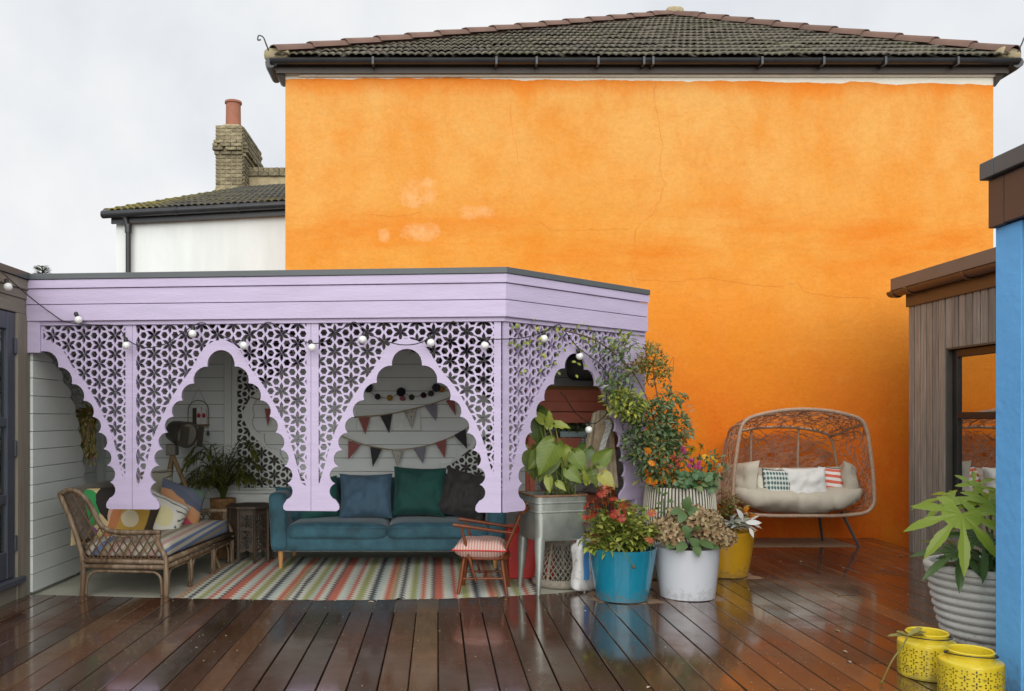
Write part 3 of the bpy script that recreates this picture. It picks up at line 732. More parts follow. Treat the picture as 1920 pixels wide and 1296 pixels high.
# ------------------------------------------------------------------ white house behind
WA = at(218, 405, 12.5); WB = Vector((-1.55, 11.85, 0)); wx0, wy0 = WA.x, 12.5
wh = thing('white_house', 'low white rendered house with mossy tile roof and brick chimney left of the orange wall', 'house', (-3, 12.3, 0))
dirw = (Vector((WB.x, WB.y))-Vector((wx0, wy0))).normalized(); angw = math.atan2(dirw.y, dirw.x)
WL = (Vector((WB.x, WB.y))-Vector((wx0, wy0))).length
Mw = Matrix.Translation((wx0, wy0, 0)) @ Matrix.Rotation(angw, 4, 'Z')
zE = at(218, 402, 12.5).z
mb = MB(); mb.box((0, 0, -.25), (WL, 6, zE-.05), Mw); mb.build('wall', K['render'], wh)
mb = MB(); mb.box((-.02, -.10, zE-.16), (WL, -.07, zE-.02), Mw); mb.build('fascia_board', K['gutter'], wh)
mb = MB(); mb.tube([Mw @ Vector((-.12, -.16, zE-.035)), Mw @ Vector((WL, -.16, zE-.035))], .058, 10); gw = mb.build('gutter', K['gutter'], wh, smooth=50)
for u in (1.05, 2.0):
    mb = MB(); mb.tube([Mw @ Vector((u-.02, -.16, zE-.035)), Mw @ Vector((u+.02, -.16, zE-.035))], .065, 10); mb.build('gutter_joint', K['gutter'], gw, smooth=50)
mb = MB(); mb.tube([Mw @ Vector((.22, -.13, zE-.06)), Mw @ Vector((.25, -.09, zE-.28)), Mw @ Vector((.25, -.09, -.2))], .038, 10)
dp = mb.build('downpipe', K['gutter'], wh, smooth=50)
mb = MB(); mb.tube([Mw @ Vector((.25, -.09, zE-.30)), Mw @ Vector((.25, -.09, zE-.18))], .05, 10); mb.build('pipe_socket', K['gutter'], dp, smooth=50)
mb = MB(); mb.box((.19, -.14, 3.4), (.33, -.0, 3.425), Mw); mb.build('pipe_clip', K['gutter'], dp)
SLW = R(18.5); ROOFD = 5.2
mb = MB(); mb.add([Mw @ Vector(p) for p in ((-.1, -.14, zE+.0), (WL+.3, -.14, zE+.0), (WL+.3, -.14+ROOFD*math.cos(SLW), zE+ROOFD*math.sin(SLW)), (-.1, -.14+ROOFD*math.cos(SLW), zE+ROOFD*math.sin(SLW)))], [(0, 1, 2, 3)])
mb.add([Mw @ Vector(p) for p in ((0, 0, zE-.05), (0, -.14+ROOFD*math.cos(SLW), zE-.05), (0, -.14+ROOFD*math.cos(SLW), zE+ROOFD*math.sin(SLW)-.02))], [(0, 1, 2)])
roofw = mb.build('roof', K['tilew'], wh)
tmw = tile_mesh('roof_tile', .30*.995, .30*1.12, K['tilew'], rolls=3, rh=.024)
for r_ in range(int(ROOFD/.30)):
    for c_ in range(11):
        u = -.1+.15+c_*.30; s_ = r_*.30-.04
        M_ = Mw @ Matrix.Translation((u, -.14+s_*math.cos(SLW), zE+s_*math.sin(SLW)+.012+rt.uniform(-.004, .004))) @ Matrix.Rotation(SLW, 4, 'X') @ Matrix.Rotation(rt.uniform(-.015, .015), 4, 'Z')
        inst('roof_tile', tmw, roofw, M=M_)
# chimney: brick courses with an oversailing head
CY = 17.0; cx0 = (404-820)*CY/FPX; cx1 = (455-820)*CY/FPX; cdep = 1.75; cz0 = 5.55; cH = .075
mb = MB(); mb.box((cx0+.012, CY+.012, cz0-1.2), (cx1-.012, CY+cdep, 7.15)); ch = mb.build('chimney', K['mortar'], wh)
mb = MB(); mb.box((cx0-.01, CY-.012, cz0-.9), (cx1+.012, CY+cdep, cz0+.36)); mb.build('rendered_base', K['mortar'], ch)
def brickmesh(w, d, h):
    b_ = MB(); b_.cbox((0, 0, 0), (w, d, h), .008); return b_.mesh('brick', None, K['brick'])
nx = 2.5; bw = (cx1-cx0)/nx
bm_s = brickmesh(bw-.012, .10, cH-.012); bm_h = brickmesh(bw/2-.012, .10, cH-.012)
sw = .225; bs_s = brickmesh(.10, sw-.012, cH-.012); bs_h = brickmesh(.10, sw/2-.012, cH-.012)
z = cz0+.36; course = 0
while z < 7.12:
    fz = (z-cz0)
    out = 0
    if 6.52 < z < 6.62: out = .03
    elif 6.62 <= z < 6.80: out = .075
    elif 6.80 <= z < 6.88: out = .05
    x = cx0; half = course % 2
    first = True
    while x < cx1-.05:
        h_ = (first and half); w_ = bw/2 if h_ or x+bw > cx1+.02 else bw
        inst('brick', bm_h if w_ < bw*.9 else bm_s, ch, (x-out*.6*(1 if first else 0), CY-out-rt.uniform(0, .008), z)); x += w_; first = False
    x = CY+.09; first = True
    while x < CY+cdep-.05:
        h_ = first and not half; w_ = sw/2 if h_ else sw
        inst('brick', bs_h if h_ else bs_s, ch, (cx1-.09+out+rt.uniform(0, .006), x, z)); x += w_; first = False
    z += cH; course += 1
mb = MB(); mb.add([(cx0, CY, 7.13), (cx1, CY, 7.13), (cx1, CY+cdep, 7.13), (cx0, CY+cdep, 7.13), (cx0+.14, CY+.14, 7.24), (cx1-.12, CY+.14, 7.24), (cx1-.12, CY+cdep-.2, 7.24), (cx0+.14, CY+cdep-.2, 7.24)],
   [(0, 1, 5, 4), (1, 2, 6, 5), (2, 3, 7, 6), (3, 0, 4, 7), (4, 5, 6, 7)]); mb.build('flaunching', K['mortar'], ch)
for (yy, rr, hh) in ((CY+.36, .155, .62), (CY+1.25, .13, .22)):
    mb = MB(); mb.lathe([(rr, 7.15), (rr*.96, 7.2+hh*.5), (rr*.95, 7.15+hh-.05), (rr*1.1, 7.15+hh-.04), (rr*1.1, 7.15+hh), (rr*.85, 7.15+hh), (rr*.8, 7.15+hh-.3)], 24, Matrix.Translation(((cx0+cx1)/2-.0, yy, 0)))
    mb.build('chimney_pot', K['pot'], ch, smooth=40)
# parapet wall beside the chimney
px0 = cx1; pzt = at(500, 317, 17.6).z
mb = MB(); mb.box((px0-.05, 17.55, 4.6), (-1.2, 17.85, pzt-.17)); par = mb.build('parapet_wall', K['mortar'], wh)
cop = MB(); cop.cbox((0, 0, 0), (.21, .36, .085), .012); cm = cop.mesh('coping_brick', None, K['brick'])
cop2 = MB(); cop2.cbox((0, 0, 0), (.105, .30, .10), .012); cm2 = cop2.mesh('coping_brick', None, K['brick'])
for i in range(9): inst('coping_brick', cm, par, (px0-.02+i*.218, 17.5+rt.uniform(-.01, .01), pzt-.17))
for i in range(18): inst('coping_brick', cm2, par, (px0-.02+i*.109, 17.53+rt.uniform(-.01, .01), pzt-.083))
# ------------------------------------------------------------------ garden pavilion
PA, PB, PC = Vector((-3.12, 6.52, 0)), Vector((.485, 6.22, 0)), Vector((1.775, 7.32, 0))
BYW = 8.72
pav = thing('garden_pavilion', 'lavender painted pavilion with fretwork arches, deep fascia and flat roof', 'pavilion', (-.8, 7.4, 0))
def flatn(a, b): d = (b-a).normalized(); return Vector((d.y, -d.x, 0))     # towards the camera side
n1 = flatn(PA, PB); n2 = flatn(PB, PC)
bis = (n1+n2).normalized(); bis = bis/bis.dot(n1)
def strip(z0, z1, off, name, mat, th=.02):
    # boards along the two front faces, mitred at the corner
    for (a, b, na, nb, nn) in ((PA, PB, n1, bis, n1), (PB, PC, bis, n2, n2)):
        vs = []
        for z in (z0, z1):
            for (p, q) in ((a, na), (b, nb)):
                for o_ in (off, off-th): v = p+q*o_; vs.append((v.x, v.y, z))
        b_ = MB(); b_.add(vs, [(0, 2, 6, 4), (1, 5, 7, 3), (4, 6, 7, 5), (0, 1, 3, 2), (0, 4, 5, 1), (2, 3, 7, 6)])
        b_.build(name, mat, pav, bevel=.003)
strip(2.394, 2.438, .062, 'roof_edge', K['darkgrey'], .05)
strip(2.328, 2.392, .052, 'fascia_board', K['lav'], .022)
strip(2.208, 2.324, .040, 'fascia_board', K['lav'], .022)
strip(2.082, 2.203, .040, 'fascia_board', K['lav'], .022)
strip(2.05, 2.325, .016, 'fascia_backing', K['lav'], .05)
mb = MB(); poly = [(-3.5, 6.56), (PA.x, 6.56), (PB.x, PB.y+.05), (PC.x, PC.y), (PC.x+.01, 9.55), (-3.5, 9.55)]
mb.prism(poly, 2.36, 2.41); mb.build('roof_deck', K['darkgrey'], pav)
mb = MB(); poly = [(-3.5, 6.58), (PA.x, 6.58), (PB.x-.02, PB.y+.07), (PC.x-.03, PC.y+.03), (PC.x-.03, 8.75), (-3.5, 8.75)]
mb.prism(poly, 2.30, 2.34); mb.build('ceiling', K['ceil'], pav)
for i in range(7):
    x = -2.9+i*.7; mb = MB(); mb.box((x, 6.75 if x < .4 else 7.3, 2.18), (x+.045, 8.7, 2.298)); mb.build('rafter', K['ceil'], pav)

# --- fretwork: six-petalled flowers and hexagons cut through a board
def petal_polys(cx, cz, a, orient=math.pi/2):
    out = []; Rt = a*.458
    for k in range(6):
        th = orient+k*math.pi/3; c, s = math.cos(th), math.sin(th)
        loc = [(0, 0), (.118*a, -.068*a), (.20*a, -.098*a), (.31*a, -.086*a), (Rt, 0), (.31*a, .086*a), (.20*a, .098*a), (.118*a, .068*a)]
        out.append([(cx+x*c-y*s, cz+x*s+y*c) for x, y in loc])
    return out
def hex_poly(cx, cz, a):
    r_ = .188*a
    return [(cx+r_*math.cos(k*math.pi/3), cz+r_*math.sin(k*math.pi/3)) for k in range(6)]
def fret_holes(u0, u1, z0, z1, a, phase=(0, 0)):
    hs = []; cw = a*math.sqrt(3)/2
    for i in range(int((u1-u0)/cw)+3):
        for j in range(int((z1-z0)/a)+3):
            cx = u0+phase[0]+(i-1)*cw; cz = z0+phase[1]+(j-1)*a+(a/2 if i % 2 else 0)
            hs += petal_polys(cx, cz, a)
            for k in (0, 1): hs.append(hex_poly(cx+a/math.sqrt(3)*(1 if k else -1) if k else cx+a/math.sqrt(3), cz, a)) if k else None
            hs.append(hex_poly(cx-a/math.sqrt(3), cz, a))
    # the two sets of hexagons coincide on the lattice: drop doubles
    seen = set(); out = []
    for h in hs:
        key = (round(sum(p[0] for p in h)/len(h), 3), round(sum(p[1] for p in h)/len(h), 3), len(h))
        if len(h) == 6:
            if key in seen: continue
            seen.add(key)
        out.append(h)
    return out
def clip(poly, F):
    out = []; n = len(poly)
    vals = [F(*p) for p in poly]
    if all(v >= 0 for v in vals): return poly
    if all(v < 0 for v in vals): return None
    for i in range(n):
        p, q = poly[i], poly[(i+1) % n]; a, b = vals[i], vals[(i+1) % n]
        if a >= 0: out.append(p)
        if (a >= 0) != (b >= 0):
            lo, hi = 0.0, 1.0
            for _ in range(14):
                m_ = (lo+hi)/2; v = F(lerp(p[0], q[0], m_), lerp(p[1], q[1], m_))
                if (v >= 0) == (a >= 0): lo = m_
                else: hi = m_
            out.append((lerp(p[0], q[0], lo), lerp(p[1], q[1], lo)))
    if len(out) < 3: return None
    ar = abs(sum(out[i][0]*out[(i+1) % len(out)][1]-out[(i+1) % len(out)][0]*out[i][1] for i in range(len(out))))/2
    return out if ar > 6e-6 else None
def area2(p): return sum(p[i][0]*p[(i+1) % len(p)][1]-p[(i+1) % len(p)][0]*p[i][1] for i in range(len(p)))
def cut_board(outline, holes, extra_void=None):
    # triangulate outline minus holes
    vs = []; fs = []
    for P in [outline]+holes:
        P = list(P)
        if area2(P) < 0: P = P[::-1]
        i0 = len(vs); vs += [Vector(p) for p in P]; fs.append(list(range(i0, i0+len(P))))
    r_ = delaunay_2d_cdt(vs, [], fs, 1, 1e-5)
    v2, _, f2, _, _, of = r_
    keep = [list(f) for f, o_ in zip(f2, of) if list(o_) == [0] or (0 in o_ and len(o_) == 1)]
    return v2, keep
def board_from(v2, tris, A, B, th, name, mat, parent, nrm, bev=True):
    L = (B-A).length; d = (B-A)/L
    def w(p, o_): q = A+d*p[0]+nrm*o_; return (q.x, q.y, p[1]+A.z)
    used = sorted({i for t in tris for i in t}); ix = {j: i for i, j in enumerate(used)}; n = len(used)
    vs = [w(v2[j], 0) for j in used]+[w(v2[j], -th) for j in used]
    fs = []; ec = {}
    for t in tris:
        t = [ix[i] for i in t]; fs.append(t); fs.append([i+n for i in t[::-1]])
        for a, b in zip(t, t[1:]+t[:1]): ec[(a, b)] = 1
    for (a, b) in ec:
        if (b, a) not in ec: fs.append([b, a, a+n, b+n])
    b_ = MB(); b_.add(vs, fs); return b_.build(name, mat, parent)

S = .00397
CUSP = [(27, 31), (54, 63), (77, 95), (95, 126), (107, 156), (117, 188), (124, 219), (130, 251)]
BAND = [(-19, 0), (-17, 14), (-8, 31), (8, 42), (31, 55), (63, 80), (95, 101), (126, 117), (156, 131), (188, 141), (219, 149), (251, 158), (262, 168), (275, 190)]
APZ = 1.856; BOT = .656
def arc(p, q, bulge, k=7):
    p, q = Vector(p), Vector(q); ch = q-p; n_ = Vector((-ch.y, ch.x)).normalized()
    h = ch.length*bulge; c = ch.length; rad = (c*c/4+h*h)/(2*h); ctr = (p+q)/2+n_*(h-rad)
    a0 = math.atan2(p.y-ctr.y, p.x-ctr.x); a1 = math.atan2(q.y-ctr.y, q.x-ctr.x)
    if a1 > a0: a1 -= 2*math.pi
    return [(ctr.x+rad*math.cos(lerp(a0, a1, i/k)), ctr.y+rad*math.sin(lerp(a0, a1, i/k))) for i in range(k+1)]
def arch_right(sx=1.0):
    # from the apex down the right-hand side to the foot of the pendant
    pts = []
    for i in range(7): a = math.pi/2-i/6*(math.pi/2+.15); pts.append((27*S*sx*math.cos(a), APZ-27*S+27*S*math.sin(a)))
    cs = [(x*S*sx, APZ-y*S) for x, y in CUSP]; pts[-1] = cs[0]
    bl = [.25, .27, .29, .32, .36, .38, .40, .40]
    for i in range(len(cs)-1): pts += arc(cs[i], cs[i+1], bl[i])[1:]
    x9 = (129*S*sx, APZ-281*S); pts += arc(cs[-1], x9, .36)[1:]
    xf = 122*S*sx
    pts += [(xf+.018, APZ-285*S), (xf+.006, APZ-289*S), (xf, APZ-294*S), (xf+.002, APZ-299*S), (xf+.008, BOT+.008), (xf+.022, BOT)]
    return pts
def bandx(z, sx): return interp([(y, x) for y, x in BAND], (APZ-z)/S)*S*sx
def arch_panel(A, B, nrm, c, sx, ml, mr, half=False, a=.1415, ph=(0.03, .02), top=2.10, right_solid=0):
    W = (B-A).length; arr = arch_right(sx)
    outl = [(0, top), (0, APZ-.012) if half else (0, BOT)]
    if half: outl += [(c-.02, APZ)]
    else: outl += [(c-x, z) for x, z in arr[::-1]]
    outl += [(c+x, z) for x, z in arr[(1 if not half else 0):]]+[(W, BOT), (W, top)]
    def F(u, z):
        f = abs(u-c)-bandx(z, sx)
        if half and u < c: f = -1 if z < APZ+.075 else 1
        return min(u-ml, W-mr-u, top-.012-z, f)
    hs = [h for h in (clip(h, F) for h in fret_holes(0, W, BOT, top, a, ph)) if h]
    v2, tr = cut_board(outl, hs)
    board_from(v2, tr, A, B, .02, 'fretwork_panel', K['lav'], pav, nrm)
d1 = (PB-PA).normalized(); L1 = (PB-PA).length
def front(px):                                     # distance along the front face for a photograph column
    k = (px-820)/FPX; return (k*PA.y-PA.x)/(d1.x-k*d1.y)
j0, j1, j2 = front(248), front(583), front(940)
g = .0015
arch_panel(PA+d1*.012, PA+d1*(j0-g), n1, .115, 1.0, .10, .052, half=True, ph=(.055, .042))
arch_panel(PA+d1*(j0+g), PA+d1*(j1-g), n1, (j1-j0)/2, .98, .028, .032, ph=(.045, .042))
arch_panel(PA+d1*(j1+g), PA+d1*(j2-g), n1, (j2-j1)/2+.01, 1.04, .056, .052, ph=(.055, .050))
d2 = (PC-PB).normalized(); L2 = (PC-PB).length
arch_panel(PB+d2*.004, PB+d2*(L2-.004), n2, .79, 1.17, .05, .25, ph=(.03, .045))
mb = MB(); e = PC-d2*.045
mb.box((-.085, -.02, -.02), (.045, .05, 2.08), TR(e.x, e.y+.03, 0, 0, 0, math.atan2(d2.y, d2.x))); mb.build('corner_post', K['lav'], pav, bevel=.004)
mb = MB(); mb.box((PA.x+.002, PA.y-.032, 1.842), (PA.x+.098, PA.y+.02, 2.081)); mb.build('end_block', K['lav'], pav, bevel=.003)

# --- shiplap walls, board by board
PL = .137
def shiplap(A, B, z0, z1, nrm, name='wall_board', cut=None, mat=None, th=.02, pl=PL):
    z = z0; d = (B-A).normalized(); L = (B-A).length
    while z < z1-.02:
        zt = min(z+pl-.005, z1)
        if cut is None: prof = [(0, z), (L, z), (L, zt), (0, zt)]
        else: prof = cut(z, zt, L)
        if prof:
            n_ = len(prof); b_ = MB(); vs = []
            for o_ in (0, -th):
                for (u, zz) in prof: q = A+d*u+nrm*o_; vs.append((q.x, q.y, zz))
            b_.add(vs, [tuple(range(n_)), tuple(range(2*n_-1, n_-1, -1))]+[((i+1) % n_, i, n_+i, n_+(i+1) % n_) for i in range(n_)])
            b_.build(name, mat or K['white'], pav)
        z += pl
BL = Vector((-3.46, BYW, 0)); BR = Vector((1.80, BYW, 0))
shiplap(BL, BR, -.02, 2.30, Vector((0, -1, 0)))
mb = MB(); mb.box((-3.5, BYW+.022, -.1), (1.82, BYW+.06, 2.35)); mb.build('back_wall', K['ceil'], pav)
shiplap(Vector((-3.46, 7.02, 0)), Vector((-3.46, BYW, 0)), -.02, 2.30, Vector((1, 0, 0)))
mb = MB(); mb.box((-3.54, 6.9, -.1), (-3.483, BYW+.05, 2.35)); mb.build('recess_wall', K['wpanel'], pav)
mb = MB(); mb.box((-3.459, BYW-.075, -.02), (-3.385, BYW-.002, 2.3)); mb.build('corner_trim', K['wpanel'], pav, bevel=.003)
# side wall next to the door, its far edge cut in scallops
def scal(z):
    # depth (along the wall) of the far edge at height z
    e = interp([(0, .96), (.65, .95), (.86, .93), (1.1, .87), (1.35, .77), (1.55, .64), (1.75, .40), (1.86, .20), (2.3, .18)], z)
    return e
sA, sB = Vector((-3.10, 6.54, 0)), Vector((-3.10, 7.6, 0))
def cutf(z, zt, L):
    pts = [(0, z)]; k = 6; e0 = scal(z); e1 = scal(zt+.005)
    if z < .6: pts += [(.955, z), (.955, zt)]
    else:
        for i in range(k+1):
            t = i/k; zz = lerp(z, zt, t); ang = t*math.pi/2
            pts.append((e0+.004-(e0-e1)*(1-math.cos(ang))-.0*t+.040*math.sin(t*math.pi), zz))
    pts.append((0, zt)); return pts
shiplap(sA, sB, .012, 1.85, Vector((1, 0, 0)), cut=cutf, th=.045)
mb = MB(); pts = [(6.54, -.1), (7.44, -.1), (7.44, .62)]+[(6.54+scal(z)-.035, z) for z in (.86, 1.0, 1.1, 1.25, 1.35, 1.45, 1.55, 1.65, 1.75, 1.86)]+[(6.62, 2.3), (6.54, 2.3)]
b_ = MB(); n = len(pts); vs = [(-3.147, y, z) for y, z in pts]+[(-3.21, y, z) for y, z in pts]
b_.add(vs, [tuple(range(n)), tuple(range(2*n-1, n-1, -1))]+[((i+1) % n, i, n+i, n+(i+1) % n) for i in range(n)]); b_.build('side_wall_core', K['wpanel'], pav)
shiplap(Vector((PC.x-.03, 7.42, 0)), Vector((PC.x-.03, BYW, 0)), -.02, 2.3, Vector((-1, 0, 0)), th=.04)
# fretwork panel with a cloud-edged opening on the back wall
dk = pm('dark_backing', (.055, .052, .045), .8, .1, 4)
def back_panel(A, B, nrm, z0, z1, a, half_w, zc, c, name):
    W = (B-A).length
    rows = [(-.72, .26), (-.60, .50), (-.47, .72), (-.33, .90), (-.18, 1.06), (0.02, 1.16), (.2, 1.06), (.36, .88), (.50, .66), (.62, .42), (.70, .2)]
    pts = []
    for (d0, w0), (d1_, w1) in zip(rows, rows[1:]):
        p = (w0*half_w, zc+d0); q = (w1*half_w, zc+d1_)
        ar = arc(q, p, .30, 6)[::-1]; pts += ar[:-1]
    pts.append((rows[-1][1]*half_w, zc+rows[-1][0]))
    loop = [(c+x, z) for x, z in pts]+[(c-x, z) for x, z in pts[::-1]]
    tab = [(zc+d_, w_*half_w) for d_, w_ in rows]
    def F(u, z):
        f = 1.0
        if zc-.80 < z < zc+.8: f = abs(u-c)-interp([(zc-.80, .0)]+tab+[(zc+.8, 0)], z)-.135
        return min(u-.05, W-.05-u, z1-.05-z, z-z0-.02, f)
    hs = [h for h in (clip(h, F) for h in fret_holes(0, W, z0, z1, a, (.04, .0))) if h]
    loop = [(u, max(z0+.004, min(z1-.004, z))) for u, z in loop]
    outl = [(0, z0), (W, z0), (W, z1), (0, z1)]
    lp = [loop] if zc < z1 else []
    v2, tr = cut_board(outl, hs+lp)
    board_from(v2, tr, A, B, .022, name, K['wpanel'], pav, nrm)
    loop2 = [(c+(u-c)*1.03, zc+(z-zc)*1.03) for u, z in loop]
    inn = [(.01, z0+.01), (W-.01, z0+.01), (W-.01, z1-.01), (.01, z1-.01)]
    v2, tr = cut_board(inn, [[(u, max(z0+.014, min(z1-.014, z))) for u, z in loop2]] if lp else [])
    board_from(v2, tr, A-nrm*.0225, B-nrm*.0225, .006, 'fretwork_backing', dk, pav, nrm)
back_panel(Vector((-2.087, BYW-.045, 0)), Vector((.78, BYW-.045, 0)), Vector((0, -1, 0)), .615, 2.2, .150, 1.0, 1.36, 1.387, 'back_fretwork_panel')
mb = MB(); mb.cbox((-2.16, BYW-.075, .20), (.80, BYW-.003, .60), .004); mb.build('bench_panel', K['wpanel'], pav)
mb = MB(); mb.cbox((-2.18, BYW-.12, .585), (.82, BYW-.002, .617), .005); mb.build('sill', K['wpanel'], pav)
mb = MB(); mb.cbox((-2.165, BYW-.06, .6165), (-2.09, BYW-.003, 2.25), .004); mb.build('panel_stile', K['wpanel'], pav)
back_panel(Vector((-3.43, 7.3, 0)), Vector((-3.43, 8.55, 0)), Vector((1, 0, 0)), .9, 2.2, .150, .12, 3.4, .6, 'side_fretwork_panel')

# ------------------------------------------------------------------ grey timber building at the left with its door
lb = thing('grey_timber_building', 'grey timber building end with a slate grey glazed door at the left edge', 'building', (-3.3, 5, 0))
LX = -3.125
mb = MB(); mb.box((LX-.25, 3.2, 2.395), (LX+.035, 6.53, 2.445)); mb.build('roof_edge', K['darkgrey'], lb)
for (z0, z1, o_) in ((2.315, 2.392, .02), (2.245, 2.312, .008), (2.13, 2.243, .0)):
    mb = MB(); mb.cbox((LX-.05, 3.2, z0), (LX+o_, 6.515, z1), .004); mb.build('fascia_board', K['gtimberh'], lb)
mb = MB(); mb.cbox((LX-.12, 6.335, -.15), (LX+.008, 6.535, 2.128), .006); mb.build('corner_post', K['gtimber'], lb)
mb = MB(); mb.cbox((LX-.12, 3.2, -.15), (LX-.002, 6.334, .115), .006); mb.build('base_board', K['gtimberh'], lb)
mb = MB(); mb.box((LX-3.2, 3.2, -.2), (LX-3.0, 6.53, 2.4)); mb.box((LX-3.2, 6.5, -.2), (LX-.121, 6.53, 2.4)); mb.box((LX-3.2, 3.0, -.2), (LX-.02, 3.2, 2.4)); mb.box((LX-3.0, 3.2, 2.30), (LX-.051, 6.5, 2.36)); mb.build('wall', K['gtimber'], lb)
mb = MB(); mb.box((LX-3.0, 3.2, .0), (LX-.121, 6.5, .02)); mb.build('floor', K['roomf'], lb)
mb = MB(); mb.cbox((LX-.10, 3.2, .118), (LX+.045, 6.40, .165), .006); mb.build('door_sill', K['slate'], lb)
mb = MB()                                             # leaf: stiles, rails, glazing bars
y0, y1, z0, z1 = 5.42, 6.325, .17, 2.125
for (a, b, c, d) in ((y1-.115, y1, z0, z1), (y0, y0+.115, z0, z1)): mb.cbox((LX-.06, a, c), (LX-.005, b, d), .006)
for (c, d) in ((z0, z0+.20), (z1-.13, z1), (.72, .79), (1.28, 1.35)): mb.cbox((LX-.058, y0+.116, c), (LX-.008, y1-.116, d), .006)
door = mb.build('door', K['slate'], lb)
for (c, d) in ((z0+.2, .72), (.79, 1.28), (1.35, z1-.13)):
    mb = MB(); mb.box((LX-.038, y0+.11, c-.005), (LX-.030, y1-.11, d+.005)); mb.build('pane', K['glassd'], door)
for z in (.42, 1.12, 1.88):
    mb = MB(); mb.cbox((LX-.006, y1-.022, z-.06), (LX+.012, y1+.008, z+.06), .006); mb.build('hinge', K['slate'], door)
mb = MB()
for (a, b) in ((3.3, 4.35), (4.36, 5.41)):
    for (p, q) in ((a, a+.1), (b-.1, b)): mb.cbox((LX-.06, p, z0), (LX-.005, q, z1), .005)
    for (c, d) in ((z0, z0+.2), (z1-.13, z1), (.72, .79), (1.28, 1.35)): mb.cbox((LX-.058, a+.101, c), (LX-.008, b-.101, d), .005)
sd_ = mb.build('side_doors', K['slate'], lb)
mb = MB(); mb.box((LX-.036, 3.35, z0+.1), (LX-.032, 5.40, z1-.1)); mb.build('pane', K['glassd'], sd_)

# ------------------------------------------------------------------ timber clad building at the right
rbld = thing('timber_clad_building', 'grey brown vertical timber clad building with a black framed window at the right', 'building', (5, 7.5, 0))
RX = 4.785; ry1 = 8.66; ry0 = 5.3
wy1, wy0 = 8.02, 6.4; wz0, wz1 = .60, 2.0            # window opening
y = ry1; i = 0
rr = random.Random(3)
cw = .104
while y > ry0:
    ya = y-cw+.016
    segs = [(-.02, 2.485)]
    if ya < wy1-.01 and y > wy0: segs = [(-.02, wz0), (wz1, 2.485)]
    for (c, d) in segs:
        mb = MB(); mb.cbox((RX+rr.uniform(-.002, .002), ya, c), (RX+.019, y, d), .003); mb.build('cladding_board', K['timber'], rbld)
    y -= cw
for k in range(9):                                    # end face towards the orange wall
    mb = MB(); mb.cbox((RX+.024+k*cw, ry1-.022, -.02), (RX+.024+(k+1)*cw-.007, ry1, 2.485), .003); mb.build('cladding_board', K['timber'], rbld)
mb = MB()
mb.box((RX+.024, wy1, -.2), (RX+.14, ry1-.024, 2.5)); mb.box((RX+.024, ry0, -.2), (RX+.14, wy0, 2.5))
mb.box((RX+.024, wy0, -.2), (RX+.14, wy1, wz0)); mb.box((RX+.024, wy0, wz1), (RX+.14, wy1, 2.5))
mb.box((RX+.14, ry1-.16, -.2), (RX+3, ry1-.024, 2.5)); mb.box((RX+2.9, ry0, -.2), (RX+3, ry1-.161, 2.5)); mb.box((RX+.14, ry0, -.2), (RX+2.9, ry0+.1, 2.5)); mb.box((RX+.142, ry0+.11, 2.4), (RX+2.89, ry1-.17, 2.46))
mb.build('inner_wall', K['room'], rbld)
for (p, q, r_, s_) in ((wy1-.002, ry1-.024, -.2, 2.48), (ry0, wy0, -.2, 2.48), (wy0, wy1-.002, -.2, wz0-.045), (wy0, wy1-.002, wz1+.004, 2.48)):
    mb = MB(); mb.box((RX+.0195, p, r_), (RX+.0238, q, s_)); mb.build('membrane', K['blackf'], rbld)
mb = MB(); mb.box((RX+.142, ry0+.11, -.1), (RX+2.88, ry1-.17, .02)); mb.build('floor', K['roomf'], rbld)
mb = MB(); mb.box((RX+.004, wy1-.004, wz0), (RX+.11, wy1+.012, wz1-.004)); mb.box((RX+.004, wy0, wz1-.014), (RX+.11, wy1-.006, wz1+.002)); mb.build('window_reveal', pm('reveal_grey', (.075, .070, .058), .5, .1, 5), rbld)
mb = MB(); fx0, fx1 = RX+.05, RX+.105
for (a, b, c, d) in ((wy1-.085, wy1-.008, wz0, wz1-.016), (wy0, wy0+.07, wz0, wz1-.016)): mb.cbox((fx0, a, c), (fx1, b, d), .005)
for (c, d) in ((wz0, wz0+.075), (wz1-.09, wz1-.018), (1.335, 1.40)): mb.cbox((fx0+.002, wy0+.071, c), (fx1-.002, wy1-.086, d), .005)
win = mb.build('window', K['blackf'], rbld)
for (c, d) in ((wz0+.07, 1.34), (1.395, wz1-.085)):
    mb = MB(); mb.box((RX+.074, wy0+.06, c), (RX+.080, wy1-.08, d)); mb.build('pane', K['glass'], win)
mb = MB(); mb.cbox((RX-.03, wy0-.03, wz0-.04), (RX+.1, wy1+.01, wz0-.002), .004); mb.build('window_sill', K['blackf'], rbld)
mb = MB(); mb.cbox((RX-.022, ry0, 2.47), (RX+.02, ry1+.02, 2.645), .004); mb.build('fascia_board', K['gutterb'], rbld)
mb = MB(); n = 8
ring = [(math.cos(math.pi+math.pi*i/n)*.062, math.sin(math.pi+math.pi*i/n)*.055) for i in range(n+1)]; ring += [(a*.88, b*.88) for a, b in ring[::-1]]; m_ = len(ring)
vs = [(RX-.085+a, yy, 2.640+b) for yy in (ry0, ry1+.16) for a, b in ring]
mb.add(vs, [(i, (i+1) % m_, m_+(i+1) % m_, m_+i) for i in range(m_)]+[tuple(range(m_)), tuple(range(2*m_-1, m_-1, -1))])
gg = mb.build('gutter', K['gutterb'], rbld, smooth=50)
for yy in (7.55, 8.45, 8.72):
    mb = MB(); mb.tube([(RX-.085, yy-.018, 2.636), (RX-.085, yy+.018, 2.636)], .066, 10); mb.build('gutter_joint', K['gutterb'], gg, smooth=50)
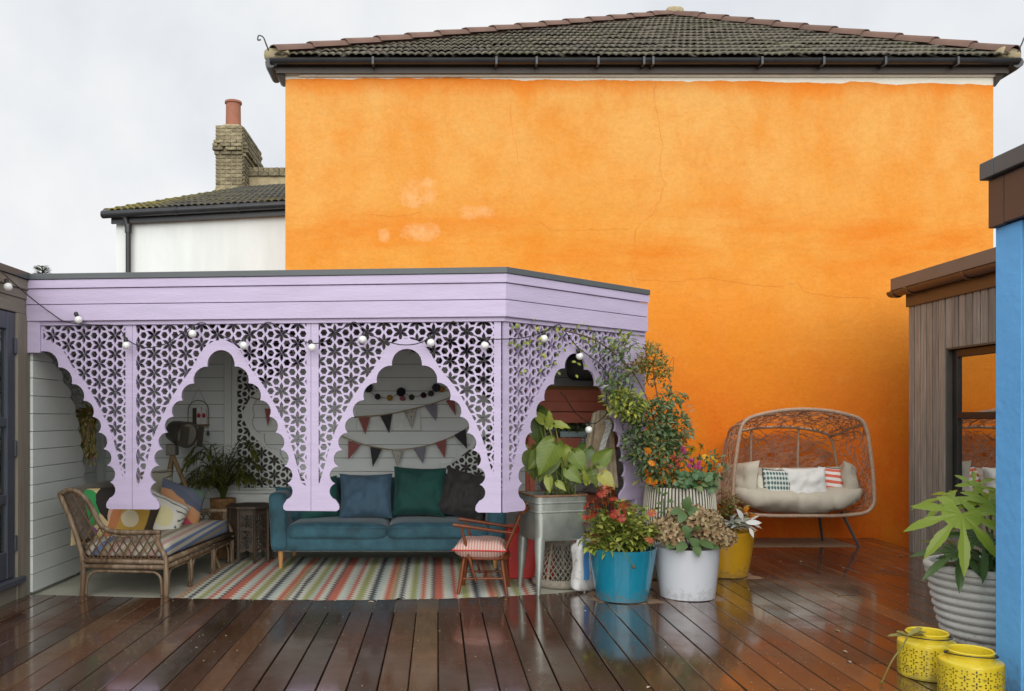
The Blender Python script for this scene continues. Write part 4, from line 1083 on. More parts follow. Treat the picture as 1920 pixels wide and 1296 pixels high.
mb = MB(); mb.cbox((RX-.155, ry0, 2.645), (RX-.135, ry1+.06, 2.765), .003); mb.cbox((RX-.133, ry0, 2.70), (RX+3.0, ry1+.05, 2.763), .004); mb.build('roof_edge', pm('brown_roof_trim', (.15, .13, .12), .4, .1, 4), rbld)

# ------------------------------------------------------------------ blue building, nearest right
bb = thing('blue_building', 'corner of a bright blue rendered building with dark roof trim at the right edge', 'building', (3.2, 3.6, 0))
BX = 2.878; by1 = 4.40
mb = MB(); mb.box((BX, by1-.195, -.2), (BX+.5, by1, 2.325)); mb.build('wall', K['blue'], bb, bevel=.004)
mb = MB(); mb.box((BX+.5, by1-.16, -.2), (BX+3, by1-.001, 2.33)); mb.build('end_wall', K['blue'], bb)
mb = MB(); mb.box((BX+.03, .8, .02), (BX+.09, by1-.197, 2.32)); mb.build('window_frame', K['blackf'], bb)
mb = MB(); mb.box((BX+.022, 1.0, .12), (BX+.028, by1-.25, 2.2)); mb.build('pane', K['glassd'], bb)
mb = MB(); mb.cbox((BX-.030, by1-.105, 2.326), (BX+.2, by1+.012, 2.575), .003); mb.cbox((BX-.030, .8, 2.33), (BX+.2, by1-.11, 2.575), .003); mb.build('fascia_panel', K['brownp'], bb)
mb = MB(); mb.cbox((BX-.066, by1-.08, 2.577), (BX+3, by1+.03, 2.665), .004); mb.cbox((BX-.066, .8, 2.577), (BX+3, by1-.083, 2.666), .004); mb.build('roof_edge', K['darkgrey'], bb)
mb = MB(); mb.box((BX+.2, .8, -.2), (BX+3, 1.0, 2.57)); mb.build('rear_wall', K['blue'], bb)
# ------------------------------------------------------------------ rug
mb = MB(); nx, ny = 90, 44; x0, x1, y0, y1 = -1.97, .78, 6.36, 8.28
def rugy0(x): return max(deck_back(x)+.012, 6.33)
for i in range(nx+1):
    for j in range(ny+1):
        x = lerp(x0, x1, i/nx); y = lerp(rugy0(x), y1, j/ny)
        h = .010*max(0, noise.noise(Vector((x*2.4, y*.5, 1))))+.018*math.exp(-((x+.28-.10*(y-6.4))/.035)**2)+.012*math.exp(-((x+.98+.16*(y-6.4))/.03)**2)
        mb.v.append(Vector((x, y, -.010+h)))
for i in range(nx):
    for j in range(ny): a = i*(ny+1)+j; mb.f.append([a, a+ny+1, a+ny+2, a+1])
o = mb.build('rug', K['rug'], smooth=179); tag(o, 'multicoloured striped woven rug on the pavilion floor', 'rug')

# ------------------------------------------------------------------ teal sofa
def cush(name, label, w, h, t, mat, loc, rx, rz, ry=0, seed=0, wr=.012, cat='cushion', group=None, piping=None, n=14):
    mb = MB(); mb.pillow(w, h, t, n, seed=seed, wr=wr)
    o = mb.build(name, mat, smooth=179)
    o.matrix_world = TR(loc[0], loc[1], loc[2], rx, ry, rz)
    tag(o, label, cat, group)
    if piping:
        ps = [(u*w/2*(1-.07*(1-v*v)*abs(u)**3), 0, v*h/2*(1-.07*(1-u*u)*abs(v)**3)) for u, v in
              [(-1+2*i/8, -1) for i in range(8)]+[(1, -1+2*i/8) for i in range(8)]+[(1-2*i/8, 1) for i in range(8)]+[(-1, 1-2*i/8) for i in range(8)]]
        mb = MB(); mb.tube(ps, .006, 6, closed=True); mb.build('piping', piping, o, smooth=60)
    return o
so = thing('sofa', 'teal velvet two seat sofa with oak legs on the striped rug', 'sofa', (-.445, 8.05, 0))
sx0, sx1, sy0, sy1 = -1.51, .62, 7.60, 8.50
mb = MB(); mb.rbox((sx1-sx0-.02, .80, .165), .04, 8, M=TR((sx0+sx1)/2, 8.04, .225)); mb.build('base', K['teal'], so, smooth=179)
for s, x in ((-1, sx0+.085), (1, sx1-.085)):
    mb = MB(); mb.rbox((.17, .86, .53), .055, 8, M=TR(x, 8.04, .41, 0, s*.05), wr=.004, seed=s+3); mb.build('arm', K['teal'], so, smooth=179)
mb = MB(); mb.rbox((sx1-sx0-.28, .2, .52), .07, 8, M=TR((sx0+sx1)/2, 8.40, .50, -.14), wr=.004); mb.build('backrest', K['teal'], so, smooth=179)
xm = (726-820)*7.65/FPX
for (a, b, sd) in ((sx0+.165, xm-.003, 1), (xm+.003, sx1-.165, 2)):
    mb = MB(); mb.rbox((b-a, .70, .135), .045, 10, puff=.02, M=TR((a+b)/2, 7.955, .325), wr=.006, seed=sd)
    sc_ = mb.build('seat_cushion', K['teal'], so, smooth=179)
    mb = MB(); zz = .362; yy = 7.603
    mb.tube([(a+.012, yy+.25, zz), (a+.012, yy+.03, zz), (a+.035, yy+.001, zz), (b-.035, yy+.001, zz), (b-.012, yy+.03, zz), (b-.012, yy+.25, zz)], .005, 6); mb.build('piping', K['teal'], sc_, smooth=60)
for (x, y) in ((sx0+.10, 7.68), (sx1-.10, 7.68), (sx0+.1, 8.4), (sx1-.1, 8.4)):
    mb = MB(); mb.lathe([(.016, -.008), (.026, .15)], 14, TR(x, y, 0)); mb.build('leg', K['oak'], so, smooth=50)
P = at(686, 930, 8.02); cush('cushion', 'dusty blue velvet cushion on the left half of the teal sofa', .50, .43, .19, K['blueC'], P, -.28, .05, seed=1, wr=.04, n=24)
P = at(786, 922, 8.05); cush('cushion', 'bottle green velvet cushion standing in the middle of the teal sofa', .50, .47, .18, K['greenC'], P, -.22, -.04, .03, seed=2, wr=.034, n=24)
P = at(872, 928, 8.0); cush('cushion', 'crumpled charcoal velvet cushion at the right of the teal sofa', .46, .46, .17, K['charC'], P, -.35, -.22, .22, seed=3, wr=.055, n=24)
P = at(598, 937, 8.1); cush('cushion', 'dark teal velvet cushion behind a fretwork pendant in the sofa corner', .44, .42, .17, K['greenC'], P, -.3, .45, -.1, seed=4, wr=.02)
P = at(552, 945, 8.02); cush('cushion', 'teal velvet bolster cushion against the left sofa arm', .40, .36, .16, K['teal'], P, -.3, .95, 0, seed=5, wr=.02)

# ------------------------------------------------------------------ rattan loveseat
rs = thing('rattan_loveseat', 'weathered cane loveseat with diamond lattice sides along the white boarded wall', 'loveseat', (-2.04, 6.42, -.02)); rs.rotation_euler = (0, 0, R(-5.0))
NY, FY = 6.42, 7.93
TOP = [(-2.875, .765), (-2.80, .80), (-2.735, .785), (-2.68, .745), (-2.63, .676), (-2.58, .576), (-2.53, .518), (-2.46, .488), (-2.30, .482), (-2.085, .486)]
BACK = [(-2.70, -.02), (-2.69, .14), (-2.695, .28), (-2.76, .50), (-2.875, .765)]
FRONT = [(-2.10, .47), (-2.105, .41), (-2.075, .35), (-2.045, .29), (-2.04, .2), (-2.04, -.02)]
for yy in (NY, FY):
    mb = MB(); mb.tube(spline([(x, yy, z) for x, z in TOP], 4), .020, 8); arm_ = mb.build('arm_rail', K['cane'], rs, smooth=179)
    mb = MB(); mb.tube(spline([(x-(.0), yy, z) for x, z in BACK], 4), .021, 8); mb.build('back_post', K['cane'], rs, smooth=179)
    mb = MB(); mb.tube(spline([(x, yy, z) for x, z in FRONT], 4), .021, 8); mb.build('leg', K['cane'], rs, smooth=179)
    mb = MB(); mb.tube(spline([(x+.035, yy+.002, z-.035) for x, z in TOP[1:-1]], 3), .009, 6); mb.build('inner_rail', K['cane'], rs, smooth=179)
    for z, r_ in ((.262, .019), (.222, .019)):
        mb = MB(); mb.tube([(-2.695, yy, z), (-2.05, yy, z)], r_, 8); mb.build('seat_rail', K['cane'], rs, smooth=179)
    mb = MB(); mb.tube(spline([(-2.668, yy, -.0), (-2.655, yy, .13), (-2.61, yy, .178), (-2.55, yy, .186), (-2.2, yy, .186), (-2.12, yy, .178), (-2.08, yy, .13), (-2.072, yy, 0)], 4), .011, 6); mb.build('brace', K['cane'], rs, smooth=179)
    # diamond weave
    def inside(x, z):
        zt = interp([(a-.0, b) for a, b in TOP], x)-.02
        xb = interp([(b, a) for a, b in BACK], z)+.012; xf = interp([(b, a) for a, b in FRONT[::-1]], z)-.012
        return .275 < z < zt and xb < x < xf
    lat = []
    for s in (-1, 1):
        for k in range(-14, 26):
            c0 = -2.9+k*.062; run = []
            for i in range(120):
                z = .27+i*.0045; x = c0+s*(z-.27)*.62
                if inside(x, z): run.append((x, yy+s*.004, z))
                else:
                    if len(run) > 6: lat.append((run[0], run[len(run)//2], run[-1]))
                    run = []
            if len(run) > 6: lat.append((run[0], run[len(run)//2], run[-1]))
    for q in lat:
        mb = MB(); mb.tube(q, .0055, 5); mb.build('lattice_cane', K['caned'], rs, smooth=60)
for z in (.272, .228):
    mb = MB(); mb.tube([(-2.038, NY, z), (-2.038, FY, z)], .020, 8); mb.build('front_rail', K['cane'], rs, smooth=179)
mb = MB(); mb.tube([(-2.70, NY, .25), (-2.70, FY, .25)], .02, 8); mb.build('back_seat_rail', K['cane'], rs, smooth=179)
mb = MB(); mb.tube([(-2.875, NY, .765), (-2.875, FY, .765)], .02, 8); mb.build('back_top_rail', K['cane'], rs, smooth=179)
for yy in (6.90, 7.42):
    mb = MB(); mb.tube([(-2.04, yy, .25), (-2.04, yy, -.02)], .019, 8); mb.build('leg', K['cane'], rs, smooth=179)
ys_ = [NY, 6.90, 7.42, FY]
for a, b in zip(ys_, ys_[1:]):
    mb = MB(); mb.tube(spline([(-2.035, a+.028, .02), (-2.035, a+.03, .12), (-2.035, a+.06, .185), (-2.035, a+.12, .198), (-2.035, b-.12, .198), (-2.035, b-.06, .185), (-2.035, b-.03, .12), (-2.035, b-.028, .02)], 4), .010, 6); mb.build('brace', K['cane'], rs, smooth=179)
for i in range(15):
    for s in (-1, 1):
        y = NY+.1+i*.1; mb = MB(); mb.tube([(-2.71, y, .28), (-2.86, min(FY, max(NY, y+s*.22)), .75)], .006, 5); mb.build('lattice_cane', K['caned'], rs, smooth=60)
mb = MB(); mb.box((-2.68, NY+.03, .245), (-2.06, FY-.03, .285)); mb.build('seat_deck', K['caned'], rs)
strip_m, nt, b = newmat('striped_seat_cloth')
xyz, g_ = pos(nt); f = mth(nt, 'DIVIDE', mth(nt, 'ADD', xyz.outputs['X'], 2.72), .72); f = mth(nt, 'MULTIPLY', mth(nt, 'ADD', f, mth(nt, 'MULTIPLY', mth(nt, 'SUBTRACT', .385, xyz.outputs['Z']), 1.4)), .87)
bl_, pk, tn, cr_ = (.12, .17, .29), (.40, .25, .22), (.30, .25, .17), (.46, .43, .35)
col = ramp(nt, f, [(0, tn), (.12, cr_), (.18, bl_), (.25, tn), (.33, pk), (.38, cr_), (.44, tn), (.52, pk), (.56, cr_), (.62, tn), (.68, cr_), (.74, pk), (.79, cr_), (.84, bl_), (.88, cr_), (.92, bl_), (.96, tn), (.99, (.20, .25, .34))], 'CONSTANT')
nt.links.new(col, b.inputs['Base Color']); b.inputs['Roughness'].default_value = .9
mb = MB(); mb.rbox((.66, 1.46, .125), .045, 10, puff=.02, M=TR(-2.375, 7.175, .345), wr=.008, seed=4); mb.build('seat_cushion', strip_m, rs, smooth=179)
mb = MB(); mb.rbox((.10, 1.42, .44), .045, 8, M=TR(-2.80, 7.175, .60, 0, -.34), wr=.01, seed=6); mb.build('back_pad', pm('grey_back_cloth', (.14, .125, .10), .9, .1, 5, bump=.2), rs, smooth=179)

prt = mat_print('painted_cushion', (.62, .50, .25), 'patches', [(-.08, .05, .07, .16, (.03, .26, .07)), (.10, .08, .13, .16, (.018, .014, .012)), (.13, -.03, .085, .12, (.55, .37, .26)), (.14, -.10, .028, .016, (.42, .02, .02)), (-.14, -.06, .05, .05, (.62, .06, .11)), (-.09, -.15, .05, .05, (.20, .06, .26)), (-.17, -.16, .04, .04, (.66, .30, .04))])
gold = mat_print('golden_print', (.50, .30, .05), 'patches', [(-.02, .02, .07, .07, (.55, .48, .32)), (.17, 0, .06, .3, (.05, .035, .02)), (-.15, 0, .05, .3, (.42, .16, .06))])
sprig = mat_print('white_sprig_print', (.66, .65, .57), 'sprig', [(.05, .07, .08), (.70, .62, .20)])
band = mat_print('banded_cloth', (.5, .3, .2), 'bands', [(.36, .045, .07), (.40, .06, .09), (.50, .24, .11), (.52, .27, .13), (.10, .12, .17), (.12, .14, .19), (.12, .19, .14)], scale=2.1)
swirl = mat_print('swirl_print', (.40, .38, .29), 'sprig', [(.04, .04, .035), (.36, .33, .24)])
P = at(186, 965, 6.78); cush('cushion', 'yellow cushion with a painted face and green leaf at the near end of the loveseat', .46, .46, .15, prt, P, -.30, .62, 0, seed=11, wr=.010)
P = at(243, 982, 6.86); cush('cushion', 'golden brown blurred print cushion behind the left pendant on the loveseat', .40, .40, .14, gold, P, -.35, .5, .35, seed=12)
P = at(298, 972, 7.12); cush('cushion', 'white cushion with dark leaf strokes in the middle of the loveseat', .44, .44, .16, sprig, P, -.42, .55, .5, seed=13)
P = at(338, 950, 7.45); cush('cushion', 'cushion in crimson, peach and slate bands at the far end of the loveseat', .42, .42, .16, band, P, -.35, .62, .35, seed=14)
P = at(290, 920, 7.62); cush('cushion', 'black and cream swirl print cushion against the loveseat back', .40, .38, .14, swirl, P, -.25, .85, 0, seed=15)

# ------------------------------------------------------------------ child's spindle armchair
ch_ = thing('spindle_chair', 'small varnished spindle back armchair in front of the teal sofa', 'chair', (.375, 6.71, -.008), R(-8), world=False)
def stick(p, q, r, parent, name, mat=None, n=8):
    mb = MB(); p, q = Vector(p), Vector(q); rr_ = r if isinstance(r, tuple) else (r*.8, r, r*.8)
    mb.tube([p, (p+q)/2, q], list(rr_), n); return mb.build(name, mat or K['elm'], parent, smooth=60)
mb = MB(); poly = []
for i in range(24):
    a = 2*math.pi*i/24; poly.append((.20*math.copysign(abs(math.cos(a))**.7, math.cos(a)), .185*math.copysign(abs(math.sin(a))**.7, math.sin(a))))
mb.prism(poly, .265, .295); mb.build('seat', K['elm'], ch_, bevel=.008)
for (x, y) in ((-.15, -.14), (-.15, .14), (.14, -.13), (.14, .13)):
    stick((x, y, .268), (x*1.28, y*1.25, 0), (.014, .0165, .013), ch_, 'leg')
for y in (-.155, .155): stick((-.172, y*.99, .115), (.162, y*.99, .125), .009, ch_, 'stretcher')
stick((0, -.158, .118), (0, .158, .118), .008, ch_, 'stretcher')
for y in (-.165, .165):
    stick((.14, y, .28), (.30, y*1.02, .655), (.014, .015, .012), ch_, 'back_post')
    stick((-.23, y*1.18, .535), (.235, y*1.03, .475), (.016, .014, .010), ch_, 'arm')
    stick((-.17, y*1.17, .525), (-.055, y*1.08, .10), (.009, .014, .009), ch_, 'arm_support')
for i in range(4):
    y = -.1+i*.0667; stick((.155, y, .285), (.298, y*1.05, .64), (.007, .008, .006), ch_, 'spindle')
mb = MB(); mb.tube(spline([(.305, -.20, .645), (.325, -.1, .655), (.33, 0, .658), (.325, .1, .655), (.305, .20, .645)], 4), .020, 8); mb.build('top_rail', K['elm'], ch_, smooth=60)
kc = mat_print('pink_striped_cotton', (.6, .4, .35), 'stripesx', [(.52, .24, .20), (.60, .47, .41)], scale=46)
o = cush('cushion', 'pink and white striped cushion on the small spindle chair', .42, .40, .15, kc, (.345, 6.69, .335), R(-90), R(-8), 0, seed=21, wr=.01, piping=K['redp'])

# ------------------------------------------------------------------ carved side table, lamp, palm, wall hanging
tb = thing('carved_side_table', 'dark carved octagonal side table beside the teal sofa', 'table', (-1.80, 8.12, -.01))
TBX, TBY = -1.775, 8.12
def oct_(r): return [(TBX+r*math.cos(math.pi/8+i*math.pi/4), TBY+r*math.sin(math.pi/8+i*math.pi/4)) for i in range(8)]
mb = MB(); mb.prism(oct_(.235), .497, .522); mb.build('table_top', K['carve'], tb, bevel=.004)
P8 = oct_(.195)
for i in range(8):
    a, b_2 = Vector((*P8[i], 0)), Vector((*P8[(i+1) % 8], 0)); W = (b_2-a).length; d_ = (b_2-a)/W; nn = Vector((d_.y, -d_.x, 0))
    mb = MB(); M_ = TR(a.x, a.y, 0, 0, 0, math.atan2(d_.y, d_.x)); mb.cbox((-.012, -.012, -.008), (.012, .012, .496), .003, M_); mb.build('leg', K['carve'], tb)
    def F(u, z, W=W): return min(u-.022, W-.022-u, .44-z, z-.12, abs(z-.31)-.012)
    hs = [h for h in (clip(h, F) for h in fret_holes(0, W, .1, .46, .058, (.012, .01))) if h]
    if nn.y < .5:
        v2, tr = cut_board([(.012, .085), (W*.5, .115), (W-.012, .085), (W-.012, .494), (.012, .494)], hs)
        board_from(v2, tr, a, b_2, .012, 'carved_panel', K['carve'], tb, nn)

lp = thing('tripod_lamp', 'film style lamp on wooden tripod in the back left corner', 'lamp', (-2.55, 8.30, -.02))
HD = at(323, 852, 8.25)
for (px, py, yy) in ((364, 950, 8.0), (305, 945, 8.05), (322, 940, 8.5)):
    q = at(px, py, yy); dd = q-HD; q = HD+dd*((HD.z+.02)/(HD.z-q.z)); q.y = min(q.y, 8.55); stick(HD, q, (.022, .02, .014), lp, 'leg', K['lampw'])
mb = MB(); mb.cbox((HD.x-.05, HD.y-.05, HD.z-.01), (HD.x+.05, HD.y+.05, HD.z+.10), .008); mb.build('mount', K['lampm'], lp)
Ml = Matrix.Translation(at(338, 812, 8.25)) @ Matrix.Rotation(R(-35), 4, 'Z') @ Matrix.Rotation(R(100), 4, 'Y')
mb = MB(); mb.lathe([(.04, -.12), (.10, -.10), (.115, -.02), (.12, .08), (.128, .085), (.128, .11), (.11, .11), (.10, -.02)], 24, Ml); hd_ = mb.build('lamp_head', K['lampm'], lp, smooth=40)
mb = MB(); mb.lathe([(.108, .102), (.06, .115), (.001, .12)], 24, Ml, capb=False); mb.build('lens', pm('dim_lens', (.35, .34, .28), .15, .05, 4, coat=.5), hd_, smooth=60)
for s in (-1, 1):
    mb = MB(); mb.box((-.10, s*.13-.004, .11), (.10, s*.13+.004, .21), Ml @ Matrix.Rotation(s*.2, 4, 'X')); mb.build('barn_door', K['lampm'], hd_)

pb = thing('parlour_palm', 'bushy palm in a wicker basket stand behind the carved table', 'plant', (-2.1, 8.36, -.02))
PBX, PBY = at(418, 900, 8.36).x, 8.36
mb = MB(); mb.lathe([(.085, -.02), (.095, .25), (.115, .52), (.125, .535), (.125, .56), (.10, .56), (.09, .50)], 24, TR(PBX, PBY, 0)); bk_ = mb.build('basket', K['wickd'], pb, smooth=40)
for i in range(24):
    a = i*math.pi/12; stick((PBX+.097*math.cos(a), PBY+.097*math.sin(a), .10), (PBX+.121*math.cos(a), PBY+.121*math.sin(a), .54), .006, bk_, 'cane', K['wickd'], 5)
rp = random.Random(9); pl_ = leafm('palm_leaf', [(.10, .12, .022), (.16, .17, .03), (.07, .09, .022), (.24, .22, .04)], .4, .35)
for i in range(36):
    a = rp.uniform(0, 6.28); rch = rp.uniform(.16, .44); hh = rp.uniform(.16, .60); tipz = .55+hh
    b0 = Vector((PBX+rp.uniform(-.03, .03), PBY+rp.uniform(-.03, .03), .55)); ca, sa = math.cos(a), math.sin(a)*.6
    ps = spline([b0, b0+Vector((ca*rch*.15, sa*rch*.15, hh*.55)), b0+Vector((ca*rch*.6, sa*rch*.6, hh*1.0)), b0+Vector((ca*rch*1.05, sa*rch*1.05, hh*.82))], 6)
    mb = MB(); mb.tube(ps, .004, 4); n_ = len(ps)
    for k in range(6, n_):
        t_ = (ps[k]-ps[k-1]).normalized(); L = .18*(1-.55*abs((k-12)/n_))
        for s in (-1, 1):
            sd_ = t_.cross(Vector((0, 0, 1))).normalized()*s
            mb.leaf(ps[k], t_*.6+sd_*.9+Vector((0, 0, rp.uniform(-.2, .25))), (0, 0, 1), L*rp.uniform(.8, 1.2), .014, ((0, .3), (.4, 1), (1, .02)), .35, .3)
    mb.build('frond', pl_, pb)

wh_ = thing('wall_hanging', 'arched wire wall hanging with small ornaments and tassels on the back wall', 'wall hanging', at(372, 800, 8.66))
C0 = at(372, 775, 8.66); k_ = 8.66/FPX
arch_ = [C0+Vector((-19*k_, 0, -22*k_)), C0+Vector((-19*k_, 0, 8*k_)), C0+Vector((-12*k_, 0, 20*k_)), C0+Vector((0, 0, 24*k_)), C0+Vector((12*k_, 0, 20*k_)), C0+Vector((19*k_, 0, 8*k_)), C0+Vector((19*k_, 0, -22*k_))]
mb = MB(); mb.tube(spline(arch_, 4)+[arch_[0]], .004, 6); mb.build('wire_frame', K['brass'], wh_, smooth=60)
mb = MB(); mb.tube([arch_[1], C0+Vector((0, 0, 48*k_)), arch_[5]], .002, 5); mb.build('cord', K['brass'], wh_)
mb = MB(); mb.cbox((C0.x-19*k_, C0.y-.05, C0.z-24*k_), (C0.x+19*k_, C0.y+.03, C0.z-21*k_), .002); mb.build('shelf', K['lampw'], wh_)
for (dx, w_, h_, m_) in ((-7, 7, 30, K['carve']), (1.5, 9, 32, K['whiteC']), (11, 9, 28, K['whiteC'])):
    mb = MB(); mb.cbox((C0.x+(dx-w_/2)*k_, C0.y-.012, C0.z-20.5*k_), (C0.x+(dx+w_/2)*k_, C0.y+.006, C0.z+(h_-20)*k_), .003); cd = mb.build('card', m_, wh_)
    if m_ is K['whiteC']:
        mb = MB(); mb.lathe([(.001, -.028), (.016, -.012), (.018, .006), (.001, .026)], 12, TR(C0.x+dx*k_, C0.y-.016, C0.z-4*k_)); mb.build('red_motif', K['redp'], cd, smooth=60)
for dx in (0, 18):
    p = C0+Vector((dx*k_, 0, -22*k_)); mb = MB(); mb.tube([p, p+Vector((0, 0, -.06))], .0015, 4); cc = mb.build('tassel_cord', K['rope'], wh_)
    mb = MB(); mb.lathe([(.004, -.11), (.015, -.10), (.016, -.08), (.003, -.055)], 10, Matrix.Translation(p)); mb.build('tassel', K['slate'], cc, smooth=60)

# ------------------------------------------------------------------ bunting and pompoms on the back wall
fl = dict(r=pm('rose_felt', (.34, .115, .10), .9, .1, 8), d=pm('dark_felt', (.045, .043, .045), .9, .1, 8), l=pm('lilac_felt', (.25, .235, .29), .9, .1, 8), w=mat_print('dotted_cotton', (.50, .48, .42), 'dots', [(.03, .03, .03)], scale=75))
jute = pm('jute_cord', (.36, .28, .15), .9, .1, 10)
def bunting(pts, flags, label):
    yy = BYW-.07
    P_ = spline([at(a, b, yy) for a, b in pts], 6)
    t_ = thing('bunting', label, 'bunting', P_[len(P_)//2], group='bunting on the back wall')
    mb = MB(); mb.tube(P_, .006, 5); mb.build('cord', jute, t_)
    for (xa, ya, xb, yb, xc, yc, kk) in flags:
        A_, B_, C_ = at(xa, ya, yy-.006), at(xb, yb, yy-.006), at(xc, yc, yy-.012)
        mb = MB(); o_ = Vector((0, -.004, 0)); mid = (A_+B_+C_)/3+Vector((0, -.012, 0))
        mb.add([A_, B_, C_, mid, A_-o_, B_-o_, C_-o_], [(0, 3, 1), (1, 3, 2), (2, 3, 0), (4, 5, 6), (0, 1, 5, 4), (1, 2, 6, 5), (2, 0, 4, 6)])
        mb.build('pennant', fl[kk], t_)
bunting([(664, 782), (720, 778), (760, 770), (800, 760), (840, 747), (870, 735)],
        [(672, 783, 694, 782, 685, 815, 'r'), (713, 780, 735, 776, 730, 813, 'd'), (758, 771, 782, 766, 773, 806, 'w'), (797, 762, 820, 757, 817, 790, 'l'), (836, 752, 852, 745, 855, 780, 'r')],
        'upper bunting string with rose, dark and dotted pennants above the teal sofa')
bunting([(628, 812), (660, 826), (700, 838), (745, 843), (800, 836), (850, 818), (880, 800)],
        [(653, 826, 676, 834, 653, 862, 'r'), (694, 838, 716, 842, 699, 876, 'd'), (734, 843, 757, 843, 746, 878, 'w'), (775, 841, 799, 837, 793, 870, 'l'), (816, 830, 837, 823, 834, 860, 'r'), (851, 816, 873, 804, 876, 842, 'd')],
        'lower bunting string hanging close behind the sofa cushions')
bunting([(470, 745), (500, 752), (530, 752), (560, 748)], [(496, 766, 510, 766, 502, 800, 'r')], 'short end of bunting with one rose pennant by the palm')
pg = thing('pompom_garland', 'garland of dark, yellow and pink felt pompoms across the back wall', 'garland', at(750, 735, BYW-.05))
mb = MB(); mb.tube(spline([at(a, b, BYW-.06) for a, b in ((682, 727), (708, 743), (731, 746), (752, 735), (772, 744), (795, 740), (810, 737), (828, 728), (850, 722))], 4), .002, 4); mb.build('thread', K['rope'], pg)
def pom(px, py, r, col, nm):
    mb = MB(); p = at(px, py, BYW-.08); rr_ = r*BYW/FPX
    bm_ = bmesh.new(); bmesh.ops.create_icosphere(bm_, subdivisions=3, radius=rr_)
    for v in bm_.verts: v.co *= 1+.10*noise.noise(v.co*90)
    mb.addbm(bm_, Matrix.Translation(p)); mb.build('pompom', pm(nm, col, .95, .2, 60, bump=.8, bs=200), pg, smooth=179)
for i, (px, py, r, col) in enumerate(((690, 727, 9, (.05, .05, .06)), (708, 744, 5.5, (.035, .035, .05)), (731, 746, 5.5, (.45, .22, .02)), (752, 735, 8.5, (.014, .014, .025)), (755, 747, 5, (.42, .10, .14)), (772, 745, 5.5, (.035, .05, .015)), (794, 741, 5.5, (.03, .008, .01)), (808, 738, 5.5, (.045, .04, .04)), (818, 727, 8, (.04, .04, .05)), (829, 730, 5.5, (.45, .20, .02)))):
    pom(px, py, r, col, 'felt_%s' % 'abcdefghij'[i])
pn = thing('relief_plaque', 'pale square plaque with carved swirls on the back wall behind the bunting', 'plaque', at(720, 808, BYW-.03))
p0, p1 = at(668, 808, BYW-.035), at(789, 768, BYW-.035)
mb = MB(); mb.cbox((p0.x, BYW-.035, p0.z), (p1.x, BYW-.0225, p1.z), .004); mb.build('board', K['wpanel'], pn)
for i in range(9):
    cx_, cz_ = lerp(p0.x+.06, p1.x-.06, i/8), lerp(p0.z, p1.z, .5+.18*(-1)**i)
    ps = [(cx_+(.012+.05*t/20)*math.cos(t*.55), BYW-.0365, cz_+(.012+.05*t/20)*math.sin(t*.55)) for t in range(21)]
    mb = MB(); mb.tube(ps, .003, 4); mb.build('swirl', K['wpanel'], pn)
# ------------------------------------------------------------------ string of lights
def onfront(px, py, off):
    k = (px-820)/FPX
    t = front(px)
    if t < 0: p = Vector((-3.06, -3.06/k, 0))                      # along the grey building
    elif t <= L1:
        p = PA+d1*t+n1*off
        # keep the sight line: the offset point is re-projected onto it
        p = Vector((k*p.y, p.y, 0))
    else:
        u = (k*PB.y-PB.x)/(d2.x-k*d2.y); p = PB+d2*u+n2*off; p = Vector((k*p.y, p.y, 0))
    p.z = CAMZ+(783-py)*p.y/FPX; return p
sl_ = thing('festoon_lights', 'festoon cable with round opal bulbs looped along the pavilion front', 'string lights', onfront(480, 620, .07))
cab = [(-40, 470), (0, 507), (50, 552), (100, 590), (125, 604), (170, 609), (215, 610), (226, 619), (238, 636), (256, 647), (280, 652), (310, 645), (345, 622), (368, 608), (384, 606), (402, 620), (430, 636), (457, 638), (484, 618), (497, 606), (510, 606), (530, 620), (560, 636), (585, 644), (610, 640), (640, 618), (662, 604), (676, 612), (700, 630), (730, 642), (760, 647), (790, 642), (822, 622), (846, 604), (856, 606), (880, 624), (905, 635), (945, 636), (985, 633), (1022, 621), (1046, 609), (1056, 617), (1080, 648), (1100, 664), (1122, 680)]
pts = [onfront(a, b, .075) for a, b in cab]
mb = MB(); mb.tube(spline(pts, 3), .0042, 5); mb.build('cable', K['rope'], sl_, smooth=179)
cab2 = [(1122, 680), (1140, 705), (1137, 745), (1140, 770), (1128, 785), (1110, 795), (1080, 775), (1060, 745), (1050, 735)]
mb = MB(); mb.tube(spline([onfront(a, b, .03) if i < 4 else onfront(a, b, -.10) for i, (a, b) in enumerate(cab2)], 3), .0042, 5); mb.build('cable', K['rope'], sl_, smooth=179)
bm_ = bmesh.new(); bmesh.ops.create_uvsphere(bm_, u_segments=16, v_segments=10, radius=.030); B_ = MB(); B_.addbm(bm_); bulb_me = B_.mesh('bulb', 179, K['bulb'])
S_ = MB(); S_.lathe([(.013, .022), (.016, .03), (.016, .055), (.008, .062)], 10, capt=True); sock_me = S_.mesh('socket', 50, K['rope'])
for (px, py, off) in ((15, 538, .09), (147, 600, .09), (237, 648, .09), (361, 626, .09), (457, 648, .09), (585, 652, .09), (680, 637, .09), (808, 643, .09), (909, 648, .09), (1020, 635, .09), (1087, 668, .09), (1137, 727, .05), (1104, 806, -.10)):
    bo = inst('bulb', bulb_me, sl_, onfront(px, py, off)); bo.rotation_euler = (RNG.uniform(-.3, .3), RNG.uniform(-.4, .4), 0)
    inst('socket', sock_me, bo)

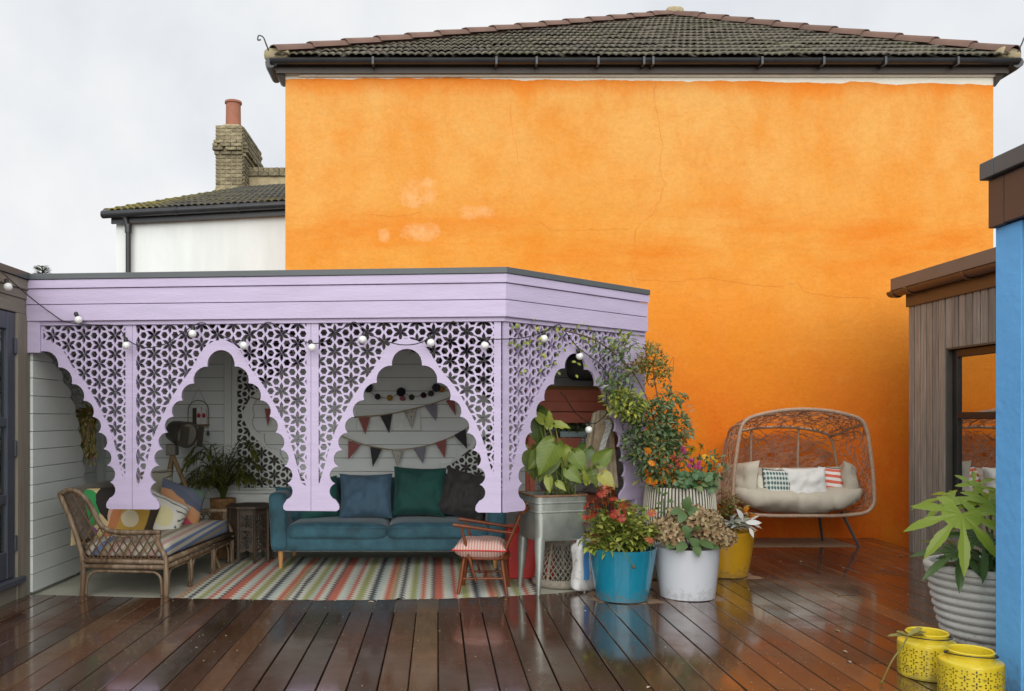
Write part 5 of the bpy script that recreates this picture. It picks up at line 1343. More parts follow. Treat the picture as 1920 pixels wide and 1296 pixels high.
# ------------------------------------------------------------------ cocoon seat by the orange wall
eg = thing('cocoon_seat', 'two seat rattan cocoon seat with beige pads against the orange wall', 'seat', (3.765, 9.1, 0), R(0), world=False)
def hoop(w, z0, z1, taper, flat=.0):
    # rounded trapezoid, wider at the foot; parameter runs round from bottom centre
    pts = [(0, z0), (w*.5, z0+.002), (w*.86, z0+.03), (w*.985, z0+.11), (w*1.0, z0+.22), (w*.975, lerp(z0, z1, .45)), (w*.925, lerp(z0, z1, .70)), (w*.88, lerp(z0, z1, .83)), (w*.80, lerp(z0, z1, .905)), (w*.62, lerp(z0, z1, .95)), (w*.32, lerp(z0, z1, .988)), (0, z1)]
    pts = pts+[(-x, z) for x, z in pts[-2:0:-1]]
    return pts
FH = spline([(x, -.33, z) for x, z in hoop(.725, .34, 1.435, .88)], 4, True)
RH = spline([(x, .30, z) for x, z in hoop(.655, .42, 1.245, .90)], 4, True)
mb = MB(); mb.tube(FH, .019, 10, closed=True); mb.build('front_hoop', K['rattan'], eg, smooth=179)
mb = MB(); mb.tube(RH, .016, 8, closed=True); mb.build('rear_hoop', K['rattan'], eg, smooth=179)
NH = len(FH)
def shell(u, v):
    u = u % 1.0; f = u*NH; i = int(f) % NH; j = (i+1) % NH; t = f-int(f)
    a = FH[i].lerp(FH[j], t); b = RH[i].lerp(RH[j], t); p = a.lerp(b, v)
    c = Vector((0, p.y, .85)); out = (p-c).normalized(); return p+out*(.05*math.sin(math.pi*v))
for u in (.335, .665):
    mb = MB(); mb.tube([shell(u, i/6) for i in range(7)], .014, 8); mb.build('side_strut', K['rattan'], eg, smooth=179)
for x in (-.30, .22):
    zt = 1.235-abs(x)*.05; mb = MB(); mb.tube([(x, .315, .45), (x, .34, .85), (x, .315, zt)], .014, 8); mb.build('back_strut', K['rattan'], eg, smooth=179)
rw = random.Random(21)
def strands(n, fn, name, mat):
    mb = MB()
    for i in range(n):
        ps = fn(); mb.tube(ps, .0034, 4, cap=False)
    o_ = mb.build(name, mat, eg); tag(o_, kind='stuff')
def side_s():
    u0 = rw.uniform(.06, .94); v0 = rw.uniform(-.1, 1); a = rw.uniform(0, 6.28); L = rw.uniform(.5, 1.1); ps = []
    for i in range(9):
        t = i/8; u = u0+math.cos(a)*L*.16*t; v = max(0, min(1, v0+math.sin(a)*L*t)); a += rw.uniform(-.35, .35)
        if .03 < u < .97: ps.append(shell(u, v))
    return ps if len(ps) > 1 else [shell(.5, 0), shell(.5, 1)]
def back_s():
    z = rw.uniform(.45, 1.22); x = rw.uniform(-.62, .62); a = rw.choice((.65, -.65, 2.4, -2.4, .3, 2.8))+rw.uniform(-.4, .4); ps = []
    for i in range(8):
        xx = x+math.cos(a)*.11*i; zz = z+math.sin(a)*.11*i; a += rw.uniform(-.16, .16)
        if abs(xx) < .63-.12*max(0, zz-.9) and .44 < zz < 1.225-.12*abs(xx)**2: ps.append((xx, .312+.03*math.sin(3.1*(zz-.42)/.82), zz))
    return ps if len(ps) > 1 else [(0, .3, .6), (.1, .3, .7)]
strands(420, side_s, 'woven_shell', K['strand']); strands(270, back_s, 'woven_back', K['strand'])
for (x, y) in ((-.50, -.20), (.52, -.20), (-.45, .22), (.42, .22)):
    stick((x*.9, y*.8, .36), (x*1.22 if y < 0 else x*1.05, y*1.0 if y > 0 else y*1.0, 0), (.016, .016, .014), eg, 'leg', K['metalleg'], 8)
# pads: seat roll with tucks, back and two sides
mb = MB(); n_u, n_v = 48, 18; vs = []
for i in range(n_u+1):
    u = -1+2*i/n_u
    seg = abs(math.sin(u*math.pi*2.0+.6)); tuck = 1-.10*(1-seg)**6
    for j in range(n_v):
        a = 2*math.pi*j/n_v; e = max(.05, (1-abs(u)**5))**.5
        w_ = .34*e*tuck; h_ = .135*e*tuck
        yy = -.03+w_*math.copysign(abs(math.cos(a))**.75, math.cos(a)); zz = .475+h_*math.copysign(abs(math.sin(a))**.8, math.sin(a))+.10*abs(u)**2.2
        x_ = u*.69; p = Vector((x_, yy-.05, zz)); p += Vector((0, 1, 1))*(.026*noise.noise(Vector((x_*6, yy*5, zz*6)))+.012*noise.noise(Vector((x_*16, yy*5, zz*12))))
        vs.append(p)
mb.add(vs, [(i*n_v+j, (i+1)*n_v+j, (i+1)*n_v+(j+1) % n_v, i*n_v+(j+1) % n_v) for i in range(n_u) for j in range(n_v)]+[tuple(range(n_v)), tuple(range((n_u+1)*n_v-1, n_u*n_v-1, -1))])
mb.build('seat_pad', K['canvas'], eg, smooth=179)
mb = MB(); mb.pillow(1.26, .38, .16, 22, TR(0, .17, .63, -.22), seed=31, wr=.055); mb.build('back_pad', K['canvas'], eg, smooth=179)
for s in (-1, 1):
    mb = MB(); mb.pillow(.60, .46, .15, 18, TR(s*.60, -.06, .655, -.2, s*.10, s*1.1), seed=33+s, wr=.035); mb.build('side_pad', K['canvas'], eg, smooth=179)
EX, EY2 = 3.72, 9.1
P = at(1441, 915, 8.93); cush('cushion', 'cream cushion with faint leaf print at the left of the cocoon seat', .38, .36, .13, mat_print('cream_leaf', (.66, .65, .53), 'dots', [(.35, .38, .28)], scale=26), P, -.25, .25, -.2, seed=41)
P = at(1457, 912, 8.86); cush('cushion', 'cushion with rows of small grey green leaves on the cocoon seat', .30, .36, .12, mat_print('leaf_rows', (.60, .63, .58), 'leafrows', [(.075, .15, .14)], scale=32), P, -.22, .05, .04, seed=42, piping=K['slate'])
P = at(1511, 909, 8.86); cush('cushion', 'plain white cushion in the middle of the cocoon seat', .44, .36, .15, K['whiteC'], P, -.22, -.03, -.03, seed=43, wr=.028, n=22)
P = at(1557, 908, 8.96); cush('cushion', 'coral and white striped cushion right of the white one on the cocoon seat', .28, .36, .13, mat_print('coral_stripe', (.7, .4, .3), 'stripes', [(.64, .135, .075), (.72, .70, .66)], scale=16), P, -.25, -.35, .10, seed=44, piping=K['slate'])

# ------------------------------------------------------------------ galvanised tub on legs
tu = thing('galvanised_tub', 'galvanised wash tub planter on tapered legs at the pavilion corner', 'planter', (.90, 6.72, -.0), R(17), world=False)
def rrect(w, d, r, k=5):
    out = []
    for (cx, cy, a0) in ((w/2-r, d/2-r, 0), (-w/2+r, d/2-r, 90), (-w/2+r, -d/2+r, 180), (w/2-r, -d/2+r, 270)):
        for i in range(k+1): a = R(a0+90*i/k); out.append((cx+r*math.cos(a), cy+r*math.sin(a)))
    return out
def rlathe(mb, rings, r=.05):
    m_ = len(rrect(1, 1, .1)); vs = []
    for (w, d, z) in rings: vs += [(x, y, z) for x, y in rrect(w, d, r)]
    mb.add(vs, [(i*m_+j, i*m_+(j+1) % m_, (i+1)*m_+(j+1) % m_, (i+1)*m_+j) for i in range(len(rings)-1) for j in range(m_)]+[tuple(range(m_-1, -1, -1))])
mb = MB(); rlathe(mb, [(.39, .37, .405), (.415, .395, .42), (.425, .405, .62), (.436, .416, .625), (.436, .416, .632), (.427, .407, .637), (.430, .41, .69), (.441, .421, .695), (.441, .421, .702), (.432, .412, .707), (.437, .417, .75), (.425, .405, .752), (.42, .40, .66)])
tb_ = mb.build('tub', K['galv'], tu, smooth=40)
mb = MB(); mb.tube([(x, y, .752) for x, y in rrect(.442, .422, .05)], .008, 6, closed=True); mb.build('rim', K['rust'], tb_, smooth=60)
mb = MB(); mb.tube([(-.222, -.05, .70), (-.25, -.05, .665), (-.25, .05, .665), (-.222, .05, .70)], .006, 6); mb.build('handle', K['rust'], tb_, smooth=60)
mb = MB(); mb.prism(rrect(.41, .39, .05), .69, .715); mb.build('soil', K['soil'], tu)
for (x, y) in ((-.17, -.16), (.17, -.16), (-.17, .16), (.17, .16)):
    mb = MB(); mb.tube([(x, y, .43), (x*1.03, y*1.03, .36), (x*1.12, y*1.12, .05), (x*1.14, y*1.14, -.015)], [.040, .040, .017, .013], 12); mb.build('leg', K['galv'], tu, smooth=50)

# heart leaved plant in it
def heart_leaf(L, W):
    prof = [(-.16, .30), (-.10, .62), (0, .86), (.15, 1.0), (.32, .98), (.5, .82), (.7, .52), (.86, .26), (1, .01)]
    mb = MB(); vs = []; k = 3
    for t, w in prof:
        for s in range(-k, k+1):
            f = s/k; x = f*W/2*w; y = t*L; 
            if t <= 0 and abs(f) < .34: y = 0.02*L
            z = -.22*L*max(0, t)**2+.10*W*abs(f)**1.5+.012*math.sin(t*17+s)*abs(f)
            vs.append((x, y, z))
    m_ = 2*k+1
    mb.add(vs, [(i*m_+j, i*m_+j+1, (i+1)*m_+j+1, (i+1)*m_+j) for i in range(len(prof)-1) for j in range(m_-1)])
    return mb
def leafmat2(name, a, b, vein):
    m, nt, bs = newmat(name); t = nd(nt, 'TexCoord'); s = nd(nt, 'SeparateXYZ', {0: t.outputs['Object']})
    n_ = nd(nt, 'TexNoise', {'Vector': t.outputs['Object'], 'Scale': 14.0, 'Detail': 4.0}).outputs[0]
    col = ramp(nt, n_, [(.3, a), (.7, b)])
    ax = mth(nt, 'ABSOLUTE', s.outputs['X'])
    v1 = mth(nt, 'LESS_THAN', ax, .0025)
    fr = mth(nt, 'FRACT', mth(nt, 'MULTIPLY', mth(nt, 'SUBTRACT', s.outputs['Y'], mth(nt, 'MULTIPLY', ax, .8)), 32.0))
    v2 = mth(nt, 'LESS_THAN', fr, .09)
    col = mixc(nt, mth(nt, 'MULTIPLY', mth(nt, 'MAXIMUM', v1, v2), .55), col, vein)
    nt.links.new(col, bs.inputs['Base Color']); bs.inputs['Roughness'].default_value = .38
    tr = nd(nt, 'BsdfTranslucent', {'Color': col}); mx = nd(nt, 'MixShader', {0: .3, 1: bs.outputs[0], 2: tr.outputs[0]})
    nt.links.new(mx.outputs[0], nt.nodes['Material Output'].inputs['Surface']); return m
gA = leafmat2('heart_leaf_green', (.12, .19, .022), (.19, .26, .035), (.26, .32, .09)); gB = leafmat2('heart_leaf_lime', (.25, .31, .04), (.33, .37, .06), (.38, .42, .14)); gC = leafmat2('heart_leaf_yellow', (.45, .40, .06), (.34, .36, .08), (.5, .48, .2)); gD = leafmat2('heart_leaf_dark', (.06, .11, .018), (.095, .15, .025), (.14, .19, .05))
hp = thing('heart_leaf_plant', 'large heart leaved plant growing in the galvanised tub', 'plant', (.90, 6.72, .70))
def place_leaf(me, base, d, n, parent, name='leaf'):
    d = d.normalized(); x = d.cross(n).normalized(); z = x.cross(d)
    M_ = Matrix((x, d, z)).transposed().to_4x4(); M_.translation = base
    o_ = bpy.data.objects.new(name, me); link(o_, parent); o_.matrix_basis = M_; return o_
lm = [heart_leaf(.24, .19).mesh('leaf', 179, m) for m in (gA, gB, gC, gD)]; ls = [heart_leaf(.15, .085).mesh('leaf', 179, m) for m in (gA, gB, gC, gD)]
rl = random.Random(4)
for (bx, by, tx, ty, yy, kk, big) in ((1003, 770, 1010, 850, 6.70, 3, 1), (1040, 832, 1005, 895, 6.52, 0, 1), (1032, 850, 1012, 905, 6.60, 0, 1), (1020, 790, 998, 770, 6.62, 1, 0), (1028, 800, 1032, 768, 6.62, 1, 0), (1040, 795, 1070, 800, 6.7, 1, 0),
        (1055, 840, 1058, 880, 6.72, 1, 1), (1075, 850, 1100, 885, 6.62, 0, 1), (1100, 840, 1085, 880, 6.78, 3, 1), (1120, 868, 1150, 840, 6.62, 0, 1), (1128, 890, 1152, 915, 6.48, 2, 1), (1065, 880, 1090, 905, 6.5, 0, 1), (1028, 895, 1030, 925, 6.52, 1, 0), (1085, 862, 1075, 895, 6.8, 3, 1), (1050, 870, 1030, 915, 6.75, 3, 1), (1110, 880, 1120, 915, 6.7, 0, 0), (1100, 905, 1094, 880, 6.55, 1, 0), (1015, 850, 990, 880, 6.62, 0, 1), (1045, 905, 1062, 920, 6.5, 1, 0), (1072, 845, 1048, 862, 6.78, 0, 0), (995, 842, 1000, 900, 6.7, 0, 1)):
    B0, T0 = at(bx, by, yy), at(tx, ty, yy-.05); d = (T0-B0)
    n = Vector((rl.uniform(-.5, .5), -1, rl.uniform(.15, .9)))
    lf = place_leaf((lm if big else ls)[kk], B0, d, n, hp)
    sc_ = d.length/(.24 if big else .15); sc_ = max(.62, min(1.15, sc_)); lf.scale = (sc_, sc_, sc_)
    root = at(1050+rl.uniform(-32, 28), 928, 6.68+rl.uniform(-.06, .06))
    mid = (root+B0)/2+Vector((0, 0, .05))
    mb = MB(); mb.tube(spline([root, mid, B0], 4), [.006]*8+[.0045], 5); mb.build('stalk', K['stem'], hp, smooth=179)
# ------------------------------------------------------------------ flower pots
def pot(name, label, X, Y, prof, mat, n=48, soil=None, world=False):
    t = thing(name, label, 'pot', (X, Y, .0), 0, world=False)
    mb = MB(); mb.lathe(prof, n); mb.build('pot_body', mat, t, smooth=40)
    if soil: mb = MB(); mb.lathe([(.001, soil[1]), (soil[0], soil[1]-.004)], 24, capb=False); mb.build('soil', K['soil'], t)
    return t
def tapered(rb_, rt_, h, lip=.006):
    return [(rb_*.9, .0), (rb_, .006), (lerp(rb_, rt_, .33)+.002, h*.33), (lerp(rb_, rt_, .66)+.002, h*.66), (rt_, h-.006), (rt_+lip*.3, h), (rt_-.012, h), (rt_-.02, h-.06)]
BX_, BY_ = 1.377, 6.36; pot('flower_pot', 'glossy turquoise tapered pot full of red chrysanthemums', BX_, BY_, tapered(.190, .252, .385), K['potblue'], soil=(.235, .34))
WX_, WY_ = 1.885, 6.44; pot('flower_pot', 'plain white tapered pot with dried hydrangea heads', WX_, WY_, tapered(.202, .240, .380), K['potwhite'], soil=(.225, .335))
YX_, YY_ = 2.46, 7.32; pot('flower_pot', 'mustard yellow tapered pot behind the white one', YX_, YY_, tapered(.192, .252, .385), K['potyel'], soil=(.235, .34))
# ribbed black and cream pot
SX_, SY_ = 2.02, 7.12
sp = thing('flower_pot', 'tall bellied pot with black and cream vertical ribs holding the climber', 'pot', (SX_, SY_, 0), 0, world=False)
m_, nt, b = newmat('striped_glaze'); t_ = nd(nt, 'TexCoord'); s_ = nd(nt, 'SeparateXYZ', {0: t_.outputs['Object']})
an = mth(nt, 'FRACT', mth(nt, 'MULTIPLY', mth(nt, 'ARCTAN2', s_.outputs['Y'], s_.outputs['X']), 64/(2*math.pi)))
nz = nd(nt, 'TexNoise', {'Vector': t_.outputs['Object'], 'Scale': 14.0, 'Detail': 5.0}).outputs[0]
f_ = mth(nt, 'GREATER_THAN', mth(nt, 'ADD', mth(nt, 'ABSOLUTE', mth(nt, 'SUBTRACT', an, .5)), mth(nt, 'MULTIPLY', mth(nt, 'SUBTRACT', nz, .5), .12)), .29)
nt.links.new(mixc(nt, f_, (.60, .57, .46), (.055, .05, .045)), b.inputs['Base Color']); b.inputs['Roughness'].default_value = .55
prof = [(.20, 0), (.225, .02), (.268, .22), (.294, .45), (.296, .56), (.287, .68), (.276, .765), (.27, .778), (.255, .778), (.25, .70)]
mb = MB(); n = 256; vs = []
for r_, z in prof:
    for j in range(n):
        a = 2*math.pi*j/n; q = r_*(1+.016*math.cos(64*a+math.pi)); vs.append((q*math.cos(a), q*math.sin(a), z))
mb.add(vs, [(i*n+j, i*n+(j+1) % n, (i+1)*n+(j+1) % n, (i+1)*n+j) for i in range(len(prof)-1) for j in range(n)]+[tuple(range(n-1, -1, -1))])
mb.build('pot_body', m_, sp, smooth=50)
mb = MB(); mb.lathe([(.001, .735), (.25, .73)], 24, capb=False); mb.build('soil', K['soil'], sp)
# grey ringed pot
GX_, GY_ = 3.275, 5.02
prof = [(.20, 0), (.23, .012)]; k = 9
for i in range(k):
    z0 = .02+i*.048; r0 = lerp(.235, .338, (i/k)**.7)
    for q in range(7):
        f = q/6; prof.append((r0+.012*(f)+.020*math.sin(math.pi*f)**.7, z0+.048*f))
prof += [(.362, .455), (.366, .472), (.360, .488), (.34, .494), (.325, .488), (.315, .44)]
gp = thing('flower_pot', 'big pale grey ringed pot by the blue wall', 'pot', (GX_, GY_, 0), 0, world=False)
mb = MB(); mb.lathe(prof, 64); mb.build('pot_body', K['potgrey'], gp, smooth=60)
mb = MB(); mb.lathe([(.001, .46), (.325, .45)], 24, capb=False); mb.build('soil', K['soil'], gp)

# ------------------------------------------------------------------ plants
rg = random.Random(77)
def rv(s=1.0): return Vector((rg.uniform(-s, s), rg.uniform(-s, s), rg.uniform(-s, s)))
def bush(mbS, mbL, base, n, hmin, hmax, spread, L, W, per, droop=.35, stem_r=.003, rot0=0):
    tips = []
    for i in range(n):
        a = rg.uniform(0, 6.28); rad = spread*math.sqrt(rg.random()); h = rg.uniform(hmin, hmax)*(1-.25*rad/spread)
        b0 = base+Vector((math.cos(a)*rad*.45, math.sin(a)*rad*.45, 0))
        tp = base+Vector((math.cos(a)*rad, math.sin(a)*rad, h))
        ps = spline([b0, (b0+tp)/2+Vector((math.cos(a)*-.01, math.sin(a)*-.01, h*.1)), tp], 5)
        mbS.tube(ps, stem_r, 4, cap=False)
        for k in range(per):
            f = rg.uniform(.15, 1.0)**.8; p = ps[int(f*(len(ps)-1))]
            aa = rg.uniform(0, 6.28); d = Vector((math.cos(aa), math.sin(aa), rg.uniform(-.2, .7)))
            mbL.leaf(p, d, Vector((0, 0, 1))+rv(.4), L*rg.uniform(.6, 1.25), W*rg.uniform(.7, 1.2), droop=droop*rg.uniform(.4, 1.6), fold=rg.uniform(.1, .5))
        tips.append(tp)
    return tips
def cloud(mbL, c, r, n, L, W, droop=.4, up=.2, lobed=False):
    for i in range(n):
        v = rv(1)
        while v.length > 1: v = rv(1)
        p = c+Vector((v.x*r[0], v.y*r[1], v.z*r[2]))
        d = v*.7+rv(.7)+Vector((0, -.15, up))
        mbL.leaf(p, d, Vector((0, -.4, 1))+rv(.5), L*rg.uniform(.6, 1.3), W*rg.uniform(.7, 1.25), droop=droop*rg.uniform(.3, 1.6), fold=rg.uniform(.1, .5))
def daisy(n, r, w, cr, dome, cols, ccol, name, drop=.3):
    mb = MB()
    for i in range(n):
        a = 2*math.pi*i/n+rg.uniform(-.1, .1); d = Vector((math.cos(a), math.sin(a), rg.uniform(-.1, .25)))
        mb.leaf(d*cr*.5, d, (0, 0, 1), r*rg.uniform(.8, 1.1), w, ((0, .4), (.5, 1), (.85, .8), (1, .2)), drop, .15)
    return mb.mesh(name, None, cols)
# chrysanthemums
mum = thing('chrysanthemum', 'bushy chrysanthemum with dark red flowers in the turquoise pot', 'plant', (BX_, BY_, .34))
mbS, mbL = MB(), MB(); base = Vector((BX_, BY_, .35))
tips = bush(mbS, mbL, base, 80, .14, .42, .30, .066, .034, 18)
bush(mbS, mbL, base+Vector((-.13, -.05, 0)), 18, .03, .16, .22, .06, .035, 12, .6)
mbS.build('stems', K['stem'], mum); tag(mum.children[-1], kind='stuff')
mumL = leafm('mum_leaf', [(.17, .24, .035), (.12, .17, .025), (.26, .31, .05), (.38, .38, .09), (.13, .16, .03), (.30, .25, .07)], .5, .3, 1.35)
o = mbL.build('foliage', mumL, mum); tag(o, kind='stuff')
redm = leafm('mum_petal', [(.23, .012, .014), (.35, .03, .016), (.42, .07, .02), (.17, .010, .016)], .55, .15)
orm = leafm('mum_petal_rust', [(.42, .10, .025), (.36, .06, .025), (.45, .16, .05)], .55, .15)
fm = [daisy(16, .040, .012, .010, .01, redm, None, 'flower'), daisy(14, .034, .011, .010, .01, redm, None, 'flower'), daisy(15, .036, .012, .01, .01, orm, None, 'flower')]
mbS2 = MB()
for (px, py, yy, k) in ((1098, 948, 6.33, 0), (1112, 937, 6.35, 0), (1125, 914, 6.4, 2), (1137, 917, 6.42, 2), (1143, 915, 6.38, 0), (1105, 955, 6.28, 0), (1120, 950, 6.3, 1), (1150, 935, 6.38, 0), (1135, 942, 6.33, 1), (1100, 970, 6.24, 0), (1112, 963, 6.3, 1), (1142, 962, 6.26, 0), (1168, 948, 6.3, 2), (1180, 945, 6.33, 2), (1188, 955, 6.28, 2), (1172, 960, 6.24, 1), (1165, 972, 6.2, 1), (1098, 982, 6.2, 0), (1106, 968, 6.22, 0), (1152, 963, 6.22, 0), (1128, 925, 6.4, 0), (1218, 1012, 6.2, 2), (1222, 962, 6.25, 2)):
    q = inst('flower', fm[k], mum, at(px, py, yy-.10)); mbS2.tube([q.location, q.location+Vector((.03, .06, -.12))], .0025, 4); q.rotation_euler = (rg.uniform(.3, 1.2), rg.uniform(-.5, .5), rg.uniform(0, 6)); s = rg.uniform(.8, 1.1); q.scale = (s, s, s)
o = mbS2.build('flower_stalks', K['stem'], mum); tag(o, kind='stuff')
mb = MB(); ps = spline([at(1145, 1005, 6.13), at(1165, 1028, 6.06), at(1180, 1050, 6.05), at(1187, 1060, 6.06)], 4); mb.tube(ps, .003, 5); st_ = mb.build('drooping_stem', K['stem'], mum)
mb = MB(); mb.lathe([(.001, -.018), (.014, -.008), (.013, .004), (.004, .012)], 10, Matrix.Translation(at(1188, 1063, 6.05))); mb.build('seed_head', K['stemb'], st_, smooth=60)

# hydrangea
hy = thing('hydrangea', 'hydrangea with brown papery flower heads in the white pot', 'plant', (WX_, WY_, .34))
hb_ = leafm('dried_floret', [(.27, .18, .085), (.42, .32, .17), (.17, .10, .045), (.52, .42, .25), (.33, .17, .08), (.30, .26, .10)], .75, .15)
def mophead(r, n):
    mb = MB()
    for i in range(n):
        z = 1-2*(i+.5)/n*.93; a = i*2.39996; q = math.sqrt(max(0, 1-z*z)); p = Vector((q*math.cos(a), q*math.sin(a), z*.8))
        c = p*r*rg.uniform(.86, 1.05); nn = (p+rv(.4)).normalized(); u = nn.orthogonal().normalized(); w = nn.cross(u)
        for k in range(4):
            th = k*math.pi/2+rg.uniform(-.2, .2); d = u*math.cos(th)+w*math.sin(th)+nn*rg.uniform(.0, .5)
            mb.leaf(c, d, nn, r*.30*rg.uniform(.8, 1.25), r*.27, ((0, .3), (.5, 1), (1, .5)), -.2, .25)
    return mb.mesh('flower_head', None, hb_)
hm_ = [mophead(.098, 66), mophead(.085, 56), mophead(.072, 46)]
for (px, py, yy, k) in ((1255, 1003, 6.30, 0), (1272, 985, 6.42, 2), (1240, 990, 6.36, 1), (1310, 985, 6.35, 0), (1328, 975, 6.45, 1), (1332, 1000, 6.28, 1), (1300, 968, 6.5, 1), (1352, 1005, 6.32, 2), (1342, 985, 6.42, 2), (1268, 968, 6.5, 2), (1362, 1012, 6.3, 2)):
    q = inst('flower_head', hm_[k], hy, at(px, py, yy)); q.rotation_euler = (rg.uniform(.2, .9), rg.uniform(-.5, .5), rg.uniform(0, 6))
    mb = MB(); mb.tube([Vector((WX_+rg.uniform(-.06, .06), WY_+rg.uniform(-.05, .05), .34)), at(px, py, yy)], .004, 5); mb.build('stem', K['stemb'], hy)
hl = leafm('hydrangea_leaf', [(.035, .085, .03), (.06, .125, .04), (.10, .17, .05), (.05, .10, .045)], .45, .2)
OV = ((0, .1), (.15, .62), (.38, 1.0), (.62, .9), (.84, .45), (1, .02))
for (px, py, yy, dx, dz, L) in ((1283, 960, 6.42, -.9, .2, .13), (1285, 958, 6.42, .9, .25, .12), (1284, 956, 6.40, .1, .9, .12), (1284, 962, 6.36, -.4, -.3, .11), (1290, 962, 6.36, .6, -.2, .11), (1292, 1010, 6.24, .7, -.5, .13), (1285, 1018, 6.22, -.5, -.2, .12), (1310, 1015, 6.24, .6, -.1, .13), (1270, 1020, 6.24, -.8, 0, .11), (1295, 1000, 6.28, .1, .5, .12), (1282, 985, 6.3, .3, -.8, .12), (1242, 930, 6.55, .3, .5, .06), (1250, 940, 6.55, .8, .2, .06), (1242, 945, 6.55, -.7, .3, .06), (1246, 955, 6.55, .5, .3, .05), (1244, 962, 6.55, -.6, .3, .05), (1325, 1022, 6.26, .9, 0, .10), (1302, 1024, 6.2, .1, -.3, .1)):
    mb = MB(); mb.leaf((0, 0, 0), Vector((dx, -.55, dz)), (0, -.7, .8), L, L*.66, OV, .35, .22)
    mb.build('leaf', hl, hy, smooth=179, loc=at(px, py, yy)-Vector((0, 0, 0)))
mb = MB(); mb.tube(spline([Vector((WX_-.12, WY_+.05, .35)), at(1245, 990, 6.55), at(1244, 935, 6.55)], 4), .004, 5); mb.build('stem', K['stem'], hy)

# mixed planting in the mustard pot
mp_ = thing('mixed_bedding_plant', 'mixed straggly bedding with silver leaves in the mustard pot', 'plant', (YX_, YY_, .34))
mbS, mbL = MB(), MB(); bush(mbS, mbL, Vector((YX_-.02, YY_, .345)), 46, .12, .42, .26, .055, .026, 15)
mbS.build('stems', K['stemb'], mp_); tag(mp_.children[-1], kind='stuff')
o = mbL.build('foliage', leafm('bedding_leaf', [(.12, .15, .03), (.21, .22, .05), (.13, .085, .03), (.25, .21, .06), (.09, .12, .03)], .55, .3, 1.35), mp_); tag(o, kind='stuff')
mbL = MB()
for i in range(34):
    a = rg.uniform(0, 6.28); p = at(1385+rg.uniform(-22, 22), 985+rg.uniform(-8, 6), 7.15)
    mbL.leaf(p, Vector((math.cos(a), rg.uniform(-.6, .2), rg.uniform(-.2, .8))), (0, -.5, 1), rg.uniform(.07, .13), .03, ((0, .3), (.3, .7), (.5, 1), (.75, .9), (1, .1)), .4, .2)
o = mbL.build('silver_foliage', leafm('silver_leaf', [(.40, .42, .36), (.55, .57, .52), (.32, .35, .28)], .7, .1), mp_); tag(o, kind='stuff')
wl = leafm('white_leaf', [(.72, .73, .70), (.66, .67, .64)], .6, .1)
for (px, py, dx, dz, L) in ((1393, 975, -.5, .9, .12), (1398, 980, 1.0, .12, .13), (1405, 990, .35, -.9, .09)):
    mb = MB(); mb.leaf((0, 0, 0), Vector((dx, -.5, dz)), (0, -1, .4), L, L*.36, OV, .25, .2); mb.build('white_leaf', wl, mp_, smooth=179, loc=at(px, py, 7.05))
yfm = daisy(12, .036, .013, .012, .01, leafm('yellow_petal', [(.68, .36, .01), (.72, .44, .02)], .5, .2), None, 'flower')
orf = daisy(10, .03, .016, .008, .01, leafm('orange_petal', [(.70, .24, .01), (.66, .15, .008), (.70, .33, .02)], .5, .2), None, 'flower')
cone = MB(); cone.lathe([(.001, -.004), (.011, -.002), (.012, .008), (.006, .016), (.001, .018)], 10); cone = cone.mesh('flower_centre', 60, K['stemb'])
for (px, py) in ((1398, 955), (1405, 962), (1392, 962), (1412, 968)):
    q = inst('flower', orf, mp_, at(px, py, 7.14)); q.rotation_euler = (1.0, rg.uniform(-.4, .4), rg.uniform(0, 6))

# climber and flowers in the ribbed pot
cl = thing('jasmine_climber', 'leafy green climber rising from the ribbed pot over the pavilion corner', 'plant', (SX_, SY_, .74))
mbS, mbL, mbY, mbO = MB(), MB(), MB(), MB()
CY_ = 7.0
def wander(pts, r): mbS.tube(spline([at(*p) for p in pts], 5), r, 5)
wander([(1255, 915, 7.08), (1240, 850, 7.02), (1225, 780, 6.98), (1200, 720, 6.95), (1170, 680, 6.86), (1120, 640, 6.62), (1060, 620, 6.40)], .006)
wander([(1260, 915, 7.08), (1245, 830, 7.05), (1232, 740, 7.05), (1225, 690, 7.08), (1235, 650, 7.12)], .005)
wander([(1240, 915, 7.08), (1215, 840, 6.98), (1180, 770, 6.9), (1160, 720, 6.85)], .005)
wander([(1235, 740, 7.05), (1270, 735, 7.1), (1285, 745, 7.1)], .0025); wander([(1262, 700, 7.1), (1263, 670, 7.12), (1255, 690, 7.1), (1260, 740, 7.1)], .0018)
def wc(px, py, yy, rx, rz, n, mbq, L=.060, W=.025, ry=.10, **kw):
    cloud(mbq, at(px, py, yy), (rx*1.12*yy/FPX, ry, rz*1.1*yy/FPX), int(n*1.05), L, W, **kw)
for (px, py, yy, rx, rz, n) in ((1235, 850, 6.98, 46, 44, 620), (1225, 790, 6.98, 40, 36, 430), (1262, 805, 7.0, 30, 40, 280), (1195, 830, 6.95, 26, 34, 190), (1240, 895, 6.98, 40, 22, 200), (1255, 745, 7.05, 26, 16, 80), (1190, 770, 6.92, 22, 20, 110), (1150, 690, 6.80, 28, 36, 75), (1135, 655, 6.68, 32, 22, 45), (1160, 735, 6.84, 24, 26, 80), (1172, 648, 6.84, 24, 26, 40), (1175, 700, 6.9, 16, 20, 35)):
    wc(px, py, yy, rx, rz, n, mbL, ry=.10 if yy > 6.9 else .03)
for (px, py, yy, rx, rz, n) in ((1175, 758, 6.84, 30, 26, 250), (1150, 745, 6.82, 18, 18, 80), (1190, 765, 6.86, 16, 20, 90), (1165, 640, 6.82, 18, 18, 40)):
    wc(px, py, yy, rx, rz, n, mbY, .058, .022, ry=.05)
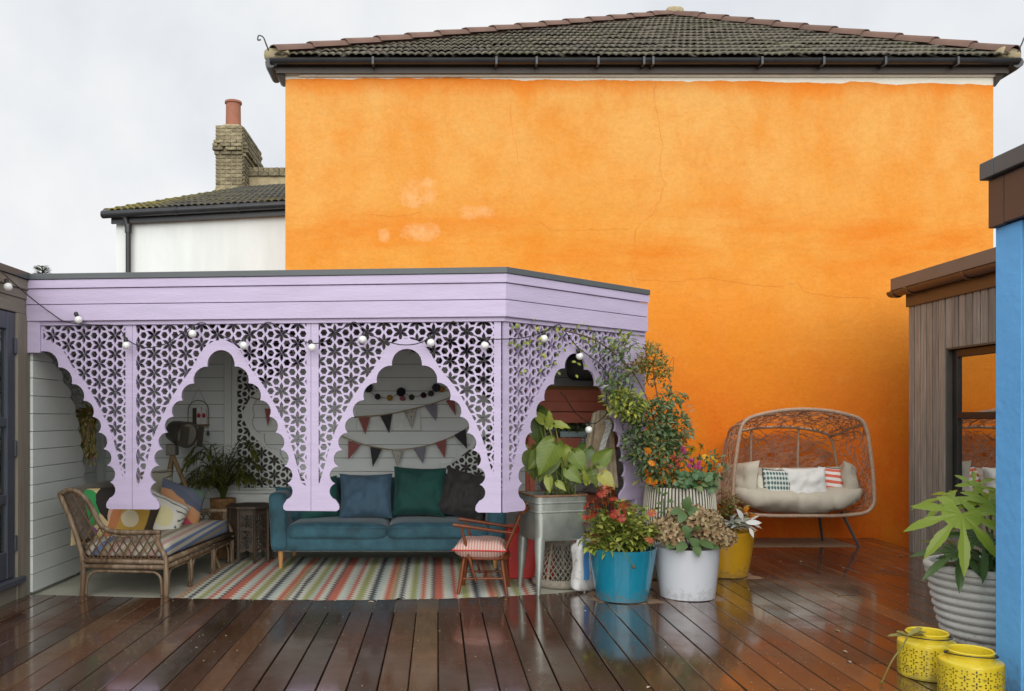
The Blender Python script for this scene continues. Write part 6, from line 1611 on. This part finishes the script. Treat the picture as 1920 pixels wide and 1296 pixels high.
for (px, py, yy, rx, rz, n) in ((1228, 690, 7.1, 26, 14, 140), (1214, 664, 7.08, 9, 22, 90), (1192, 690, 7.0, 26, 10, 120), (1243, 702, 7.1, 12, 16, 70), (1222, 652, 7.12, 14, 10, 40), (1238, 672, 7.12, 12, 12, 60), (1205, 680, 7.04, 14, 10, 60), (1222, 712, 7.08, 12, 8, 30)):
    wc(px, py, yy, rx, rz, n, mbO, .038, .020)
for i in range(60):
    t = rg.random(); px = lerp(960, 1110, t); p = onfront(px+rg.uniform(-10, 10), rg.choice((608, 630, 655, 690, 640))+rg.uniform(-14, 14), rg.uniform(.03, .06))
    mbY.leaf(p, rv(1)+Vector((0, -.3, 0)), (0, -1, .3), .042, .022, droop=.3)
o = mbS.build('vines', K['stemb'], cl); tag(o, kind='stuff')
for q, nm, cols in ((mbL, 'foliage', [(.04, .085, .028), (.075, .125, .045), (.13, .175, .085), (.05, .10, .04), (.20, .24, .13), (.09, .13, .05), (.22, .22, .05)]), (mbY, 'young_foliage', [(.15, .20, .035), (.26, .29, .05), (.10, .15, .035), (.40, .36, .06)]), (mbO, 'olive_foliage', [(.16, .16, .035), (.25, .21, .04), (.11, .12, .03), (.26, .10, .035)])):
    o = q.build(nm, leafm('climber_'+nm, cols, .42, .3, 1.5), cl); tag(o, kind='stuff')
bed = thing('cyclamen_and_daisies', 'pink cyclamen, orange blooms and black eyed daisies in the ribbed pot', 'plant', (SX_+.1, SY_, .74))
mbL = MB(); mbS = MB()
for i in range(120):
    a = rg.uniform(0, 6.28); p = at(1305+rg.uniform(-34, 34), 902+rg.uniform(-15, 15), 6.9+rg.uniform(-.08, .1))
    mbL.leaf(p, Vector((math.cos(a), -.5, math.sin(a)*.5)), (0, -.8, .8), .055, .052, ((0, .5), (.25, .95), (.6, 1.0), (.9, .6), (1, .2)), .3, .15)
cloud(mbL, at(1330, 880, 7.1), (.14, .1, .14), 170, .055, .022)
o = mbL.build('foliage', leafm('cyclamen_leaf', [(.03, .075, .03), (.055, .12, .045), (.10, .17, .08), (.14, .17, .04)], .45, .25, 1.5), bed); tag(o, kind='stuff')
pk_ = leafm('pink_petal', [(.55, .06, .25), (.62, .12, .32), (.45, .05, .22)], .5, .25); mg_ = leafm('coral_petal', [(.50, .10, .09), (.55, .16, .10)], .5, .25)
def cyc(mat):
    mb = MB()
    for i in range(6):
        a = i*1.047; mb.leaf((0, 0, 0), Vector((math.cos(a)*.55, math.sin(a)*.55, 1)), (math.cos(a), math.sin(a), 0), .045, .022, OV, .1, .2)
    return mb.mesh('flower', None, mat)
cpk, ccr = cyc(pk_), cyc(mg_)
for (px, py, m2) in ((1303, 880, cpk), (1309, 873, cpk), (1312, 882, cpk), (1294, 878, cpk), (1296, 868, cpk), (1273, 878, ccr), (1268, 870, ccr), (1276, 865, ccr), (1262, 862, ccr), (1284, 852, cpk), (1278, 846, cpk), (1256, 880, ccr)):
    p = at(px, py, 6.88); inst('flower', m2, bed, p).rotation_euler = (rg.uniform(-.4, .5), rg.uniform(-.4, .4), rg.uniform(0, 6)); mbS.tube([p, p+Vector((0, .05, -.12))], .002, 4)
for (px, py) in ((1215, 845), (1222, 868), (1212, 885), (1246, 878), (1216, 900), (1228, 905), (1240, 902), (1350, 880), (1345, 886)):
    q = inst('flower', orf, bed, at(px, py, 6.84)); q.rotation_euler = (rg.uniform(.7, 1.4), rg.uniform(-.5, .5), rg.uniform(0, 6))
for (px, py) in ((1341, 860), (1315, 836), (1298, 842), (1290, 850), (1325, 858)):
    p = at(px, py, 7.05); q = inst('flower', yfm, bed, p); q.rotation_euler = (rg.uniform(.8, 1.3), rg.uniform(-.4, .4), rg.uniform(0, 6)); inst('flower_centre', cone, q); mbS.tube(spline([p, p+Vector((-.02, .03, -.15)), Vector((SX_+.15, SY_, .74))], 4), .0025, 4)
o = mbS.build('stems', K['stem'], bed); tag(o, kind='stuff')
am = leafm('amber_leaf', [(.62, .26, .03), (.55, .18, .03), (.62, .36, .08)], .5, .3)
for (px, py, dx, dz, L) in ((1285, 762, .9, .1, .07), (1280, 775, .6, -.5, .08), (1290, 785, .3, -.9, .1), (1296, 800, .2, -1, .10), (1282, 800, .35, -.9, .12), (1276, 815, .6, -.8, .10), (1290, 772, .8, .3, .07)):
    mb = MB(); mb.leaf((0, 0, 0), Vector((dx, -.3, dz)), (0, -1, .3), L, L*.36, OV, .3, .2); mb.build('amber_leaf', am, bed, smooth=179, loc=at(px, py, 7.05))

# fatsia in the grey pot: hand shaped leaves
fa = thing('fatsia', 'fatsia with large hand shaped lime green leaves in the grey ringed pot', 'plant', (GX_, GY_, .46))
fA = leafm('fatsia_leaf', [(.25, .36, .03), (.31, .42, .05)], .32, .35); fB = leafm('fatsia_leaf_dark', [(.06, .12, .03), (.085, .15, .035)], .35, .2)
def palm_leaf(Rr, mat, lobes=8):
    mb = MB()
    for i in range(lobes):
        f = i/(lobes-1); a = R(-128+256*f); L = Rr*(1-.42*abs(f*2-1)**1.6)*rg.uniform(.92, 1.06); d = Vector((math.sin(a), math.cos(a), 0))
        pr = [(0, .06), (.10, .16), (.24, .30), (.38, .46), (.50, .72), (.58, .78), (.62, .70), (.70, .74), (.75, .60), (.82, .56), (.87, .40), (.95, .18), (1, .01)]
        mb.leaf((0, 0, 0), d, (0, 0, 1), L, Rr*.215, pr, .30, .2)
    web = []; n_ = 30
    vs = [(0, 0, .002)]+[(Rr*.27*math.sin(R(-136+272*i/n_)), Rr*.27*math.cos(R(-136+272*i/n_))*(1 if True else 0), -.008) for i in range(n_+1)]
    mb.add(vs, [(0, i+1, i+2) for i in range(n_)])
    return mb.mesh('leaf', None, mat)
fl_ = [palm_leaf(.36, fA), palm_leaf(.27, fA, 7), palm_leaf(.28, fB, 7), palm_leaf(.19, fA, 7)]
root = Vector((GX_+.02, GY_+.02, .45))
for (px, py, yy, dx, dy, dz, nx_, ny_, nz_, k) in ((1803, 964, 4.75, -.55, -.45, -.72, -.35, -.8, .55, 0), (1790, 932, 5.0, -.75, -.1, -.35, -.3, -.35, .9, 1), (1852, 938, 4.95, .1, -.5, -.7, .1, -.8, .6, 1), (1840, 1008, 4.78, -.2, -.6, -.6, .1, -.8, .6, 2), (1826, 912, 5.05, .7, .1, .35, .1, -.6, .8, 3), (1795, 1035, 4.85, -.8, -.3, -.3, -.2, -.6, .8, 2), (1885, 940, 5.0, .8, -.2, -.1, .2, -.6, .8, 1), (1890, 1010, 4.85, .7, -.4, -.4, .3, -.7, .6, 2)):
    p = at(px, py, yy); place_leaf(fl_[k], p, Vector((dx, dy, dz)), Vector((nx_, ny_, nz_)), fa)
    mb = MB(); mb.tube(spline([root, (root+p)/2+Vector((0, 0, .06)), p], 5), .006, 6); mb.build('stalk', K['stem'], fa, smooth=179)
mbL = MB(); cloud(mbL, at(1850, 1060, 4.9), (.22, .16, .05), 170, .06, .035)
o = mbL.build('undergrowth', fB, fa); tag(o, kind='stuff')

# plant hanging on the left recess wall
hg = thing('hanging_plant', 'trailing yellow green plant hanging on the left side wall of the pavilion', 'plant', at(165, 790, 7.55))
mbL = MB(); P0 = at(165, 780, 7.5)
cloud(mbL, P0, (.07, .07, .06), 70, .07, .035)
for i in range(34):
    p = P0+rv(.05); q = P0+Vector((rg.uniform(-.09, .09), rg.uniform(-.06, .06), rg.uniform(-.46, -.2)))
    n_ = 9
    for k in range(n_):
        c_ = p.lerp(q, k/n_)+rv(.012); mbL.leaf(c_, Vector((rg.uniform(-.5, .5), rg.uniform(-.5, .2), -1)), (0, -1, .2), .06, .018, droop=.2)
o = mbL.build('trails', leafm('trailing_leaf', [(.20, .19, .03), (.12, .13, .025), (.28, .20, .05), (.20, .09, .03), (.08, .10, .02)], .5), hg); tag(o, kind='stuff')
mb = MB(); mb.lathe([(.03, -.06), (.055, -.05), (.07, .03), (.06, .03)], 18, Matrix.Translation(P0+Vector((0, .03, -.01)))); mb.build('wall_pot', K['carve'], hg, smooth=50)

# ------------------------------------------------------------------ things at the pavilion's right corner
sh = thing('red_shelf_unit', 'red painted wooden shelf unit inside the right arch', 'shelves', (1.25, 8.2, -.02))
X0, X1, Y0, Y1 = .86, 1.66, 7.95, 8.35
for (x, y) in ((X0, Y0), (X1-.05, Y0), (X0, Y1-.05), (X1-.05, Y1-.05)):
    mb = MB(); mb.cbox((x, y, -.02), (x+.05, y+.05, 1.62), .003); mb.build('upright', K['terra'], sh)
for z, h in ((1.60, .10), (1.40, .10), (1.15, .10), (.62, .07), (.24, .07)):
    mb = MB(); mb.cbox((X0+.002, Y0+.01, z-.02), (X1-.002, Y1-.012, z), .003); bd = mb.build('shelf', K['terra'], sh)
    mb = MB(); mb.cbox((X0-.015, Y0-.02, z-h), (X1+.015, Y0-.001, z+.012), .004); mb.build('shelf_front', K['terra'], bd)
mb = MB(); mb.cbox((X0-.015, Y0-.02, 1.395), (X1+.015, Y0-.0012, 1.50), .004); mb.build('drawer_front', K['terra'], sh)
def small(name, label, cat, build, mat, **kw):
    mb = MB(); build(mb); o_ = mb.build(name, mat, **kw); return tag(o_, label, cat)
small('wooden_crate_lid', 'ochre wooden tray resting on top of the red shelves', 'tray', lambda m: m.cbox((X0+.10, Y0+.02, 1.614), (X1-.12, Y1-.05, 1.67), .008, TR(0, 0, 0, 0, .02)), mat_wood('ochre_wood', (.20, .10, .02), (.28, .14, .03), (.34, .19, .05), 'X', 20))
small('suitcase', 'dark round topped case on the tray above the shelves', 'case', lambda m: m.rbox((.34, .2, .26), .09, 8, M=TR(1.40, 8.12, 1.83)), pm('case_grey', (.075, .075, .08), .6, .1, 5), smooth=179)
small('folded_blanket', 'folded pale patterned blanket on the middle of the red shelves', 'blanket', lambda m: m.rbox((.42, .30, .26), .06, 10, M=TR(1.20, 8.12, .775), wr=.035, seed=5), mat_print('grey_print', (.34, .35, .33), 'dots', [(.13, .14, .14)], scale=22), smooth=179)
small('seed_box', 'pale blue box among plants on the upper red shelf', 'box', lambda m: m.cbox((1.15, 7.98, 1.165), (1.42, 8.10, 1.22), .004), pm('pale_blue_card', (.30, .40, .40), .7, .1, 5))
shp = thing('shelf_plant', 'small green potted plant on the upper red shelf', 'plant', (1.33, 8.12, 1.16))
mb = MB(); mb.lathe([(.05, 1.153), (.065, 1.24), (.058, 1.24)], 18, TR(1.33, 8.16, 0)); mb.build('plant_pot', K['pot'], shp, smooth=50)
mbL = MB(); cloud(mbL, Vector((1.30, 8.08, 1.28)), (.13, .06, .07), 80, .10, .03); o = mbL.build('foliage', leafm('shelf_leaf', [(.05, .11, .03), (.10, .17, .05), (.15, .2, .06)], .5), shp); tag(o, kind='stuff')
shd = thing('dried_bouquet', 'dried brown leaves left of the plant on the upper red shelf', 'dried leaves', (1.12, 8.12, 1.16))
mbL = MB(); cloud(mbL, Vector((1.10, 8.06, 1.27)), (.10, .06, .08), 45, .09, .05); o = mbL.build('leaves', leafm('dried_leaf', [(.24, .14, .08), (.30, .19, .11), (.16, .09, .05)], .7), shd); tag(o, kind='stuff')
# sheepskin over a stand: hanging folds
mb = MB(); n_u, n_v = 22, 26
Tl, Tr = at(1112, 775, 7.35), at(1150, 778, 7.35); Bl, Br = at(1082, 905, 7.32), at(1158, 912, 7.32)
for sd in (0, 1):
    for i in range(n_u+1):
        for j in range(n_v+1):
            u, v = i/n_u, j/n_v
            p = Tl.lerp(Tr, u).lerp(Bl.lerp(Br, u), v); fold = .035*math.sin(u*11+v*1.6)+.02*math.sin(u*23-v*3)
            p = p+Vector((0, -fold*(.35+v)+(.03 if sd else 0), .03*math.sin(u*5+1)*(1 if j == n_v else v)-.02*(1-abs(2*u-1))**0*0+.035*math.sin(math.pi*u)*(1-v))); mb.v.append(p)
for sd in (0, 1):
    o_ = sd*(n_u+1)*(n_v+1)
    for i in range(n_u):
        for j in range(n_v):
            a = o_+i*(n_v+1)+j; q = [a, a+n_v+1, a+n_v+2, a+1]; mb.f.append(q if sd else q[::-1])
skin = thing('sheepskin_throw', 'tan and cream sheepskin hanging inside the right arch', 'throw', (1.42, 7.34, .8))
mb.build('fleece', K['fur'], skin, smooth=179)
mb = MB(); A_ = [at(1136, 788, 7.26), at(1141, 800, 7.25), at(1131, 830, 7.22), at(1124, 862, 7.20)]
for i, p in enumerate(spline(A_, 4)):
    mb.v += [p+Vector((-.022, -.004*(i % 2), 0)), p+Vector((.026, -.012, .004))]
mb.f += [[2*i, 2*i+1, 2*i+3, 2*i+2] for i in range(len(mb.v)//2-1)]
mb.build('woven_trim', mat_print('trim_print', (.45, .45, .42), 'dots', [(.05, .05, .05)], scale=95), skin)
st2 = thing('patterned_bag_strap', 'dark patterned strap hanging left of the sheepskin', 'strap', (1.28, 7.4, .9))
mb = MB(); q_ = spline([at(1120, 800, 7.42), at(1100, 822, 7.42), at(1090, 842, 7.42), at(1074, 862, 7.42)], 4)
for i, p in enumerate(q_): w_ = .028+.02*math.sin(math.pi*i/(len(q_)-1)); mb.v += [p+Vector((-w_, 0, -.01)), p+Vector((w_, -.01, .01))]
mb.f += [[2*i, 2*i+1, 2*i+3, 2*i+2] for i in range(len(q_)-1)]; mb.build('strap', mat_print('strap_print', (.045, .045, .05), 'dots', [(.28, .28, .26)], scale=70), st2)
# red crate behind the chair
rc = thing('red_crate', 'red plastic crate behind the small spindle chair', 'crate', (.78, 7.35, -.01))
mb = MB()
for (lo, hi) in (((.60, 7.15, .0), (.98, 7.17, .40)), ((.60, 7.48, 0), (.98, 7.50, .40)), ((.60, 7.171, 0), (.62, 7.479, .40)), ((.96, 7.171, 0), (.98, 7.479, .40)), ((.62, 7.17, 0), (.96, 7.48, .02))): mb.cbox(lo, hi, .004)
mb.build('crate_body', K['redp'], rc)
mb = MB(); mb.tube([(x, y, .40) for x, y in ((.595, 7.145), (.985, 7.145), (.985, 7.505), (.595, 7.505))], .012, 6, closed=True); mb.build('rim', K['redp'], rc)
# wicker cloche under the tub
wk = thing('wicker_cloche', 'grey wicker dome with open mesh standing under the tub', 'basket', (1.0, 6.98, -.02), 0, world=False)
mb = MB(); mb.lathe([(.20, .0), (.225, .02), (.228, .05), (.205, .07), (.19, .06)], 28); mb.build('base_ring', K['wick'], wk, smooth=60)
cg = MB()
for s in (-1, 1):
    for k in range(30):
        a0 = 2*math.pi*k/30; ps = []
        for i in range(10):
            t = i/9; r_ = .20*math.cos(t*1.25)**.6; a = a0+s*t*1.1; ps.append((r_*math.cos(a), r_*math.sin(a), .06+.30*t))
        cg.tube(ps, .0042, 4, cap=False)
o = cg.build('open_weave', K['wick'], wk); tag(o, kind='stuff')
mb = MB(); mb.lathe([(.115, .335), (.12, .36), (.07, .41), (.01, .42)], 20); mb.build('crown', K['wick'], wk, smooth=60)
for a in (-2.2, -.9): stick((.21*math.cos(a), .21*math.sin(a), .05), (.125*math.cos(a), .125*math.sin(a), .36), .013, wk, 'rib', K['wick'])
# sack leaning by the turquoise pot
sk = thing('compost_sack', 'crumpled white plastic sack with a blue panel left of the turquoise pot', 'sack', (1.13, 6.62, 0), R(25), world=False)
bgm, nt, b = newmat('sack_plastic'); t_ = nd(nt, 'TexCoord'); s_ = nd(nt, 'SeparateXYZ', {0: t_.outputs['Object']})
n_ = nd(nt, 'TexNoise', {'Vector': t_.outputs['Object'], 'Scale': 22.0, 'Detail': 5.0}).outputs[0]
fx = mth(nt, 'MULTIPLY', mth(nt, 'LESS_THAN', mth(nt, 'ABSOLUTE', mth(nt, 'ADD', s_.outputs['X'], .012)), .030), mth(nt, 'GREATER_THAN', s_.outputs['Z'], .10))
col = mixc(nt, ramp(nt, n_, [(.55, (0, 0, 0)), (.7, (1, 1, 1))]), (.68, .68, .66), (.42, .40, .38)); col = mixc(nt, fx, col, (.10, .32, .70))
nt.links.new(col, b.inputs['Base Color']); b.inputs['Roughness'].default_value = .35
mb = MB(); mb.rbox((.20, .11, .36), .045, 12, M=TR(0, 0, .19), wr=.030, seed=12); mb.build('bag', bgm, sk, smooth=179)
mb = MB(); mb.rbox((.13, .03, .05), .012, 6, M=TR(0, 0, .385, .3), wr=.015, seed=3); mb.build('folded_top', bgm, sk, smooth=179)

# ------------------------------------------------------------------ yellow pierced lanterns
def lantern(label, X, Y, rz, ht):
    t = thing('lantern', label, 'lantern', (X, Y, 0), rz, group='yellow lanterns on the deck', world=False)
    r_, h0, h1 = .140, .012, .170; C_ = 2*math.pi*r_
    holes = []; nC = 18; dx = C_/nC; rows = 5; dz = (h1-h0-.02)/rows
    for i in range(nC):
        for j in range(rows):
            u = (i+.5)*dx; z = h0+.012+(j+.5)*dz
            def el(cu, cz, a_, b_): return [(cu+a_*math.cos(k*math.pi/4), cz+b_*math.sin(k*math.pi/4)) for k in range(8)]
            if (i+j) % 2: holes += [el(u, z+dz*.30, .0042, .0075), el(u, z-dz*.30, .0042, .0075), el(u-dx*.30, z, .0085, .0036), el(u+dx*.30, z, .0085, .0036)]
            else: holes += [el(u-dx*.22, z+dz*.22, .0045, .0045), el(u+dx*.22, z-dz*.22, .0045, .0045), el(u-dx*.22, z-dz*.22, .0045, .0045), el(u+dx*.22, z+dz*.22, .0045, .0045)]
    ol = [(C_*i/72, h0) for i in range(73)]+[(C_*i/72, h1) for i in range(72, -1, -1)]
    v2, tr = cut_board(ol, holes)
    mb = MB(); mb.add([(r_*math.cos(p[0]/r_), r_*math.sin(p[0]/r_), p[1]) for p in v2], tr)
    o_ = mb.build('pierced_wall', K['lant'], t, smooth=179)
    mb = MB(); mb.lathe([(.001, .003), (.132, .0), (.138, .004), (.1405, .014), (.136, .014)], 48, capb=False); mb.build('foot', K['lant'], t, smooth=40)
    mb = MB(); mb.lathe([(.1395, .168), (.138, .178), (.130, .185), (.105, .190), (.098, .196), (.098, .218), (.103, .226), (.098, .231), (.090, .226), (.088, .17)], 48, capb=False); mb.build('shoulder', K['lant'], t, smooth=40)
    for s in (-1, 1):
        mb = MB(); mb.tube([(s*.098, 0, .208), (s*.112, 0, .208)], .008, 8); mb.build('lug', K['wire'], t, smooth=50)
    a = R(ht); ps = [(.112*math.cos(k*math.pi/14), -math.sin(k*math.pi/14)*.135*math.cos(a), .208+math.sin(k*math.pi/14)*.135*math.sin(a)) for k in range(15)]
    mb = MB(); mb.tube(ps, .003, 6); mb.build('handle', K['wire'], t, smooth=60)
    return t
L1_ = lantern('yellow pierced lantern with a fallen leaf on top beside the grey pot', 2.565, 4.47, R(-15), 4)
L2_ = lantern('nearest yellow pierced lantern in the bottom right corner', 2.575, 4.12, R(-22), 8)
lf = thing('fallen_fatsia_leaf', 'yellowing fallen leaf with a long stalk lying over the lantern', 'leaf', at(1715, 1190, 4.4))
P0 = at(1703, 1192, 4.36); ym = leafm('yellowed_leaf', [(.34, .31, .07), (.30, .24, .06), (.24, .27, .06)], .5, .2)
mb = MB()
for (dx, dz, L) in ((-1, .05, .10), (-.7, .35, .06), (.9, .22, .12), (1, .05, .13), (.6, .35, .10)):
    mb.leaf(P0, Vector((dx, .25*abs(dx), dz)), (0, -.3, 1), L, .035, ((0, .3), (.3, .7), (.5, 1), (.65, .7), (.8, .8), (1, .05)), .15, .2)
mb.build('blade', ym, lf)
mb = MB(); mb.tube(spline([P0, at(1690, 1215, 4.30), at(1672, 1240, 4.27), Vector((at(1652, 1268, 4.3).x, 4.30, .008))], 5), [.0045]*15+[.008], 6); mb.build('stalk', ym, lf, smooth=179)

# tip of a tree beyond the left roof
tr_ = thing('conifer', 'tip of a distant conifer just above the grey roof at the left', 'tree', (at(79, 505, 24).x, 24, -.26))
tx = at(79, 505, 24).x; tz = at(79, 500, 24).z
mb = MB(); mb.tube([(tx, 24, -.26), (tx, 24, 2.5), (tx, 24, tz)], [.12, .07, .01], 8); mb.build('trunk', K['stemb'], tr_, smooth=60)
mbL = MB()
for i in range(1500):
    h = rg.random()**.8; z = lerp(1.0, tz, h); r_ = (tz-z)*.26+.03; a = rg.uniform(0, 6.28); q = r_*math.sqrt(rg.random())
    mbL.leaf((tx+q*math.cos(a), 24+q*math.sin(a), z), (math.cos(a), math.sin(a), .3), (0, 0, 1), .22, .05, droop=.2)
o = mbL.build('crown', leafm('conifer_leaf', [(.06, .08, .03), (.10, .11, .04), (.16, .14, .05)], .6), tr_); tag(o, kind='stuff')
